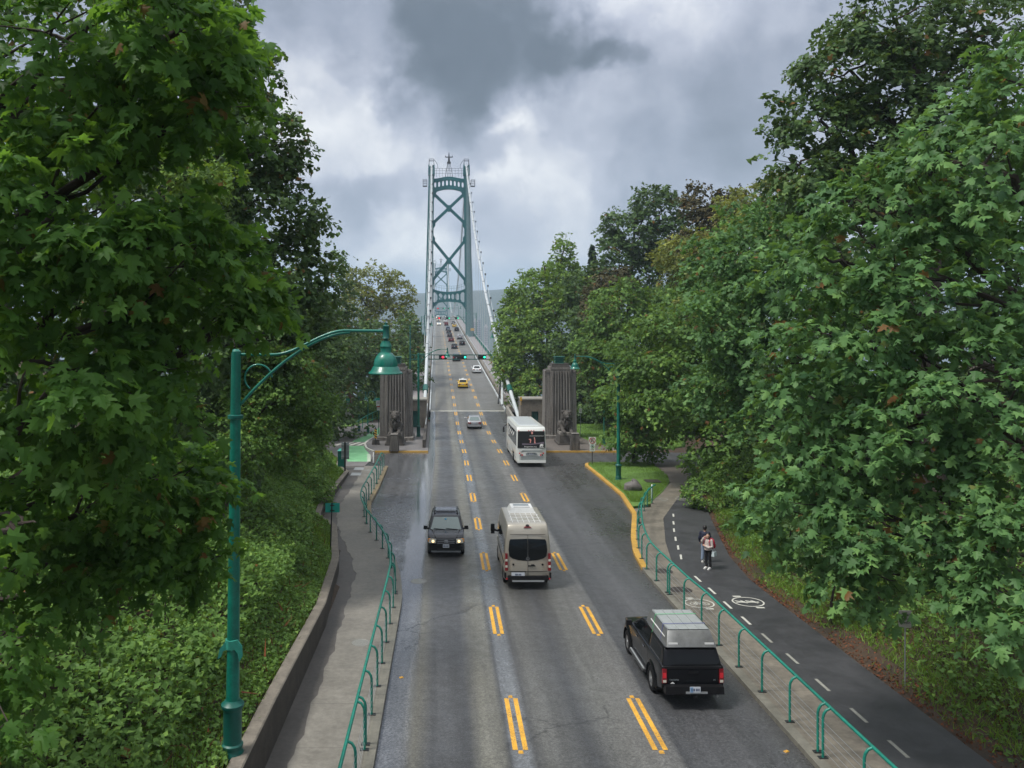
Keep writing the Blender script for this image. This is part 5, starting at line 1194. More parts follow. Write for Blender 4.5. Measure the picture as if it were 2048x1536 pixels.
def remesh(mb, name, m, parent, vox=.05, dec=.35, smooth=4, loc=None):
    me = mb.mesh(name, m); o = bpy.data.objects.new('tmp', me); COL.objects.link(o)
    md = o.modifiers.new('r', 'REMESH'); md.mode = 'VOXEL'; md.voxel_size = vox
    s = o.modifiers.new('s', 'SMOOTH'); s.iterations = smooth; s.factor = .5
    if dec < 1: d = o.modifiers.new('d', 'DECIMATE'); d.ratio = dec
    dg = bpy.context.evaluated_depsgraph_get(); e = bpy.data.meshes.new_from_object(o.evaluated_get(dg)); bpy.data.objects.remove(o); bpy.data.meshes.remove(me)
    e.materials.clear(); e.materials.append(m); e.polygons.foreach_set('use_smooth', [True] * len(e.polygons)); e.name = name
    return link(e, name, parent, loc)
def lion(px, py, label):
    q = at(px, py, .15, 'b'); r = empty('lion_statue', q,  label=label, cat='statue', group='crouching stone lions before the pylons')
    # stepped pedestal, the lion faces the road users (-Y)
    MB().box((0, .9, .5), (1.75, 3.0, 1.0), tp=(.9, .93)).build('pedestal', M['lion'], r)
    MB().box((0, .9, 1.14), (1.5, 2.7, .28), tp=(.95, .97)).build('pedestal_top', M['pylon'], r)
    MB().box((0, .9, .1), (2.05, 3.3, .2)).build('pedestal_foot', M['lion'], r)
    b = MB(); z = 1.25
    b.ell((0, 1.15, z + .62), (.52, 1.0, .55), 20, 14)                       # barrel
    b.ell((0, .42, z + .85), (.50, .50, .75), 20, 14)                         # chest
    b.ell((-.40, 1.75, z + .45), (.28, .55, .45), 16, 10).ell((.40, 1.75, z + .45), (.28, .55, .45), 16, 10)   # haunches
    for s in (-1, 1):
        b.tube([(s * .38, .5, z + .85), (s * .40, .25, z + .35), (s * .36, -.05, z + .16), (s * .33, -.50, z + .14)], [.22, .20, .16, .15], 12)
        b.ell((s * .33, -.56, z + .12), (.18, .24, .13), 14, 8)
        for t_ in (-.1, 0, .1): b.ell((s * .33 + t_, -.76, z + .09), (.055, .09, .07), 8, 6)
        b.ell((s * .5, 1.35, z + .13), (.14, .42, .13), 12, 8)
    b.ell((0, .30, z + 1.45), (.48, .45, .55), 22, 14)                        # mane
    b.ell((0, .42, z + 1.1), (.52, .42, .55), 20, 12)
    b.ell((0, .0, z + 1.52), (.27, .30, .32), 18, 12)                         # face
    b.ell((0, -.26, z + 1.40), (.16, .20, .14), 14, 10).ell((0, -.40, z + 1.46), (.08, .07, .05), 10, 6).ell((0, -.22, z + 1.24), (.13, .15, .09), 12, 8)
    for s in (-1, 1):
        b.ell((s * .33, .12, z + 1.88), (.11, .08, .12), 10, 8); b.ell((s * .11, -.22, z + 1.62), (.07, .08, .035), 8, 6)
    for i in range(26):
        g = i * 2.4; rr = .44; zz = z + .75 + (i / 26) * 1.15
        if sin(g) > .45: continue
        b.ell((rr * cos(g), .32 + rr * sin(g) * .95, zz), (.10, .10, .17), 8, 6)
    b.tube([(.15, 2.0, z + .3), (.5, 2.2, z + .15), (.62, 1.8, z + .12), (.6, 1.3, z + .12)], .07, 8)
    b.v = [(x * 1.18, .35 + (y - .35) * 1.12, z + (zz - z) * 1.16) for x, y, zz in b.v]
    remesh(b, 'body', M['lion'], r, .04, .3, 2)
    return r
lion(1134, 889, 'dark stone lion crouching on a pedestal in front of the right pylon'); lion(790, 890, 'dark stone lion crouching on a pedestal in front of the left pylon')
def buttress(px, py, label):
    q = at(px, py, .15, 'b'); r = empty('concrete_block', q, label=label, cat='concrete block', group='tapered ribbed blocks before the lions')
    MB().box((0, .4, .8), (.95, .9, 1.6), tp=(.72, .8)).build('core', M['lion'], r)
    for i in range(6):
        x = -.36 + i * .144; MB().beam((x, -.07, .05), (x * .75, .015, 1.5), .06, .06, up=(0, 1, 0)).build('rib', M['pylon'], r)
    MB().box((0, .4, 1.63), (.74, .78, .07)).build('cap', M['pylon'], r)
buttress(1151, 901, 'tapered ribbed concrete block right of the right lion pedestal'); buttress(788, 903, 'tapered ribbed concrete block in front of the left lion pedestal')
# anchorage walls with green doors
M['wallpanel'] = M['wall']
def anch(x0, x1, Y, ztop, door, label):
    zb = zfz(Y); r = empty('anchorage_wall', ((x0 + x1) / 2, Y, zb), label=label, cat='concrete wall', group='anchorage walls beside the pylons')
    o = (x0 + x1) / 2; w = x1 - x0; hh = ztop - zb; dx0, dx1, dh = door[0] - o, door[1] - o, door[2]
    MB().box(((-w / 2 + dx0) / 2, 1.5, hh / 2), (dx0 + w / 2, 3.0, hh)).box(((w / 2 + dx1) / 2, 1.5, hh / 2), (w / 2 - dx1, 3.0, hh)).box(((dx0 + dx1) / 2, 1.5, (hh + dh) / 2), (dx1 - dx0, 3.0, hh - dh)).build('wall', M['wall'], r)
    MB().box((0, 1.45, hh + .08), (w + .12, 3.2, .18)).build('coping', M['barrier'], r)
    d = MB().box(((dx0 + dx1) / 2, .5, dh / 2), (dx1 - dx0 - .01, .08, dh - .01)).build('door', M['green_dk'], r)
    MB().box((dx1 - .12, .42, dh * .48), (.05, .08, .16)).build('handle', M['steel'], d)
anch(-4.25, -2.35, 104.2, .40, (-4.1, -3.2, 2.25), 'low concrete anchorage wall with a green door beside the left pylon')
anch(9.5, 13.0, 103.5, .55, (10.85, 11.75, 2.25), 'low concrete anchorage wall with a green door behind the coach beside the right pylon')
for (px, Y, lab) in ((855, 101, 'weathered dark parapet between the left lamp post and the bridge roadway'),):
    r = empty('parapet', (axis(Y) - 5.62, 84, 0), label=lab, cat='parapet'); mb = MB(); vs = []; fs = []
    yy = np.arange(84, 119, 1.0)
    for y in yy: x = -.0109 * (y - 84); z = zfz(y) if y < 95 else rz_(y); z = max(z, rz_(y)); vs += [(x - .15, y - 84, z - .4), (x - .15, y - 84, z + .95), (x + .15, y - 84, z + .95), (x + .15, y - 84, z - .4)]
    for i in range(len(yy) - 1):
        for j in range(3): p = i * 4 + j; fs.append((p, p + 1, p + 5, p + 4))
    fs += [(0, 1, 2, 3), tuple(len(vs) - 4 + j for j in range(4))]
    mb.add(vs, fs).build('wall', M['lion'], r)
    MB().tube([(-.0109 * (y - 84), y - 84, max(zfz(y), rz_(y)) + 1.2) for y in np.arange(98, 119, 2.0)], .05, 6).build('handrail', M['cable'], r)
r = empty('parapet', (axis(101) + 5.62, 95, 0), label='concrete parapet on the right of the bridge entrance hidden partly by the coach', cat='parapet'); mb = MB(); vs = []; fs = []; yy = np.arange(95, 119, 1.0)
for y in yy: x = -.0109 * (y - 95); z = max(zfz(y), rz_(y)); vs += [(x - .15, y - 95, z - .4), (x - .15, y - 95, z + .9), (x + .15, y - 95, z + .9), (x + .15, y - 95, z - .4)]
for i in range(len(yy) - 1):
    for j in range(3): p = i * 4 + j; fs.append((p, p + 1, p + 5, p + 4))
fs += [(0, 1, 2, 3), tuple(len(vs) - 4 + j for j in range(4))]; mb.add(vs, fs).build('wall', M['barrier'], r)

# ------------------------------------------------------------------ pavement railings (curved posts under one top rail)
def railing(bases, lean, label, cat_='railing', doubles=(), rail_h=1.22):
    """bases: (x, y) of posts; lean: horizontal offset of the top rail"""
    b0 = Vector((bases[0][0], bases[0][1], zfz(bases[0][1]) + .14)); r = empty('railing', b0, label=label, cat=cat_)
    tops = []
    for i, (x, y) in enumerate(bases):
        z = zfz(y) + .14; n_ = Vector((lean, 0, 0))
        if i < len(bases) - 1: t = Vector((bases[i + 1][0] - x, bases[i + 1][1] - y, 0)).normalized()
        nn = Vector((t.y, -t.x, 0)) * (1 if lean > 0 else -1) * abs(lean)
        B = Vector((x, y, z)) - b0; Tp = B + nn + Vector((0, 0, rail_h)); tops.append(Tp)
        def post(off):
            p = MB().tube([B + off, B + off + Vector((0, 0, rail_h * .80)), B + off + nn * .10 + Vector((0, 0, rail_h * .88)), B + off + nn * .40 + Vector((0, 0, rail_h * .96)), Tp + off - nn * .06], .034, 8).build('post', M['green_rail'], r, smooth=60)
            MB().box(tuple(B + off + Vector((0, 0, .01))), (.22, .13, .02)).build('base_plate', M['dkmetal'], p)
        post(Vector())
        if i in doubles: post(t * .28)
    # smooth top rail
    pts = []
    for i in range(len(tops) - 1):
        p0, p1, p2, p3 = tops[max(i - 1, 0)], tops[i], tops[i + 1], tops[min(i + 2, len(tops) - 1)]
        for k in range(5):
            s = k / 5; pts.append(.5 * ((2 * p1) + (-p0 + p2) * s + (2 * p0 - 5 * p1 + 4 * p2 - p3) * s * s + (-p0 + 3 * p1 - 3 * p2 + p3) * s ** 3))
    pts.append(tops[-1]); MB().tube(pts, .042, 10).build('top_rail', M['green_rail'], r, smooth=60)
    for hh in (.2, .38, .56, .74, .9): MB().tube([Vector((p.x, p.y, p.z)) * 1 for p in [Vector((bases[i][0], bases[i][1], zfz(bases[i][1]) + .14 + hh)) - b0 for i in range(len(bases))]], .006, 4).build('wire', M['steel'], r)
    e = tops[-1]; return r
LB = [(-2.02, y) for y in (14.2, 16.3, 18.6, 20.7, 22.7, 24.6, 26.4, 28.3, 30.2, 32.1)] + [(-2.05, 33.9), (-2.2, 35.9), (-2.45, 37.9), (-2.73, 39.7), (-3.15, 41.6), (-3.6, 43.4), (-4.1, 45.3), (-4.5, 47.4), (-4.85, 49.5), (-5.02, 51.4), (-5.08, 53.2), (-5.08, 55), (-5.1, 57.2), (-5.1, 59.3), (-5.1, 61.5), (-5.12, 63.7), (-5.15, 65.9), (-5.2, 68.3), (-5.2, 70.2)]
railing(LB, -.2, 'long curving green pipe railing along the left pavement', doubles=(3, 10, 17, 24))
RB = [(9.3, y) for y in (12.2, 14.2, 16.2, 18.3, 20.3, 22.25, 24.2, 26.1, 28.0, 29.9)] + [(9.22, 31.8), (9.2, 33.8), (9.18, 35.8), (9.22, 37.7), (9.45, 39.6), (9.8, 41.7), (10.2, 43.6), (10.65, 45.6), (11.15, 47.5), (11.7, 49.3), (12.35, 51.2), (12.9, 52.6), (13.5, 53.8)]
railing(RB, .2, 'long green pipe railing between the roadway and the right footpath', doubles=(4, 11, 18))
# fence along the side road near the signs
lf = [at(px, py, .05, 'b') for px, py in ((708, 868), (716, 862), (725, 856), (735, 850), (745, 844), (757, 838))]
r = empty('fence', lf[0], label='short green tubular fence climbing past the green cycle lane to the left pylon', cat='fence')
MB().tube([p - lf[0] + Vector((0, 0, 1.25)) for p in lf], .05, 6).build('top_rail', M['green_rail'], r)
MB().tube([p - lf[0] + Vector((0, 0, .35)) for p in lf], .03, 5).build('lower_rail', M['green_rail'], r)
for p in lf: MB().tube([p - lf[0], p - lf[0] + Vector((0, 0, 1.25))], .045, 6).build('post', M['green_rail'], r)

# ------------------------------------------------------------------ signs and street furniture
def panel(r, x, z, w, h, m, y=-.05, name='panel'): return MB().box((x, y, z), (w, .012, h)).build(name, m, r)
def text(r, s, x, z, size, m, y=-.065, name='lettering', ext=.002, rx=90, ry=0, rz=0, align='CENTER'):
    c = bpy.data.curves.new(name, 'FONT'); c.body = s; c.size = size; c.align_x = align; c.align_y = 'CENTER'; c.extrude = ext; c.resolution_u = 2
    o = bpy.data.objects.new(name, c); dg = bpy.context.evaluated_depsgraph_get(); COL.objects.link(o); dg.update(); me = bpy.data.meshes.new_from_object(o.evaluated_get(dg)); bpy.data.objects.remove(o)
    me.materials.clear(); me.materials.append(m); o = link(me, name, r); o.location = (x, y, z); o.rotation_euler = (radians(rx), radians(ry), radians(rz)); return o
def dashes(r, x, z, w, n, dz, m, y=-.06):
    """lines of print too small to read"""
    mb = MB()
    for i in range(n):
        k = -w / 2
        while k < w / 2 - .03:
            l = float(rng.uniform(.04, .09)); l = min(l, w / 2 - k); mb.box((x + k + l / 2, y, z - i * dz), (l, .004, dz * .42)); k += l + .02
    return mb.build('print', m, r, kind='stuff')
# no U-turn sign on the island
q = at(1184.5, 928, .2, 'b'); r = empty('road_sign', q, label='white no U-turn sign over a smaller panel on the tip of the grass island', cat='road sign')
s_ = q.y / F; MB().tube([(0, 0, 0), (0, 0, 54 * s_)], .035, 8).build('post', M['dkmetal'], r)
z = 47 * s_; panel(r, 0, z, .62, .62, M['sign_white'])
rg = MB().ring(.21, .265, .006, 28, org=(0, -.062, z)).build('prohibition_ring', M['red'], r)
MB().beam((-.17, -.066, z + .17), (.17, -.066, z - .17), .01, .05, up=(1, 0, 1)).build('slash', M['red'], r)
pts = [(.08, -.064, z - .13), (.08, -.064, z + .03)] + [(.0 + .08 * cos(g), -.064, z + .05 + .08 * sin(g)) for g in np.linspace(0, pi, 8)] + [(-.08, -.064, z - .03)]
MB().tube(pts, .018, 6).plate([(-.15, z - .03), (-.01, z - .03), (-.08, z - .14)], .004, org=(0, -.062, 0)).build('arrow', M['black'], r)
panel(r, 0, z - .64, .46, .6, M['sign_white']); MB().ring(.09, .17, .005, 24, org=(0, -.062, z - .5)).build('ring_symbol', mat('pale_teal', (.35, .5, .48), .5), r); MB().ring(.001, .055, .006, 16, org=(0, -.062, z - .5)).build('dot_symbol', M['black'], r)
dashes(r, 0, z - .74, .32, 2, .07, M['dkmetal'])
# path signs left
q = at(696, 866, .1, 'b'); s_ = q.y / F; r = empty('path_sign', q, label='tall narrow stack of green, white and orange path signs left of the gooseneck lamps', cat='path sign'); zb = lambda py: (866 - py) * s_
MB().tube([(.45, 0, 0), (.45, 0, zb(800))], .04, 8).build('post', M['steel'], r)
M['tealsign'] = mat('teal_sign', (.02, .33, .27), .4); M['orange'] = mat('orange_sign', (.6, .26, .02), .45)
w = 7.5 * s_; 
for y0, y1, m_, ww in ((797, 806, M['tealsign'], w), (806.5, 815, M['sign_back'], w), (815.5, 819.5, M['orange'], w * 1.1), (819.5, 824, M['sign_white'], w * 1.05), (825, 833.5, M['sign_white'], w * 1.5)):
    panel(r, 0, (zb(y0) + zb(y1)) / 2, ww, zb(y0) - zb(y1) - .02, m_)
MB().ring(.14, .18, .004, 20, org=(0, -.062, zb(810.5))).ring(.02, .07, .004, 12, org=(0, -.062, zb(810.5))).build('cycle_symbol', M['green_dk'], r)
MB().plate([(0, zb(800)), (.07, zb(804)), (-.07, zb(804))], .004, org=(0, -.06, 0)).build('arrow', M['sign_white'], r)
dashes(r, 0, zb(821), w * .8, 2, .1, M['dkmetal']); dashes(r, 0, zb(827), w * 1.2, 2, .11, M['dkmetal']); MB().box((.03, -.06, zb(831.3)), (.32, .004, .12)).build('symbol', M['black'], r)
q = at(757, 868, .1, 'b'); s_ = q.y / F; r = empty('path_sign', q, label='white and red notice under a green header just left of the left pylon', cat='notice sign'); zb = lambda py: (868 - py) * s_
MB().tube([(0, 0, 0), (0, 0, zb(800))], .04, 8).build('post', M['green_dk'], r)
panel(r, 0, zb(798.8), 11 * s_, 5 * s_, M['tealsign']); panel(r, 0, zb(806.7), 8.8 * s_, 10.5 * s_, M['sign_white']); panel(r, 0, zb(813.6), 6.5 * s_, 2.2 * s_, M['red']); panel(r, 0, zb(818), 6.2 * s_, 6 * s_, M['sign_white'])
dashes(r, 0, zb(803.5), 6.5 * s_, 3, 2.1 * s_, M['dkmetal']); dashes(r, 0, zb(816.5), 4.5 * s_, 2, 1.8 * s_, M['dkmetal'])
# back of a green sign by the wall
q = Vector((-5.45, 39.2, zfz(39.2) + .55)); r = empty('road_sign', q, label='back of a small green sign on a dark post behind the left retaining wall', cat='road sign')
MB().tube([(0, 0, -.2), (.08, 0, 2.35)], .03, 8).build('post', M['dkmetal'], r); MB().box((.10, .03, 2.1), (.68, .015, .44)).build('panel', M['tealsign'], r)
for z in (1.98, 2.22): MB().box((.1, -.0, z), (.2, .05, .04)).build('bracket', M['dkmetal'], r)
# signal cabinet: backs of two big signs and a green box
q = at(690, 948, .2, 'b'); r = empty('sign_backs', q, label='tall grey sign backs on a post between the brambles and the green lane', cat='sign'); s_ = q.y / F
MB().tube([(0, 0, 0), (0, 0, 64 * s_)], .07, 8).build('post', M['dkmetal'], r)
MB().box((-.15, .07, 46 * s_), (.30, .03, 33 * s_)).build('panel', M['sign_back'], r); MB().box((.17, .07, 46 * s_), (.30, .03, 33 * s_)).build('panel', M['sign_back'], r)
for z in (34, 46, 58): MB().box((0, .02, z * s_), (.6, .05, .05)).build('bracket', M['steel'], r)
q = at(683, 940, .1, 'b'); r = empty('litter_bin', q, label='dark green metal bin standing behind the grey sign backs', cat='bin')
MB().box((0, 0, .8), (.55, .55, 1.6)).build('bin_body', M['green_dk'], r); MB().box((0, 0, 1.68), (.66, .66, .14), tp=(.6, .6)).build('lid', M['tealsign'], r)
# thin white bollards
for px, py, hh, lab in ((747, 927, .95, 'thin white bollard at the corner of the green cycle lane'), (1304, 1001, 1.05, 'thin white bollard beside the end of the right railing')):
    q = at(px, py, .13, 'b'); r = empty('bollard', q, label=lab, cat='bollard', group='thin white bollards'); MB().lathe([(.055, 0), (.055, hh - .05), (.03, hh), (.001, hh)], n=12).build('post', M['white'], r, smooth=40); MB().lathe([(.12, 0), (.12, .03), (.06, .05)], n=12).build('base', M['dkmetal'], r)
# striped hazard marker near the left pylon
q = at(751, 890, .15, 'b'); r = empty('hazard_marker', q, label='narrow black and yellow striped marker at the left corner of the left pylon', cat='hazard marker')
MB().tube([(0, 0, 0), (0, 0, 1.9)], .04, 8).build('post', M['dkmetal'], r); MB().box((.02, -.05, 1.2), (.26, .02, 1.0)).build('panel', M['black'], r)
for i in range(4): MB().plate([(-.11, .78 + i * .25), (.15, .66 + i * .25), (.15, .78 + i * .25), (-.11, .90 + i * .25)], .006, org=(0, -.062, 0)).build('stripe', M['yellow'], r)
MB().box((0, .35, .25), (.8, .7, .5), tp=(.8, .8)).build('base', M['lion'], r)
# sign in the undergrowth on the right: notice in faded print
q = Vector((12.55 + .9, 22.3, gh(13.45, 22.3))); Y_ = 24.6; c = P(1810, 1357, Y_); q = Vector((c.x, Y_, gh(c.x, Y_)))
r = empty('notice_sign', q, label='faded grey notice on a thin post in the undergrowth below the right maple', cat='notice sign'); zt_ = H + (CY - 1222) * Y_ / F - q.z
MB().tube([(0, 0, -.1), (0, 0, zt_)], .018, 8).build('post', M['steel'], r)
M['faded'] = mat('faded_sign', (.30, .30, .25), .6, var=.2, vscale=10)
panel(r, -.02, zt_ - .23, .38, .52, M['faded'], y=-.03)
for s, zz in (('CYCLISTS', .10), ('YIELD', .22), ('TO PEDS', .34)): text(r, s, -.02, zt_ - zz, .085, M['dkmetal'], y=-.04)
# small white notices in the woods at right
for px, py, w, h, Y, lab, nm in ((1319, 897, .42, .38, 78, 'small white notice on a stake beyond the cross drive near the path', 'notice_sign'), (1161, 821, .3, .55, 96, 'small pale notice fixed beside the right edge of the right pylon', 'notice_sign')):
    c = P(px, py, Y); q = Vector((c.x, Y, gh(c.x, Y))); r = empty(nm, q, label=lab, cat='notice sign'); MB().tube([(0, 0, 0), (0, 0, c.z - q.z + h / 2)], .03, 6).build('post', M['steel'], r); panel(r, 0, c.z - q.z, w, h, M['sign_white'], y=-.05); dashes(r, 0, c.z - q.z + h * .3, w * .8, 3, h * .22, M['dkmetal'])
c = P(1215, 840, 88); q = Vector((c.x, 88, gh(c.x, 88)))
# yellow markers on the tower and anchorage
for px, py, Y, lab in ((945, 659, 288, 'yellow warning board on the right leg of the near bridge tower'), (1042, 798, 103, 'small yellow marker at the top of the right anchorage wall')):
    c = P(px, py, Y); w = .55 if Y < 200 else 1.3; o = MB().box((0, 0, 0), (w * (.45 if Y < 200 else 1), .05, w * (.9 if Y < 200 else .7))).box((0, .06, -.3), (.05, .06, .9)).build('warning_board', M['yellow'], loc=c, label=lab, cat='sign')
# boulder on the island
q = at(1266, 984, .15, 'b'); b = MB().ell((0, 0, 0), (.68, .52, .52), 18, 12)
vv = []
for x, y, z in b.v:
    k = 1 + .13 * sin(x * 5 + 1) * cos(y * 4) + .08 * sin(z * 9 + x * 3) + .05 * sin(y * 13); vv.append((x * k * (1.1 if x > 0 else .95), y * k, z * k * (1.12 if x > 0 else .82)))
b.v = vv; b.build('boulder', M['stone'], loc=q + Vector((0, .3, .25)), smooth=35, label='large grey boulder on the grass island', cat='boulder')
# square wooden-framed flush box in the grass
q = at(1305, 962, .28, 'b'); MB().box((0, 0, 0), (1.1, 1.1, .04)).build('manhole_cover', M['manhole'], loc=q, kind='structure')
# ------------------------------------------------------------------ vehicles
M['tyre'] = mat('tyre_rubber', (.008, .008, .009), .8, spec=.2)
M['rim'] = mat('alloy_rim', (.45, .46, .47), .3, .8)
M['rim_dk'] = mat('dark_rim', (.08, .08, .085), .4, .6)
M['glass'] = mat('dark_glass', (.003, .0045, .005), .05, spec=.3)
M['glass_lt'] = mat('windscreen_glass', (.10, .145, .145), .05, spec=1.0)
M['chrome'] = mat('chrome', (.55, .56, .58), .16, 1.0)
M['trim'] = mat('black_trim', (.007, .007, .008), .5, spec=.25)
M['tail'] = mat('tail_lens', (.20, .006, .012), .18, coat=.5)
M['tail_lit'] = mat('tail_lens_lit', (.45, .02, .03), .2, emit=(1, .03, .05), es=.05)
M['head'] = mat('head_lens', (.62, .60, .52), .15, coat=.4)
M['amber'] = mat('amber_lens', (.75, .30, .06), .2)
M['head_lit'] = mat('headlamp_lit', (.9, .75, .4), .2, emit=(1, .72, .35), es=.8)
M['plate'] = mat('number_plate', (.58, .62, .68), .45)
M['plate_blue'] = mat('blue_plate', (.20, .34, .55), .45)
M['plate_ink'] = mat('plate_ink', (.03, .05, .12), .5)
def paint(name, c, metal=.3, rough=.28): return mat(name, c, rough, metal, coat=.45 if c[1] > .05 else .3, spec=.4 if c[1] > .05 else .2)
PT = {'black': paint('black_car_paint', (.004, .0045, .006), 0, .22), 'graphite': paint('graphite_car_paint', (.014, .016, .022), 0, .22), 'silver': paint('silver_car_paint', (.33, .34, .36)), 'beige': paint('champagne_van_paint', (.42, .39, .33), .35, .35),
      'white': paint('white_car_paint', (.70, .72, .73), 0, .3), 'taxi': paint('yellow_taxi_paint', (.62, .40, .02), 0, .3), 'red': paint('dark_red_car_paint', (.14, .015, .02)), 'blue': paint('blue_grey_car_paint', (.10, .14, .20)), 'grey': paint('grey_car_paint', (.12, .125, .13))}
def solid(poly, hw, warp, bevel=.035, slices=(-1, -.55, 0, .55, 1), cuts=True, seg=2):
    """a side profile (y,z) carried across the width, edges rounded, then shaped in plan by warp"""
    bm = bmesh.new(); rows = []
    n = len(poly)
    for s in slices: rows.append([bm.verts.new((s * hw, y, z)) for y, z in poly])
    for a, b in zip(rows, rows[1:]):
        for i in range(n): bm.faces.new((a[i], a[(i + 1) % n], b[(i + 1) % n], b[i]))
    bm.faces.new(rows[0]); bm.faces.new(list(reversed(rows[-1])))
    bmesh.ops.recalc_face_normals(bm, faces=bm.faces)
    if bevel:
        es = [e for e in bm.edges if len(e.link_faces) == 2 and e.link_faces[0].normal.angle(e.link_faces[1].normal, 0) > radians(24)]
        bmesh.ops.bevel(bm, geom=es, offset=bevel, segments=seg, profile=.5, affect='EDGES', clamp_overlap=True)
    if cuts:
        ys_ = [v.co.y for v in bm.verts]; y0, y1 = min(ys_), max(ys_)
        for k in range(1, 12):
            y = y0 + (y1 - y0) * k / 12
            bmesh.ops.bisect_plane(bm, geom=bm.verts[:] + bm.edges[:] + bm.faces[:], plane_co=(0, y, 0), plane_no=(0, 1, 0))
        zs = [v.co.z for v in bm.verts]; z0, z1 = min(zs), max(zs)
        for k in (1, 2, 3): bmesh.ops.bisect_plane(bm, geom=bm.verts[:] + bm.edges[:] + bm.faces[:], plane_co=(0, 0, z0 + (z1 - z0) * k / 4), plane_no=(0, 0, 1))
    for v in bm.verts: v.co = Vector(warp(*v.co))
    me = bpy.data.meshes.new('body'); bm.to_mesh(me); bm.free(); return me
def merge(meshes, name, mats, smooth=38):
    bm = bmesh.new()
    for m_ in meshes: bm.from_mesh(m_); bpy.data.meshes.remove(m_)
    me = bpy.data.meshes.new(name); bm.to_mesh(me); bm.free()
    for x in (mats if isinstance(mats, (list, tuple)) else [mats]): me.materials.append(x)
    me.polygons.foreach_set('use_smooth', [True] * len(me.polygons)); me.set_sharp_from_angle(angle=radians(smooth)); return me
def arch(y, r, zb, n=9, down=True):
    """points of a wheel arch along the lower edge, front to back or back to front"""
    return [(y + r * cos(g), .34 + r * sin(g)) for g in np.linspace(pi + .25, -.25, n)]
def side_panel(poly, hw, warp, out=.006, th=.02, sides=(-1, 1)):
    mb = MB()
    for s in sides:
        # fan with densified edges so it follows the body
        q = []
        for i in range(len(poly)):
            a, b = poly[i], poly[(i + 1) % len(poly)]
            for k in range(3): q.append((a[0] + (b[0] - a[0]) * k / 3, a[1] + (b[1] - a[1]) * k / 3))
        cy = sum(p[0] for p in q) / len(q); cz = sum(p[1] for p in q) / len(q); n = len(q); vs = []
        for o in (out, out - th):
            for y, z in q: w = warp(s * hw, y, z); vs.append((w[0] + s * o, w[1], w[2]))
            w = warp(s * hw, cy, cz); vs.append((w[0] + s * o, w[1], w[2]))
        fs = [(i, (i + 1) % n, n) for i in range(n)] + [(i, n + 1 + i, n + 1 + (i + 1) % n, (i + 1) % n) for i in range(n)]
        mb.add(vs, fs)
    return mb
def end_panel(a, b, x0, x1, warp, out=.006, inset0=0.0, inset1=0.0, th=.015, n=6, curve_bottom=0.0):
    """panel lying on the profile segment a->b (y,z), from x0 to x1; insets narrow its lower/upper edge"""
    ny, nz = (b[1] - a[1]), -(b[0] - a[0]); l = math.hypot(ny, nz); ny, nz = ny / l, nz / l
    if (a[0] > 0) != (ny > 0) and abs(ny) > .15: ny, nz = -ny, -nz
    elif abs(ny) <= .15 and nz < 0: ny, nz = -ny, -nz
    vs = []
    for o in (out, out - th):
        for t, ins in ((0, inset0), (.5, (inset0 + inset1) / 2), (1, inset1)):
            for i in range(n + 1):
                x = x0 + ins + (x1 - x0 - 2 * ins) * i / n; tt = t
                if t == 0 and curve_bottom: tt = curve_bottom * (abs(2 * i / n - 1) ** 2.5)
                y = a[0] + (b[0] - a[0]) * tt; z = a[1] + (b[1] - a[1]) * tt; w = warp(x, y, z); vs.append((w[0], w[1] + ny * o, w[2] + nz * o))
    k = n + 1; fs = []
    for r in range(2):
        for i in range(n): p = r * k + i; fs.append((p, p + 1, p + k + 1, p + k))
    B = 3 * k; ring_ = list(range(k)) + [k + n, 2 * k + n] + [2 * k + i for i in range(n - 1, -1, -1)] + [k]
    for i in range(len(ring_)): p, q = ring_[i], ring_[(i + 1) % len(ring_)]; fs.append((p, q, q + B, p + B))
    return MB().add(vs, fs)
def wheel(parent, x, y, r, w, rim_m='rim', spokes=5, name='wheel'):
    s = 1 if x > 0 else -1
    prof = [(r * .62, -w / 2), (r * .9, -w / 2), (r * .97, -w * .44), (r, -w * .3), (r, w * .3), (r * .97, w * .44), (r * .9, w / 2), (r * .62, w / 2), (r * .62, -w * .45)]
    prof = [(a, b * s) for a, b in prof]
    t = MB().lathe(prof, (x, y, r), 28, axis='x').build(name, M['tyre'], parent, smooth=40)
    mb = MB(); xo = x + s * w * .30
    b0 = MB().lathe([(r * .63, -w * .35), (r * .63, w * .42), (r * .58, w * .42), (r * .56, w * .1), (.001, w * .05), (.001, -w * .3)], (0, 0, 0), 24, axis='x')
    mb.add([(x + s * a, y + b, r + c) for a, b, c in b0.v], b0.f)
    for i in range(spokes):
        g = 2 * pi * i / spokes + .3; mb.beam((x + s * w * .40, y, r), (x + s * w * .36, y + r * .58 * cos(g), r + r * .58 * sin(g)), r * .16, .03, up=(1, 0, 0))
    mb.lathe([(r * .14, -.02), (r * .14, .02), (.001, .02)], (x + s * w * .42, y, r), 12, axis='x')
    mb.build('rim', M[rim_m], t)
def lampbox(parent, pts, warp, m, name, th=.02, sides=(-1, 1)): pass
def cubepart(parent, c, d, m, name, rz=0, bevel=0, tp=(1, 1)): return MB().box(c, d, rz, tp=tp).build(name, M[m] if isinstance(m, str) else m, parent)
def plate_(parent, y, z, m='plate', x=0, s=-1, w=.31, h=.16):
    p = MB().box((x, y, z), (w, .012, h)).build('number_plate', M[m], parent)
    mb = MB()
    for i in range(6): mb.box((x - .10 + i * .041 + (.01 if i > 2 else -.01), y + s * .008, z - .005), (.026, .004, .072))
    mb.build('print', M['plate_ink'], p, kind='stuff'); return p
def lenses(parent, specs):
    for (x0, x1, y, z0, z1, d, m, nm) in specs:
        for s in (-1, 1): MB().box((s * (x0 + x1) / 2, y, (z0 + z1) / 2), (abs(x1 - x0), d, z1 - z0)).build(nm, M[m], parent)

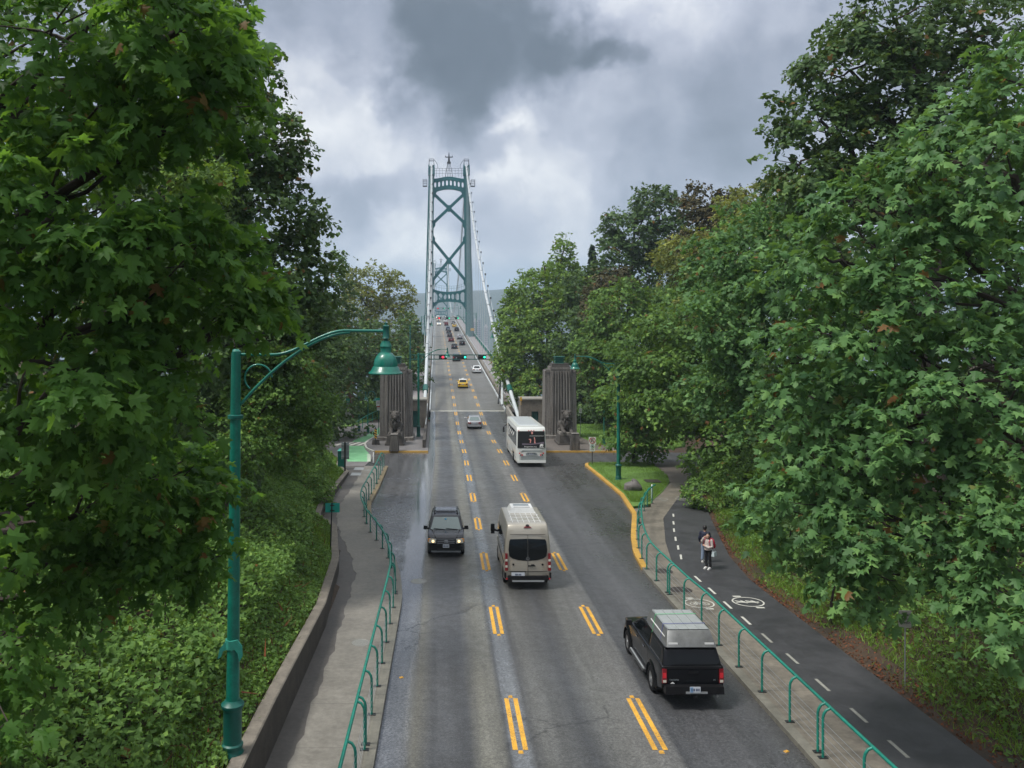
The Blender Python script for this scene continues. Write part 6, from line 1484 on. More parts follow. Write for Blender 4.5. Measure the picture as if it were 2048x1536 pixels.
def car(label, px, py, colour, kind='sedan', face=1, cat='car', group='cars heading up onto the bridge', roofcol=None, tail='tail', detail=1, X=None, rim='rim', taxi=False):
    """a saloon, hatch or small SUV built along +Y; face=-1 turns it towards the camera"""
    q = at(px, py, 0); 
    sl_ = (rz_(q.y + 1.5) - rz_(q.y - 1.5)) / 3
    r = empty({'suv': 'suv', 'van': 'minivan'}.get(kind, 'sedan_car'), q, label=label, cat=cat, group=group)
    hl = {'sedan': 2.32, 'suv': 2.3, 'van': 2.45}[kind]
    r.location.y += hl; r.location.z = rz_(r.location.y); r.rotation_euler = (math.atan(sl_) * face, 0, 0 if face > 0 else pi)
    if r.location.y > 81: r.location.x += 0
    if kind == 'sedan':
        hw, belt, roof, hood = .90, .92, 1.44, .82
        lower = [(-hl, .42), (-hl - .02, .60), (-hl + .02, .88), (-hl + .12, .95), (-1.62, .99), (1.02, .97), (1.9, .86), (hl - .10, .70), (hl, .56), (hl - .02, .30), (hl - .1, .22)] + arch(1.42, .40, 0)[::-1][0:0]
        cab = [(-1.72, .97), (-1.05, roof - .04), (-.55, roof), (.20, roof - .01), (.42, roof - .05), (1.12, .96)]
        rw, fw = ((-1.68, 1.0), (-1.08, roof - .06)), ((1.08, 1.0), (.46, roof - .07)); sw = [[(-1.35, 1.02), (-.90, roof - .08), (-.28, roof - .06), (-.28, 1.02)], [(-.20, 1.02), (-.20, roof - .06), (.30, roof - .09), (.86, 1.02)]]
        wy, wr, ww = 1.38, .325, .2
    elif kind == 'suv':
        hw, belt, roof = .93, 1.05, 1.70
        lower = [(-hl, .48), (-hl, .98), (-hl + .03, 1.08), (1.05, 1.08), (1.9, 1.0), (hl - .06, .90), (hl, .62), (hl - .05, .34), (hl - .1, .28)]
        cab = [(-hl + .02, 1.06), (-hl + .28, roof - .08), (-hl + .5, roof), (.1, roof), (.36, roof - .06), (1.08, 1.06)]
        rw, fw = ((-hl + .06, 1.12), (-hl + .27, roof - .12)), ((1.02, 1.10), (.42, roof - .08)); sw = [[(-hl + .35, 1.12), (-hl + .48, roof - .12), (-1.15, roof - .10), (-1.15, 1.12)], [(-1.07, 1.12), (-1.07, roof - .1), (-.22, roof - .1), (-.22, 1.12)], [(-.14, 1.12), (-.14, roof - .1), (.28, roof - .12), (.82, 1.12)]]
        wy, wr, ww = 1.36, .36, .23
    else:
        hw, belt, roof = .97, 1.02, 1.76
        lower = [(-hl, .40), (-hl, .92), (-hl + .02, 1.04), (1.3, 1.04), (2.0, .92), (hl - .04, .74), (hl, .52), (hl - .05, .28)]
        cab = [(-hl + .01, 1.02), (-hl + .22, roof - .08), (-hl + .45, roof), (.5, roof - .02), (.75, roof - .1), (1.5, 1.02)]
        rw, fw = ((-hl + .05, 1.1), (-hl + .2, roof - .14)), ((1.44, 1.06), (.8, roof - .14)); sw = [[(-hl + .3, 1.1), (-hl + .4, roof - .14), (-.4, roof - .12), (-.4, 1.1)], [(-.32, 1.1), (-.32, roof - .12), (.6, roof - .16), (1.1, 1.1)]]
        wy, wr, ww = 1.5, .34, .22
    lowr = [p for p in lower]
    lowr += arch(wy, wr + .06, 0)[::-1] + [(wy - .9, .2), (-wy + .9, .2)] + arch(-wy, wr + .06, 0)[::-1] + [(-hl + .15, .26)]
    def warp(x, y, z):
        k = 1 - .10 * max(0, abs(y) / hl - .55) ** 2 / .2; tz = 1 - (.24 if kind == 'sedan' else .15) * max(0, z - belt) / (roof - belt)
        by = .10 * (x / hw) ** 2 * max(0, abs(y) / hl - .6) / .4
        return (x * k * tz, y - (by if y > 0 else -by), z)
    col = PT[colour]
    link(merge([solid(lowr, hw, warp, .045), solid(cab, hw * .965, warp, .05)], 'body', col), 'body', r)
    if roofcol: 
        p = [(cab[1][0] - .02, cab[1][1] + .004), (cab[2][0], cab[2][1] + .012), (cab[3][0], cab[3][1] + .012), (cab[4][0] + .02, cab[4][1] + .004), (cab[4][0], cab[4][1] - .03), (cab[1][0], cab[1][1] - .03)]
        link(merge([solid(p, hw * .96, warp, .012, cuts=False)], 'roof', PT[roofcol]), 'roof', r)
    end_panel(rw[0], rw[1], -hw * .80, hw * .80, warp, inset0=.02, inset1=.06).build('rear_window', M['glass'] if kind != 'sedan' or colour != 'silver' else M['glass_lt'], r, smooth=40)
    end_panel(fw[0], fw[1], -hw * .84, hw * .84, warp, inset0=.02, inset1=.06).build('windscreen', M['glass_lt'] if face < 0 else M['glass'], r, smooth=40)
    for s_ in sw: side_panel(s_, hw * .965, warp).build('side_window', M['glass'], r)
    z0 = .66 if kind == 'sedan' else .80
    for s in (-1, 1):
        yb = -hl + .015 + .07; MB().box((s * hw * .72, yb - .05, z0 + .12), (.36 if kind == 'sedan' else .16, .1, .17 if kind == 'sedan' else .34)).build('tail_light', M[tail], r)
        MB().box((s * hw * .70, hl - .10, .70 if kind == 'sedan' else .82), (.36, .12, .15)).build('headlight', M['head_lit'] if face < 0 else M['head'], r)
        if kind == 'sedan' or detail: MB().ell((s * (hw + .10), .72, belt + .10), (.11, .06, .075), 10, 6).beam((s * hw * .9, .74, belt + .06), (s * (hw + .05), .73, belt + .07), .05, .04).build('mirror', M['trim'] if colour in ('black', 'graphite') else col, r)
    MB().box((0, -hl + .01, .43), (hw * 1.75, .12, .20), tp=(.97, .8)).build('rear_bumper', col if kind == 'sedan' else M['trim'], r); MB().box((0, hl - .05, .38), (hw * 1.65, .12, .18)).build('front_bumper', col if kind == 'sedan' else M['trim'], r)
    MB().box((0, -hl + .05, .29), (hw * 1.6, .14, .12)).build('valance', M['trim'], r)
    MB().box((0, hl - .035, .64), (.8, .05, .13)).build('grille', M['trim'], r)
    plate_(r, -hl - .035, .76 if kind == 'sedan' else .86)
    if face < 0: plate_(r, hl + .03, .42, s=1)
    if taxi: MB().box((0, -.1, roof + .08), (.5, .22, .15), tp=(.8, .7)).build('roof_sign', M['white'], r)
    for s in (-1, 1):
        for y in (-wy, wy): wheel(r, s * (hw - ww / 2 + .005), y, wr, ww, rim)
    MB().box((0, 0, .36), (hw * 1.5, hl * 1.7, .3)).build('underbody', M['trim'], r)
    return r
car('silver saloon car climbing towards the bridge joint just left of the white coach', 949.5, 859, 'silver', X=0)
car('yellow taxi with a white roof in the middle lane on the bridge', 926, 777, 'taxi', roofcol='white', taxi=True)
car('white saloon car in the right lane on the bridge ahead of the yellow taxi', 954, 747, 'white')
car('black SUV in the middle lane directly under the nearest signal gantry', 913, 723, 'black', 'suv', tail='tail_lit')
rest = [(909, 698, 'graphite', 'sedan', 'dark saloon in the middle lane, first beyond the nearest signal gantry'), (924.5, 691, 'black', 'sedan', 'black car in the right lane, nearest of that lane beyond the gantry'),
        (902.4, 684, 'red', 'sedan', 'dark red saloon in the middle lane beyond the gantry'), (919.8, 678.8, 'silver', 'suv', 'silver-grey car in the right lane ahead of the black one'), (899.5, 674.5, 'graphite', 'sedan', 'dark car half hidden ahead of the dark red saloon'),
        (897.6, 667, 'black', 'sedan', 'black saloon in the middle lane level with the near tower base'), (896, 661.5, 'blue', 'van', 'blue-grey van directly ahead of the black saloon near the tower'), (913.4, 662.8, 'graphite', 'suv', 'dark SUV in the right lane beside the near tower leg'),
        (908.8, 654.5, 'taxi', 'sedan', 'small distant yellow taxi in the right lane past the tower'), (892.7, 651.7, 'red', 'suv', 'dark red SUV in the middle lane just past the near tower'), (906.5, 648.5, 'grey', 'sedan', 'grey car ahead of the distant yellow taxi'),
        (890.8, 645.4, 'white', 'van', 'white van in the middle lane below the second gantry'), (889.6, 640.5, 'silver', 'suv', 'silver car nearly at the crest in the middle lane'), (888.4, 637.5, 'white', 'sedan', 'tiny white car at the crest of the bridge')]
for px, py, c, k, lab in rest: car(lab, px, py, c, k, roofcol='white' if c == 'taxi' else None, detail=0)
for px, py, c, k, lab in [(878, 651, 'white', 'sedan', 'white oncoming car with headlights on, nearest in the left lane of the bridge'), (876.8, 643.3, 'silver', 'suv', 'silver oncoming car second in the left lane near the tower'), (875.6, 638.3, 'white', 'van', 'white oncoming van farthest off in the left lane at the crest')]:
    car(lab, px, py, c, k, face=-1, group='oncoming cars in the left lane', detail=0)

# --- oncoming dark SUV, seen from the front
def suv_front():
    Y0 = 40.3; r = empty('suv', (.05, Y0 + 2.2, 0), label='dark grey SUV with a roof rack coming towards the viewer in the left lane', cat='SUV'); r.location.z = rz_(r.location.y); r.rotation_euler = (math.atan(.0315), 0, pi)
    hl, hw, belt, roof = 2.2, .905, 1.06, 1.70; wy, wr, ww = 1.31, .355, .235
    low = [(-hl, .50), (-hl, 1.0), (-hl + .05, 1.10), (.92, 1.12), (1.15, 1.09), (1.75, 1.03), (hl - .12, .94), (hl - .02, .84), (hl, .60), (hl - .03, .36), (hl - .12, .28)] + arch(wy, wr + .07, 0)[::-1] + [(wy - .85, .26), (-wy + .85, .26)] + arch(-wy, wr + .07, 0)[::-1] + [(-hl + .12, .32)]
    cab = [(-hl + .03, 1.08), (-hl + .25, roof - .08), (-hl + .45, roof - .01), (-.3, roof), (.12, roof - .035), (.26, roof - .09), (1.0, 1.08)]
    def warp(x, y, z):
        k = 1 - .10 * max(0, abs(y) / hl - .5) ** 2 / .25; tz = 1 - .185 * max(0, z - belt) / (roof - belt); by = .14 * (x / hw) ** 2 * max(0, abs(y) / hl - .6) / .4
        return (x * k * tz, y - (by if y > 0 else -by), z)
    link(merge([solid(low, hw, warp, .05), solid(cab, hw * .97, warp, .05)], 'body', PT['graphite']), 'body', r)
    end_panel((.965, 1.11), (.275, roof - .105), -hw * .86, hw * .86, warp, inset0=.0, inset1=.05, n=10).build('windscreen', M['glass_lt'], r, smooth=50)
    # instrument top and seats darken the glass: thin surround
    end_panel((1.03, 1.085), (.975, 1.11), -hw * .9, hw * .9, warp, out=.012).build('cowl', M['trim'], r)
    MB().beam((-.6, 1.02, 1.12), (.0, .93, 1.16), .02, .02).beam((.05, 1.02, 1.12), (.62, .93, 1.16), .02, .02).build('wiper', M['trim'], r)
    MB().box((.02, .42, roof - .2), (.10, .03, .10)).build('permit_tag', mat('blue_tag', (.05, .35, .6), .5), r)
    for p in [[(-hl + .35, 1.14), (-hl + .47, roof - .14), (-1.1, roof - .12), (-1.1, 1.14)], [(-1.02, 1.14), (-1.02, roof - .12), (-.2, roof - .11), (-.2, 1.14)], [(-.12, 1.14), (-.12, roof - .11), (.18, roof - .14), (.76, 1.14)]]: side_panel(p, hw * .97, warp).build('side_window', M['glass'], r)
    end_panel((-hl + .04, 1.14), (-hl + .24, roof - .13), -hw * .8, hw * .8, warp).build('rear_window', M['glass'], r)
    # bonnet creases
    for s in (-1, 1):
        MB().beam((s * .70, 1.08, 1.115), (s * .52, hl - .16, .955), .035, .03).build('bonnet_crease', M['trim'], r)
        h = MB().box((s * .66, hl - .085, .80), (.36, .14, .19), rz=-s * .22, tp=(.95, .8)).build('headlight', M['head'], r)
        MB().ell((s * .62, hl - .03, .79), (.085, .04, .075), 12, 8).build('bulb', M['head_lit'], h); MB().box((s * .82, hl - .13, .83), (.10, .12, .15), rz=-s * .5).build('indicator', M['amber'], h)
        MB().lathe([(.055, 0), (.055, .03), (.001, .035)], (s * .66, hl - .01, .47), 14, axis='y').build('fog_light', M['head_lit'], r)
        MB().box((s * 1.03, .78, 1.17), (.22, .11, .17), tp=(.9, .8)).beam((s * .86, .80, 1.12), (s * .96, .79, 1.14), .07, .06).build('mirror', M['trim'], r)
        rk = MB().tube([(s * .60, -1.6, roof + .01), (s * .60, -1.5, roof + .09), (s * .60, -.2, roof + .09), (s * .60, .0, roof + .0)], .026, 8).build('roof_rail', M['trim'], r)
        MB().box((s * .87, 0, .40), (.08, 2.0, .14)).build('sill', M['trim'], r)
    for y in (-1.15, -.55): MB().beam((-.6, y, roof + .11), (.6, y, roof + .11), .07, .03).build('cross_bar', M['chrome'], r)
    MB().box((0, -.85, roof + .06), (1.05, .75, .05)).build('roof_panel', M['chrome'], r)
    MB().box((0, hl + .0, .80), (.92, .07, .25), tp=(.98, .9)).build('grille_frame', M['trim'], r)
    for z in (.72, .80, .88): MB().box((0, hl + .035, z), (.86, .03, .035)).build('grille_bar', M['chrome'], r)
    MB().lathe([(.001, .0), (.10, .0), (.10, .02), (.001, .025)], (0, hl + .04, .80), 16, axis='y').build('badge', M['chrome'], r)
    MB().box((0, hl - .03, .50), (1.62, .14, .26), tp=(.98, .9)).build('front_bumper', M['trim'], r)
    MB().box((0, hl + .045, .40), (.9, .02, .09)).build('air_intake', M['black'], r)
    plate_(r, hl + .055, .585, s=1)
    MB().box((0, hl - .1, .30), (1.45, .16, .07)).build('skid_plate', M['grey_pl'] if 'grey_pl' in M else M['steel'], r)
    for s in (-1, 1):
        for y in (-wy, wy): wheel(r, s * (hw - ww / 2 + .01), y, wr, ww)
    MB().box((0, 0, .42), (1.4, 3.6, .3)).build('underbody', M['trim'], r)
suv_front()

# --- champagne high-roof van
def big_van():
    Yr = 35.0; hl, hw, roof = 3.0, .99, 2.72; r = empty('high_roof_van', (3.52, Yr + hl, 0), label='champagne high-roof passenger van with black rear windows in the middle lane', cat='van'); r.location.z = rz_(r.location.y); r.rotation_euler.x = -math.atan(.0315)
    col = PT['beige']; wy0, wy1, wr, ww = -1.75, 1.95, .345, .23
    belt = 1.35
    low = [(-hl, .45), (-hl - .01, 1.0), (-hl + .01, 1.7), (-hl + .09, 2.45), (-hl + .22, roof - .04), (-hl + .5, roof), (1.0, roof - .02), (1.55, roof - .25), (2.35, 1.42), (2.75, 1.15), (hl - .02, .95), (hl, .5), (hl - .1, .3)] + arch(wy1, wr + .07, 0)[::-1] + [(wy1 - .9, .32), (wy0 + .9, .32)] + arch(wy0, wr + .07, 0)[::-1] + [(-hl + .15, .36)]
    def warp(x, y, z):
        k = 1 - .09 * max(0, y / hl - .45) ** 2 / .3 - .012 * max(0, -y / hl - .8) / .2; tz = 1 - .13 * max(0, (z - belt) / (roof - belt)) ** 1.5; by = .16 * (x / hw) ** 2 * max(0, y / hl - .5) / .5 - .05 * (x / hw) ** 4 * max(0, -y / hl - .7) / .3
        return (x * k * tz, y - by, z)
    link(merge([solid(low, hw, warp, .07, seg=3)], 'body', col), 'body', r)
    # rear doors: big black window with a bowed lower edge, split by the door seam
    a, b = (-hl + .004, 1.22), (-hl + .055, 2.12)
    for s in (-1, 1):
        vs = []; outl = [(.015, 1.20), (.40, 1.23), (.66, 1.30), (.80, 1.40), (.845, 1.68), (.835, 1.9), (.83, 2.02), (.79, 2.10), (.015, 2.12), (.015, 1.68)]
        mb = MB(); pts = []
        for o in (-.012, .01):
            for x, z in outl: w = warp(s * x / (.99) * .99, -hl + .0, z); yy = -hl + (0.0 if z < 1.7 else .08 * (z - 1.7) / .75); pts.append((w[0], yy + o, w[2]))
        n = len(outl); cut = [0, 1, 2, 3, 4, 9]; cut2 = [4, 5, 6, 7, 8, 9]; mb.add(pts, [tuple(cut), tuple(cut2), tuple(n + q for q in cut), tuple(n + q for q in cut2)] + [(i, (i + 1) % n, n + (i + 1) % n, n + i) for i in range(n)])
        mb.build('rear_window', M['glass'], r)
        t = MB().box((s * .915, -hl + .03, 1.16), (.13, .16, .72), tp=(.8, .9)).build('tail_light', M['tail'], r)
        for z in (.98, 1.24): MB().box((s * .915, -hl - .052, z), (.10, .01, .09)).build('clear_lens', M['head'], t)
        MB().lathe([(.045, -.012), (.045, 0), (.001, -.014)], (s * .62, -hl - .015, 1.05), 12, axis='y').build('door_stop', M['trim'], r)
        MB().box((s * .80, -hl - .08, .47), (.26, .02, .06)).build('reflector', M['tail_lit'], r)
        MB().box((s * .955, -hl + .3, .58), (.07, .6, .24)).build('bumper_corner', M['trim'], r)
        # side glazing band
        ps = [[(-hl + .35, 1.42), (-hl + .40, 2.0), (-1.3, 2.02), (-1.3, 1.42)], [(-1.2, 1.42), (-1.2, 2.02), (-.1, 2.02), (-.1, 1.42)], [(0.0, 1.42), (0, 2.02), (.95, 2.0), (.95, 1.42)], [(1.1, 1.40), (1.1, 1.98), (1.45, 1.95), (2.0, 1.40)]]
        for p in ps: side_panel(p, hw, warp, sides=(s,)).build('side_window', M['glass'], r)
        side_panel([(-hl + .4, .98), (-hl + .4, 1.06), (2.2, 1.06), (2.2, .98)], hw, warp, sides=(s,), out=.012).build('side_moulding', M['trim'], r)
        for yy in (-.15, 1.02): side_panel([(yy, .4), (yy, 2.1), (yy + .015, 2.1), (yy + .015, .4)], hw, warp, sides=(s,), out=.004).build('door_seam', M['trim'], r)
        MB().box((s * 1.20, 2.12, 1.52), (.20, .12, .34), tp=(.9, .9)).box((s * 1.20, 2.07, 1.29), (.18, .10, .10)).beam((s * .93, 2.05, 1.36), (s * 1.14, 2.1, 1.42), .08, .08).build('mirror', M['trim'], r)
    MB().box((0, -hl - .012, 1.34), (.014, .02, 1.9)).build('door_seam', M['trim'], r)
    for z, w in ((2.30, 1.5),): MB().box((0, -hl + .055, z), (w, .02, .014)).build('panel_seam', M['trim'], r)
    MB().box((0, -hl - .013, .76), (1.66, .02, .012)).build('panel_seam', M['trim'], r)
    MB().box((.16, -hl - .03, 1.0), (.30, .05, .035)).box((.2, -hl - .03, 1.035), (.14, .05, .04)).build('door_handle', M['trim'], r)
    rg = MB().ring(.055, .075, .012, 20, org=(0.0, -hl - .008, 1.30)).build('emblem', M['chrome'], r)
    for g in (90, 210, 330): MB().beam((0, -hl - .012, 1.30), (.065 * cos(radians(g)), -hl - .012, 1.30 + .065 * sin(radians(g))), .012, .008, up=(0, 1, 0)).build('star_arm', M['chrome'], rg)
    MB().box((0, -hl - .01, .50), (1.76, .22, .17), tp=(.98, .9)).build('rear_bumper', M['trim'], r); MB().box((0, -hl - .06, .385), (1.35, .16, .07)).build('step', M['steel'], r)
    plate_(r, -hl - .045, .64, 'plate', x=-.42, w=.56, h=.17)
    MB().box((-.42, -hl - .03, .75), (.66, .03, .03)).build('plate_lamp_bar', M['trim'], r)
    # brake light and camera
    MB().box((0, -hl + .16, 2.60), (.34, .12, .05), tp=(.6, .8)).build('brake_light', M['tail'], r); MB().ell((0, -hl + .16, 2.66), (.08, .08, .05), 10, 6).build('camera_bulb', M['black'], r)
    # roof ribs and air conditioner
    for i in range(6): MB().box((-.60 + i * .24, -1.35, roof + .006), (.02, 2.4, .022)).build('roof_rib', M['white'], r)
    for y in (-2.1, -1.5, -.9): MB().box((0, y, roof + .006), (1.34, .02, .018)).build('roof_rib', M['white'], r)
    ac = MB().box((0, .15, roof + .10), (1.22, 1.25, .24), tp=(.80, .84)).build('air_conditioner', M['white'], r); MB().box((0, -.25, roof + .225), (.75, .05, .015)).build('vent', M['black'], ac); MB().box((0, .3, roof + .225), (.7, .4, .012)).build('vent', M['sign_back'], ac)
    end_panel((2.33, 1.46), (1.58, roof - .28), -hw * .82, hw * .82, warp).build('windscreen', M['glass'], r)
    for s in (-1, 1):
        for y in (wy0, wy1): wheel(r, s * (hw - ww / 2 - .01), y, wr, ww, 'rim_dk')
        MB().box((s * .80, hl - .18, .85), (.3, .2, .25)).build('headlight', M['head'], r)
    MB().box((0, 0, .45), (1.5, 5.2, .3)).build('underbody', M['trim'], r)
big_van()

# --- black double-cab pickup with canopy, and the cargo pod on it
def pickup():
    Yr = 23.35; hl, hw = 2.66, .95; r = empty('pickup_truck', (7.03, Yr + hl, 0), label='black double-cab pickup truck with a canopy in the right lane, nearest vehicle', cat='pickup truck'); r.location.z = rz_(r.location.y); r.rotation_euler = (-math.atan(.0315), 0, radians(.3)); r.scale = (.925, .97, .95)
    col = PT['black']; wy0, wy1, wr, ww = -1.42, 1.78, .385, .26; belt, roof = 1.20, 1.72
    low = [(-hl + .02, .62), (-hl, 1.20), (-hl + .02, 1.24), (1.25, 1.24), (1.4, 1.22), (2.2, 1.12), (hl - .12, 1.02), (hl, .78), (hl - .02, .5), (hl - .15, .42)] + [(wy1 + (wr + .09) * cos(g), .40 + (wr + .09) * sin(g)) for g in np.linspace(-.1, pi + .1, 9)] + [(wy1 - .95, .42), (wy0 + .95, .42)] + [(wy0 + (wr + .09) * cos(g), .40 + (wr + .09) * sin(g)) for g in np.linspace(-.1, pi + .1, 9)] + [(-hl + .2, .52)]
    cab = [(-.95, 1.22), (-.86, roof - .06), (-.7, roof), (.35, roof), (.55, roof - .07), (1.32, 1.22)]
    can = [(-hl + .03, 1.22), (-hl + .20, roof - .03), (-hl + .3, roof + .02), (-1.06, roof + .02), (-1.0, roof - .02), (-1.0, 1.22)]
    def warp(x, y, z):
        k = 1 - .08 * max(0, y / hl - .5) ** 2 / .25; tz = 1 - (.20 if y > -.98 else .13) * max(0, z - belt) / (roof - belt); by = .12 * (x / hw) ** 2 * max(0, y / hl - .6) / .4
        return (x * k * tz, y - by, z)
    link(merge([solid(low, hw, warp, .05), solid(cab, hw * .965, warp, .055), solid(can, hw * .975, warp, .04)], 'body', col), 'body', r)
    end_panel((-hl + .045, 1.27), (-hl + .185, roof - .06), -hw * .87, hw * .87, warp, inset1=.03).build('canopy_rear_window', M['glass'], r)
    end_panel((1.26, 1.26), (.60, roof - .09), -hw * .84, hw * .84, warp, inset1=.04).build('windscreen', M['glass'], r)
    for p in [[(-.80, 1.27), (-.78, roof - .10), (-.18, roof - .08), (-.18, 1.27)], [(-.08, 1.27), (-.08, roof - .08), (.42, roof - .10), (1.02, 1.27)]]: side_panel(p, hw * .965, warp).build('side_window', M['glass'], r)
    for s in (-1, 1):
        side_panel([(-hl + .40, 1.32), (-hl + .50, roof - .13), (-1.22, roof - .13), (-1.22, 1.32)], hw * .975, warp, sides=(s,)).build('canopy_window', M['glass'], r)
        side_panel([(-hl + .36, 1.29), (-hl + .36, 1.31), (-1.18, 1.31), (-1.18, 1.29)], hw * .975, warp, sides=(s,), out=.012).build('window_trim', M['chrome'], r)
        t = MB().box((s * .875, -hl + .06, .96), (.15, .20, .42), tp=(.9, .9)).build('tail_light', M['tail'], r)
        MB().box((s * .875, -hl - .045, .98), (.10, .012, .15)).build('lit_lens', M['tail_lit'], t); MB().box((s * .875, -hl - .045, .81), (.10, .012, .07)).build('clear_lens', M['head'], t)
        for y in (-.98, -.13, 1.10): side_panel([(y, .55), (y, 1.22), (y + .012, 1.22), (y + .012, .55)], hw, warp, sides=(s,), out=.003).build('door_seam', M['black'], r)
        for y in (-.62, .28): side_panel([(y, 1.06), (y, 1.10), (y + .2, 1.10), (y + .2, 1.06)], hw, warp, sides=(s,), out=.03).build('door_handle', M['chrome'], r)
        MB().beam((s * 1.0, -.85, .40), (s * 1.0, 1.05, .40), .16, .07).build('running_board', M['rim_dk'], r)
        MB().tube([(s * 1.02, -.8, .445), (s * 1.02, 1.0, .445)], .03, 8).build('step_bar', M['steel'], r)
        MB().box((s * 1.08, .98, 1.32), (.22, .12, .17), tp=(.9, .8)).build('mirror', M['trim'], r)
        # flared arches
        for wy in (wy0, wy1):
            mb = MB(); vs = []; fs = []; n = 14
            for i in range(n + 1):
                g = -.15 + (pi + .3) * i / n
                for rr, xx in ((wr + .085, hw + .045), (wr + .15, hw + .03), (wr + .20, hw - .01), (wr + .085, hw - .06)): vs.append((s * xx, wy + rr * cos(g), .40 + rr * sin(g)))
            for i in range(n):
                for j in range(4): p = i * 4; q = p + 4; fs.append((p + j, p + (j + 1) % 4, q + (j + 1) % 4, q + j))
            mb.add(vs, fs).build('wheel_arch_flare', col, r, smooth=50)
        MB().box((s * .86, wy0 - .50, .36), (.22, .02, .30)).build('mud_flap', M['trim'], r)
    MB().box((0, -hl - .004, 1.20), (1.74, .05, .05)).build('tailgate_top', M['trim'], r)
    MB().box((0, -hl - .012, .92), (1.56, .02, .44)).build('tailgate', col, r)
    MB().box((.02, -hl - .035, 1.06), (.30, .03, .05)).build('tailgate_handle', M['trim'], r)
    text(r, 'TACOMA', -.58, .84, .07, M['sign_back'], y=-hl - .03); text(r, 'SR5', .66, .84, .05, M['sign_back'], y=-hl - .03)
    MB().plate([(-.70, .73), (-.56, .73), (-.60, .77), (-.63, .79), (-.67, .76)], .005, org=(0, -hl - .026, 0)).build('sticker', M['white'], r)
    MB().box((0, -hl - .10, .60), (1.80, .24, .22), tp=(.98, .92)).build('rear_bumper', M['trim'], r); MB().box((.05, -hl - .215, .545), (.66, .03, .06)).build('bumper_step', M['steel'], r)
    p = plate_(r, -hl - .235, .64, 'plate', w=.32, h=.165); MB().box((-.11, -hl - .243, .64), (.09, .004, .15)).build('plate_picture', M['plate_blue'], p)
    MB().tube([(.62, -hl + .3, .40), (.70, -hl - .16, .42)], .035, 8).build('exhaust', M['rim'], r)
    MB().box((0, -hl - .12, .42), (.12, .3, .08)).build('tow_hitch', M['trim'], r)
    for s in (-1, 1):
        for y in (wy0, wy1): wheel(r, s * (hw - ww / 2 + .03), y, wr, ww, 'rim', 6)
        MB().box((s * .70, hl - .17, .88), (.30, .2, .17)).build('headlight', M['head'], r)
    MB().box((0, 0, .55), (1.5, 4.6, .3)).build('underbody', M['trim'], r)
    # cargo pod: sheet-metal box with a raked tail, roped on
    M['alu'] = mat('worn_aluminium', (.20, .205, .205), .42, .5, var=.22, vscale=5)
    M['alu_top'] = mat('pale_aluminium_top', (.36, .385, .385), .45, .3, var=.12, vscale=4)
    c = empty('cargo_box', r.location + Vector((0, 0, 0)), label='grey sheet-metal cargo box strapped on the roof of the black pickup', cat='cargo box'); c.rotation_euler = r.rotation_euler; c.scale = r.scale
    z0, z1 = roof + .05, roof + .46; w0, w1 = .78, .66
    prof = [(-hl + .06, z0), (-hl + .36, z1), (-.42, z1 + .02), (-.26, z1 - .05), (-.18, z0)]
    def wp(x, y, z): return (x * (1 - (1 - w1 / w0) * (z - z0) / (z1 - z0)), y, z)
    link(merge([solid(prof, w0, wp, .012, cuts=False)], 'shell', M['alu']), 'shell', c)
    MB().box((0, -1.36, z1 + .022), (2 * w1 - .03, 1.84, .012)).build('lid', M['alu_top'], c)
    for i in range(5): MB().beam((-.62 + i * .31, -2.28, z1 + .035), (-.62 + i * .31, -.46, z1 + .045), .014, .014).build('lid_rib', M['alu_top'], c)
    for s in (-1, 1):
        MB().beam((s * (w0 + .01), -hl + .10, z0 + .01), (s * (w0 + .01), -.4, z0 + .01), .03, .03).beam((s * (w1 + .006), -2.2, z1 + .01), (s * (w1 + .006), -.66, z1 + .02), .025, .025).build('edge_trim', M['chrome'], c)
        MB().beam((s * (w0 - .055), -hl + .45, z0 + .19), (s * (w0 - .055), -.6, z0 + .20), .02, .03).build('side_rail', M['white'], c)
        MB().box((s * .56, -hl + .12, z0 + .09), (.28, .03, .045)).build('hinge', M['white'], c)
    for y, m_, nm in ((-.95, mat('green_strap', (.10, .50, .20), .6), 'strap'), (-1.85, mat('blue_strap', (.08, .09, .30), .6), 'strap')):
        zt_ = z1 + .05
        MB().beam((-w1 - .012, y, zt_), (w1 + .012, y + .06, zt_), .028, .006).beam((-w1 - .012, y, zt_), (-w0 - .02, y - .05, z0 - .1), .028, .006, up=(1, 0, 0)).beam((w1 + .012, y + .06, zt_), (w0 + .02, y, z0 - .1), .028, .006, up=(1, 0, 0)).build(nm, m_, c)
pickup()

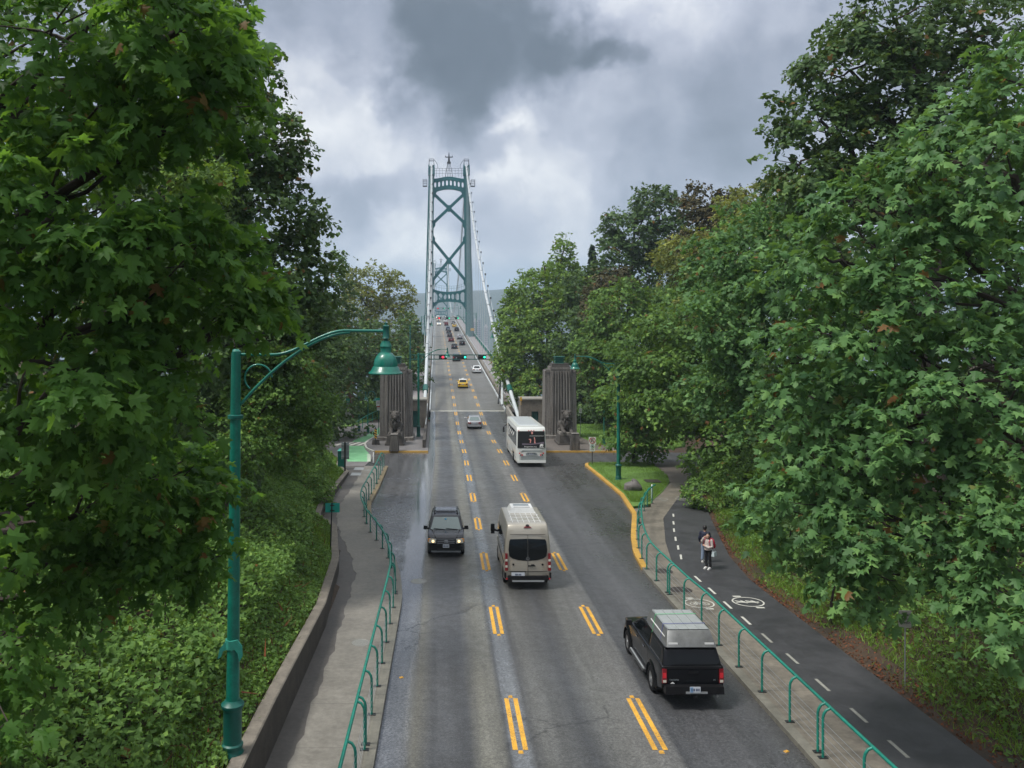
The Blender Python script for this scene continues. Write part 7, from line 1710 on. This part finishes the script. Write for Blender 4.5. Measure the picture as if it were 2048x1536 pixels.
# --- white coach
def coach():
    Yr = 71.4; L_, hw, roof = 12.6, 1.29, 3.38; r = empty('coach', (7.48, Yr + L_ / 2, 0), label='white touring coach with a black advertisement on its rear in the right lane', cat='coach'); r.location.z = rz_(r.location.y); r.rotation_euler = (-math.atan(.0315), 0, radians(0.0))
    hl = L_ / 2; w_ = M['coachwhite'] = paint('coach_white', (.66, .68, .66), 0, .3)
    wy = (-3.4, -2.1, 4.0); wr = .50
    bot = []
    for y in (4.0, -2.1, -3.4): bot += [(y + (wr + .1) * cos(g), .50 + (wr + .1) * sin(g)) for g in np.linspace(-.35, pi + .35, 8)]
    low = [(-hl, .45), (-hl - .02, 1.4), (-hl, 1.6), (-hl + .10, 3.1), (-hl + .22, roof - .06), (-hl + .5, roof), (hl - .7, roof), (hl - .25, roof - .2), (hl - .02, 1.4), (hl, .5), (hl - .1, .34)]
    low += [(4.62, .34)] + bot[:8] + [(3.38, .34), (-1.45, .34)] + bot[8:16][:6] + bot[16:24][2:] + [(-4.05, .34), (-hl + .1, .4)]
    def warp(x, y, z):
        k = 1 - .05 * max(0, y / hl - .8) / .2; tz = 1 - .05 * max(0, z - 1.6) / 1.8; by = .10 * (x / hw) ** 4 * (1 if abs(y) > hl * .8 else 0)
        return (x * k * tz, y - (by if y > 0 else -by), z)
    link(merge([solid(low, hw, warp, .09, seg=3)], 'body', w_), 'body', r)
    end_panel((-hl + .0, 1.62), (-hl + .098, 3.06), -hw * .93, hw * .93, warp, out=.03).build('rear_advert', M['black'], r)
    MB().box((0, .6, roof + .01), (1.9, 9.5, .05), tp=(.9, .98)).build('roof_panel', paint('coach_roof', (.56, .60, .64), 0, .35), r)
    for s in (-1, 1):
        side_panel([(-hl + .25, 1.75), (-hl + .45, 2.95), (hl - .75, 2.95), (hl - .5, 1.75), (-hl + 3.0, 1.75)], hw, warp, sides=(s,), out=.012).build('side_glazing', M['glass'], r)
        # white strips painted on the glazing as pale reflections of the graphic
        for k in range(4):
            y = -hl + 2.8 + k * 1.6; side_panel([(y, 2.62), (y + .3, 2.76), (y + 1.3, 2.4), (y + 1.1, 2.28)], hw, warp, sides=(s,), out=.02, th=.012).build('reflection_stripe', M['sign_white'], r)
        for k in range(5):
            y = -hl + 1.6 + k * 2.0; side_panel([(y, 1.8), (y, 2.92), (y + .05, 2.92), (y + .05, 1.8)], hw, warp, sides=(s,), out=.018, th=.012).build('window_pillar', M['black'], r)
        side_panel([(-hl + .3, .72), (-hl + .3, .76), (hl - .6, .76), (hl - .6, .72)], hw, warp, sides=(s,), out=.012).build('side_trim', M['chrome'], r)
        for k in range(5): y = -1.0 + k * .95; side_panel([(y, .5), (y, 1.5), (y + .02, 1.5), (y + .02, .5)], hw, warp, sides=(s,), out=.005).build('locker_seam', M['sign_back'], r)
        for x, z, m_ in ((1.02, 1.17, 'tail_lit'), (.88, 1.17, 'head'), (.94, 1.02, 'black'), (.80, 1.02, 'tail_lit')): MB().lathe([(.062, -.03), (.062, 0), (.001, -.035)], (s * x, -hl - .02, z), 14, axis='y').build('rear_lamp', M[m_], r)
        MB().box((s * 1.08, -hl + .08, 3.12), (.10, .06, .05)).build('marker_light', M['tail_lit'], r)
        MB().box((s * 1.50, hl + .02, 2.0), (.18, .14, .52), tp=(.9, .9)).beam((s * 1.2, hl - .1, 2.5), (s * 1.5, hl + .05, 2.3), .06, .06).build('mirror', M['black'], r)
        side_panel([(-hl + .25, .95), (-hl + .25, 1.15), (-hl + .29, 1.15), (-hl + .29, .95)], hw, warp, sides=(s,), out=.01).build('side_marker', M['tail'], r)
    for x in (-.22, 0, .22): MB().box((x, -hl + .08, 3.12), (.10, .06, .05)).build('marker_light', M['tail_lit'], r)
    # louvres
    for z in (1.34, 1.42, .62, .70, .78, .86, .92): MB().box((0, -hl - .022, z), (2.1, .02, .022)).build('louvre', M['sign_back'], r)
    MB().box((0, -hl - .03, 1.1), (.95, .03, .17)).build('plate_recess', M['sign_back'], r); plate_(r, -hl - .05, 1.12, w=.34, h=.14); MB().box((0, -hl - .05, 1.20), (.7, .03, .03)).build('plate_lamp_bar', M['black'], r)
    MB().box((0, -hl - .08, .47), (2.46, .22, .20), tp=(.99, .85)).build('rear_bumper', w_, r)
    # advertisement: print on the black panel
    def ad(s_, x, z, size, m_, al='LEFT'): o = text(r, s_, x, z, size, m_, y=-hl - .035 + (z - 1.62) * .068, align=al); o.rotation_euler.x = radians(86); return o
    ad('bcsparties.org', -.62, 1.74, .19, M['sign_white']); dashes(r, .48, 2.66, 1.25, 1, .09, M['sign_white'], y=-hl - .035 + .072)
    mp = mat('advert_pink', (.72, .30, .26), .5)
    f_ = lambda z: -hl - .034 + (z - 1.62) * .068
    def plt(poly, m_, nm): 
        n = len(poly); vs = [(x, f_(z), z) for x, z in poly] + [(x, f_(z) - .004, z) for x, z in poly]
        MB().add(vs, [tuple(range(n)), tuple(range(n, 2 * n))] + [(i, (i + 1) % n, n + (i + 1) % n, n + i) for i in range(n)]).build(nm, m_, r)
    plt([(-.22, 2.40), (-.06, 2.42), (.0, 2.32), (-.03, 2.20), (-.05, 2.06), (-.13, 2.06), (-.11, 2.24), (-.13, 2.32), (-.22, 2.34)], mp, 'advert_figure')
    plt([(.22, 2.54), (.30, 2.54), (.34, 2.30), (.34, 2.12), (.48, 1.96), (.40, 1.93), (.24, 2.05), (.27, 2.28)], mp, 'advert_figure')
    plt([(-.0, 3.02), (.14, 3.02), (.15, 2.86), (.06, 2.78), (-.01, 2.88)], mp, 'advert_figure')
    plt([(.72, 1.74), (.74, 1.90), (.84, 1.97), (.98, 1.96), (1.06, 1.88), (1.06, 1.84), (.98, 1.84), (.98, 1.74), (.93, 1.74), (.90, 1.80), (.84, 1.80), (.80, 1.74)], M['sign_white'], 'bear_emblem')
    plt([(.70, 1.67), (.70, 1.715), (1.10, 1.715), (1.10, 1.67)], M['sign_white'], 'emblem_base')
    mauve = mat('advert_mauve', (.16, .13, .17), .5); plt([(-.8, 1.90), (-.8, 2.02), (.0, 2.0), (.5, 2.06), (1.1, 2.16), (1.1, 1.98), (.5, 1.95), (.0, 1.90)], mauve, 'advert_crowd')
    for s in (-1, 1):
        for y in wy: wheel(r, s * (hw - .16), y, wr, .28, 'rim', 8)
    MB().box((0, 0, .6), (2.2, 11.5, .4)).build('underbody', M['trim'], r)
    end_panel((hl - .03, 1.5), (hl - .24, roof - .3), -hw * .9, hw * .9, warp, out=.02).build('windscreen', M['glass'], r)
coach()

# ------------------------------------------------------------------ people
M['skin'] = mat('skin', (.50, .30, .22), .55); M['hair'] = mat('dark_hair', (.012, .009, .008), .5)
M['cream'] = mat('cream_jumper', (.50, .43, .40), .85, bump=.4, bscale=120); M['trousers'] = mat('black_trousers', (.010, .010, .013), .8); M['navy'] = mat('navy_jacket', (.012, .016, .04), .8)
M['jeans'] = mat('pale_jeans', (.22, .28, .38), .85); M['shoe'] = mat('white_shoe', (.70, .70, .68), .6); M['backpack'] = mat('red_backpack', (.50, .015, .05), .6); M['bag'] = mat('pale_bag', (.48, .56, .58), .6)
def person(x, y, label, hgt, face, woman):
    z = zfz(y) + .145; r = empty('person', (x, y, z), label=label, cat='person', group='two pedestrians on the path'); r.rotation_euler.z = face; k = hgt / 1.65
    V = lambda a, b, c: (a * k, b * k, c * k)
    # facing -Y locally
    b = MB(); b.ell(V(0, 0, 1.52), [.078 * k, .098 * k, .115 * k], 18, 12).ell(V(0, -.075, 1.465), [.045 * k, .04 * k, .05 * k], 10, 8).ell(V(0, -.103, 1.51), [.014 * k, .022 * k, .026 * k], 8, 6)
    for s in (-1, 1): b.ell(V(s * .08, .0, 1.51), [.014 * k, .025 * k, .032 * k], 8, 6).ell(V(s * .032, -.088, 1.54), [.017 * k, .012 * k, .01 * k], 8, 6)
    b.ell(V(0, -.10, 1.455), [.024 * k, .012 * k, .008 * k], 8, 6)
    b.tube([V(0, .01, 1.44), V(0, .015, 1.33)], .05 * k, 12)
    b.tube([V(0, .02, 1.36), V(0, .01, 1.25), V(0, 0, 1.05), V(0, 0, .92)], [.10 * k, .145 * k, .125 * k, .14 * k], 16)
    sho = [V(s * .165, .01, 1.32) for s in (-1, 1)]
    if woman:   # one hand raised to the brow, the other across the belly
        arms = [[V(-.165, .01, 1.31), V(-.27, -.08, 1.16), V(-.22, -.16, 1.27), V(-.10, -.17, 1.47)], [V(.165, .01, 1.31), V(.22, -.02, 1.06), V(.12, -.17, 1.02), V(-.04, -.20, 1.08)]]
        hands = [(V(-.085, -.165, 1.49), (.8, -.1, .45)), (V(-.06, -.20, 1.09), (-.95, 0, .2))]
    else:
        arms = [[V(-.17, .01, 1.31), V(-.24, .02, 1.06), V(-.20, -.10, .88)], [V(.17, .01, 1.31), V(.24, .02, 1.06), V(.22, -.08, .86)]]
        hands = [(V(-.20, -.12, .85), (0, -.3, -.9)), (V(.22, -.10, .83), (0, -.3, -.9))]
    for a in arms: n = len(a); b.tube(a, [(.052 - .018 * i / (n - 1)) * k for i in range(n)], 10)
    for c, d in hands:
        d = Vector(d).normalized(); c = Vector(c); sx = d.cross(Vector((0, 1, 0))).normalized(); b.tube([c - d * .03, c + d * .05], [.028 * k, .036 * k], 10)
        for i, l in enumerate((.062, .075, .07, .055)):
            o = c + d * .045 + sx * (-.028 + .0185 * i); b.tube([o, o + d * l * .6, o + d * l + Vector((0, -.012, 0))], [.0095, .009, .0075], 6)
        b.tube([c + sx * -.03, c + sx * -.055 + d * .03, c + sx * -.05 + d * .055], [.011, .010, .008], 6)
    legs = []
    for s in (-1, 1):
        lg = [V(s * .085, 0, .92), V(s * .09, -.01, .50), V(s * .085 + (.03 if s > 0 else 0), .02, .09)]; legs.append(lg); b.tube(lg, [.082 * k, .058 * k, .038 * k], 12)
        b.tube([V(s * .088, .03, .05), V(s * .10, -.14, .035)], [.035 * k, .03 * k], 10)
    remesh(b, 'body', M['skin'], r, .009, .35, 2)
    # clothing shells
    t = MB()
    for lg in legs: t.tube([Vector(lg[0]), Vector(lg[1]), Vector(lg[2]) + Vector((0, 0, .02))], [.098 * k, .074 * k, .058 * k], 14)
    t.tube([V(0, 0, 1.0), V(0, 0, .84)], [.145 * k, .155 * k], 16)
    remesh(t, 'trousers', M['trousers'] if woman else M['jeans'], r, .014, .5, 2)
    j = MB(); j.tube([V(0, .015, 1.375), V(0, .012, 1.33), V(0, .01, 1.2), V(0, 0, 1.02), V(0, 0, .88)], [.075 * k, .15 * k, .165 * k, .165 * k, .175 * k], 18)
    for a in arms: n = len(a); e = Vector(a[-1]).lerp(Vector(a[-2]), .12); j.tube([Vector(p) for p in a[:-1]] + [e], [(.072 - .020 * i / (n - 1)) * k for i in range(n)], 12)
    for s in sho: j.ell(s, [.075 * k] * 3, 12, 8)
    remesh(j, 'jumper' if woman else 'jacket', M['cream'] if woman else M['navy'], r, .014, .5, 2)
    for s in (-1, 1):
        MB().ell(V(s * .095, -.05, .045), [.052 * k, .135 * k, .05 * k], 14, 8).box(V(s * .095, -.05, .012), (.095 * k, .26 * k, .024 * k)).build('shoe', M['shoe'], r, smooth=40)
    h = MB(); h.ell(V(0, .018, 1.555), [.092 * k, .105 * k, .112 * k], 18, 12)
    if woman: h.tube([V(-.075, .01, 1.52), V(-.085, -.0, 1.36), V(-.075, -.06, 1.22)], [.035 * k, .035 * k, .02 * k], 8).tube([V(.075, .01, 1.52), V(.085, -.02, 1.36), V(.08, -.09, 1.18)], [.035 * k, .038 * k, .02 * k], 8).tube([V(0, .06, 1.52), V(0, .07, 1.3)], [.07 * k, .06 * k], 10)
    o = h.build('hair', M['hair'], r, smooth=60)
    # cut the hair shell off the face
    bm = bmesh.new(); bm.from_mesh(o.data); bmesh.ops.delete(bm, geom=[v for v in bm.verts if v.co.y < -.045 * k and v.co.z < 1.60 * k and v.co.z > 1.42 * k and abs(v.co.x) < .07 * k], context='VERTS'); bm.to_mesh(o.data); bm.free()
    return r
w_ = at(1416, 1138, .145, 'b'); pw = person(w_.x, w_.y, 'woman in a cream jumper and black trousers shading her face with one hand', 1.63, radians(-46), True)
m_ = Vector((w_.x + .22, w_.y + 1.15, 0)); pm = person(m_.x, m_.y, 'man in a dark navy jacket standing behind the woman, looking away', 1.74, radians(150), False)
# red backpack on her back
o = pw.location; bp = empty('backpack', o, label='red backpack on the shoulders of the woman in cream', cat='backpack'); bp.rotation_euler.z = pw.rotation_euler.z
b = MB().ell((.04, .24, 1.12), (.17, .12, .25), 16, 12).ell((.08, .34, 1.02), (.12, .07, .15), 12, 8); b.build('pack', M['backpack'], bp, smooth=60)
for s in (-1, 1): MB().tube([(s * .11, .16, 1.33), (s * .12, -.0, 1.38), (s * .13, -.15, 1.27), (s * .15, -.10, 1.08), (s * .13, .12, .98)], .017, 8).build('shoulder_strap', M['backpack'], bp)
MB().box((.06, .355, 1.18), (.16, .02, .03)).build('zip', M['black'], bp)
hb = empty('handbag', o, label='pale blue-grey bag hanging at the woman\'s hip', cat='bag'); hb.rotation_euler.z = pw.rotation_euler.z
MB().box((.27, .06, .72), (.14, .26, .20), tp=(.75, .85)).build('bag_body', M['bag'], hb, smooth=30); MB().tube([(.27, -.05, .82), (.17, -.06, 1.0), (.12, -.12, 1.2)], .009, 6).tube([(.27, .16, .82), (.2, .12, 1.0)], .009, 6).build('strap', M['bag'], hb)

# small litter on the asphalt near the kerbs
for x, y, m_ in ((9.0 - .35, 20.9, M['yel_mark']), (-1.35, 25.6, M['yel_mark']), (.9, 47, M['white']), (1.0, 44.0, M['white'])):
    MB().box((0, 0, .012), (.13, .09, .02), rz=.5, tp=(.7, .8)).build('fallen_leaf', m_, loc=(x, y, rz_(y) + .002), label='yellow fallen leaf lying by the right kerb near the pickup' if x > 8 else ('yellow fallen leaf lying by the left kerb' if x < 0 else ('white scrap on the left lane, farther of two beyond the oncoming SUV' if y > 45 else 'white scrap on the left lane, nearer of two beyond the oncoming SUV')), cat='leaf' if m_ is M['yel_mark'] else 'scrap')

# ------------------------------------------------------------------ air
hz = bpy.data.materials.new('haze_air'); hz.use_nodes = True; t = hz.node_tree; t.nodes.clear(); v = t.nodes.new('ShaderNodeVolumePrincipled'); v.inputs['Color'].default_value = (.70, .84, 1.0, 1); v.inputs['Density'].default_value = .00026; v.inputs['Anisotropy'].default_value = .1
o = t.nodes.new('ShaderNodeOutputMaterial'); t.links.new(v.outputs[0], o.inputs['Volume'])
MB().box((0, 4480, 100), (18400, 9200, 400)).build('haze', hz, kind='stuff')
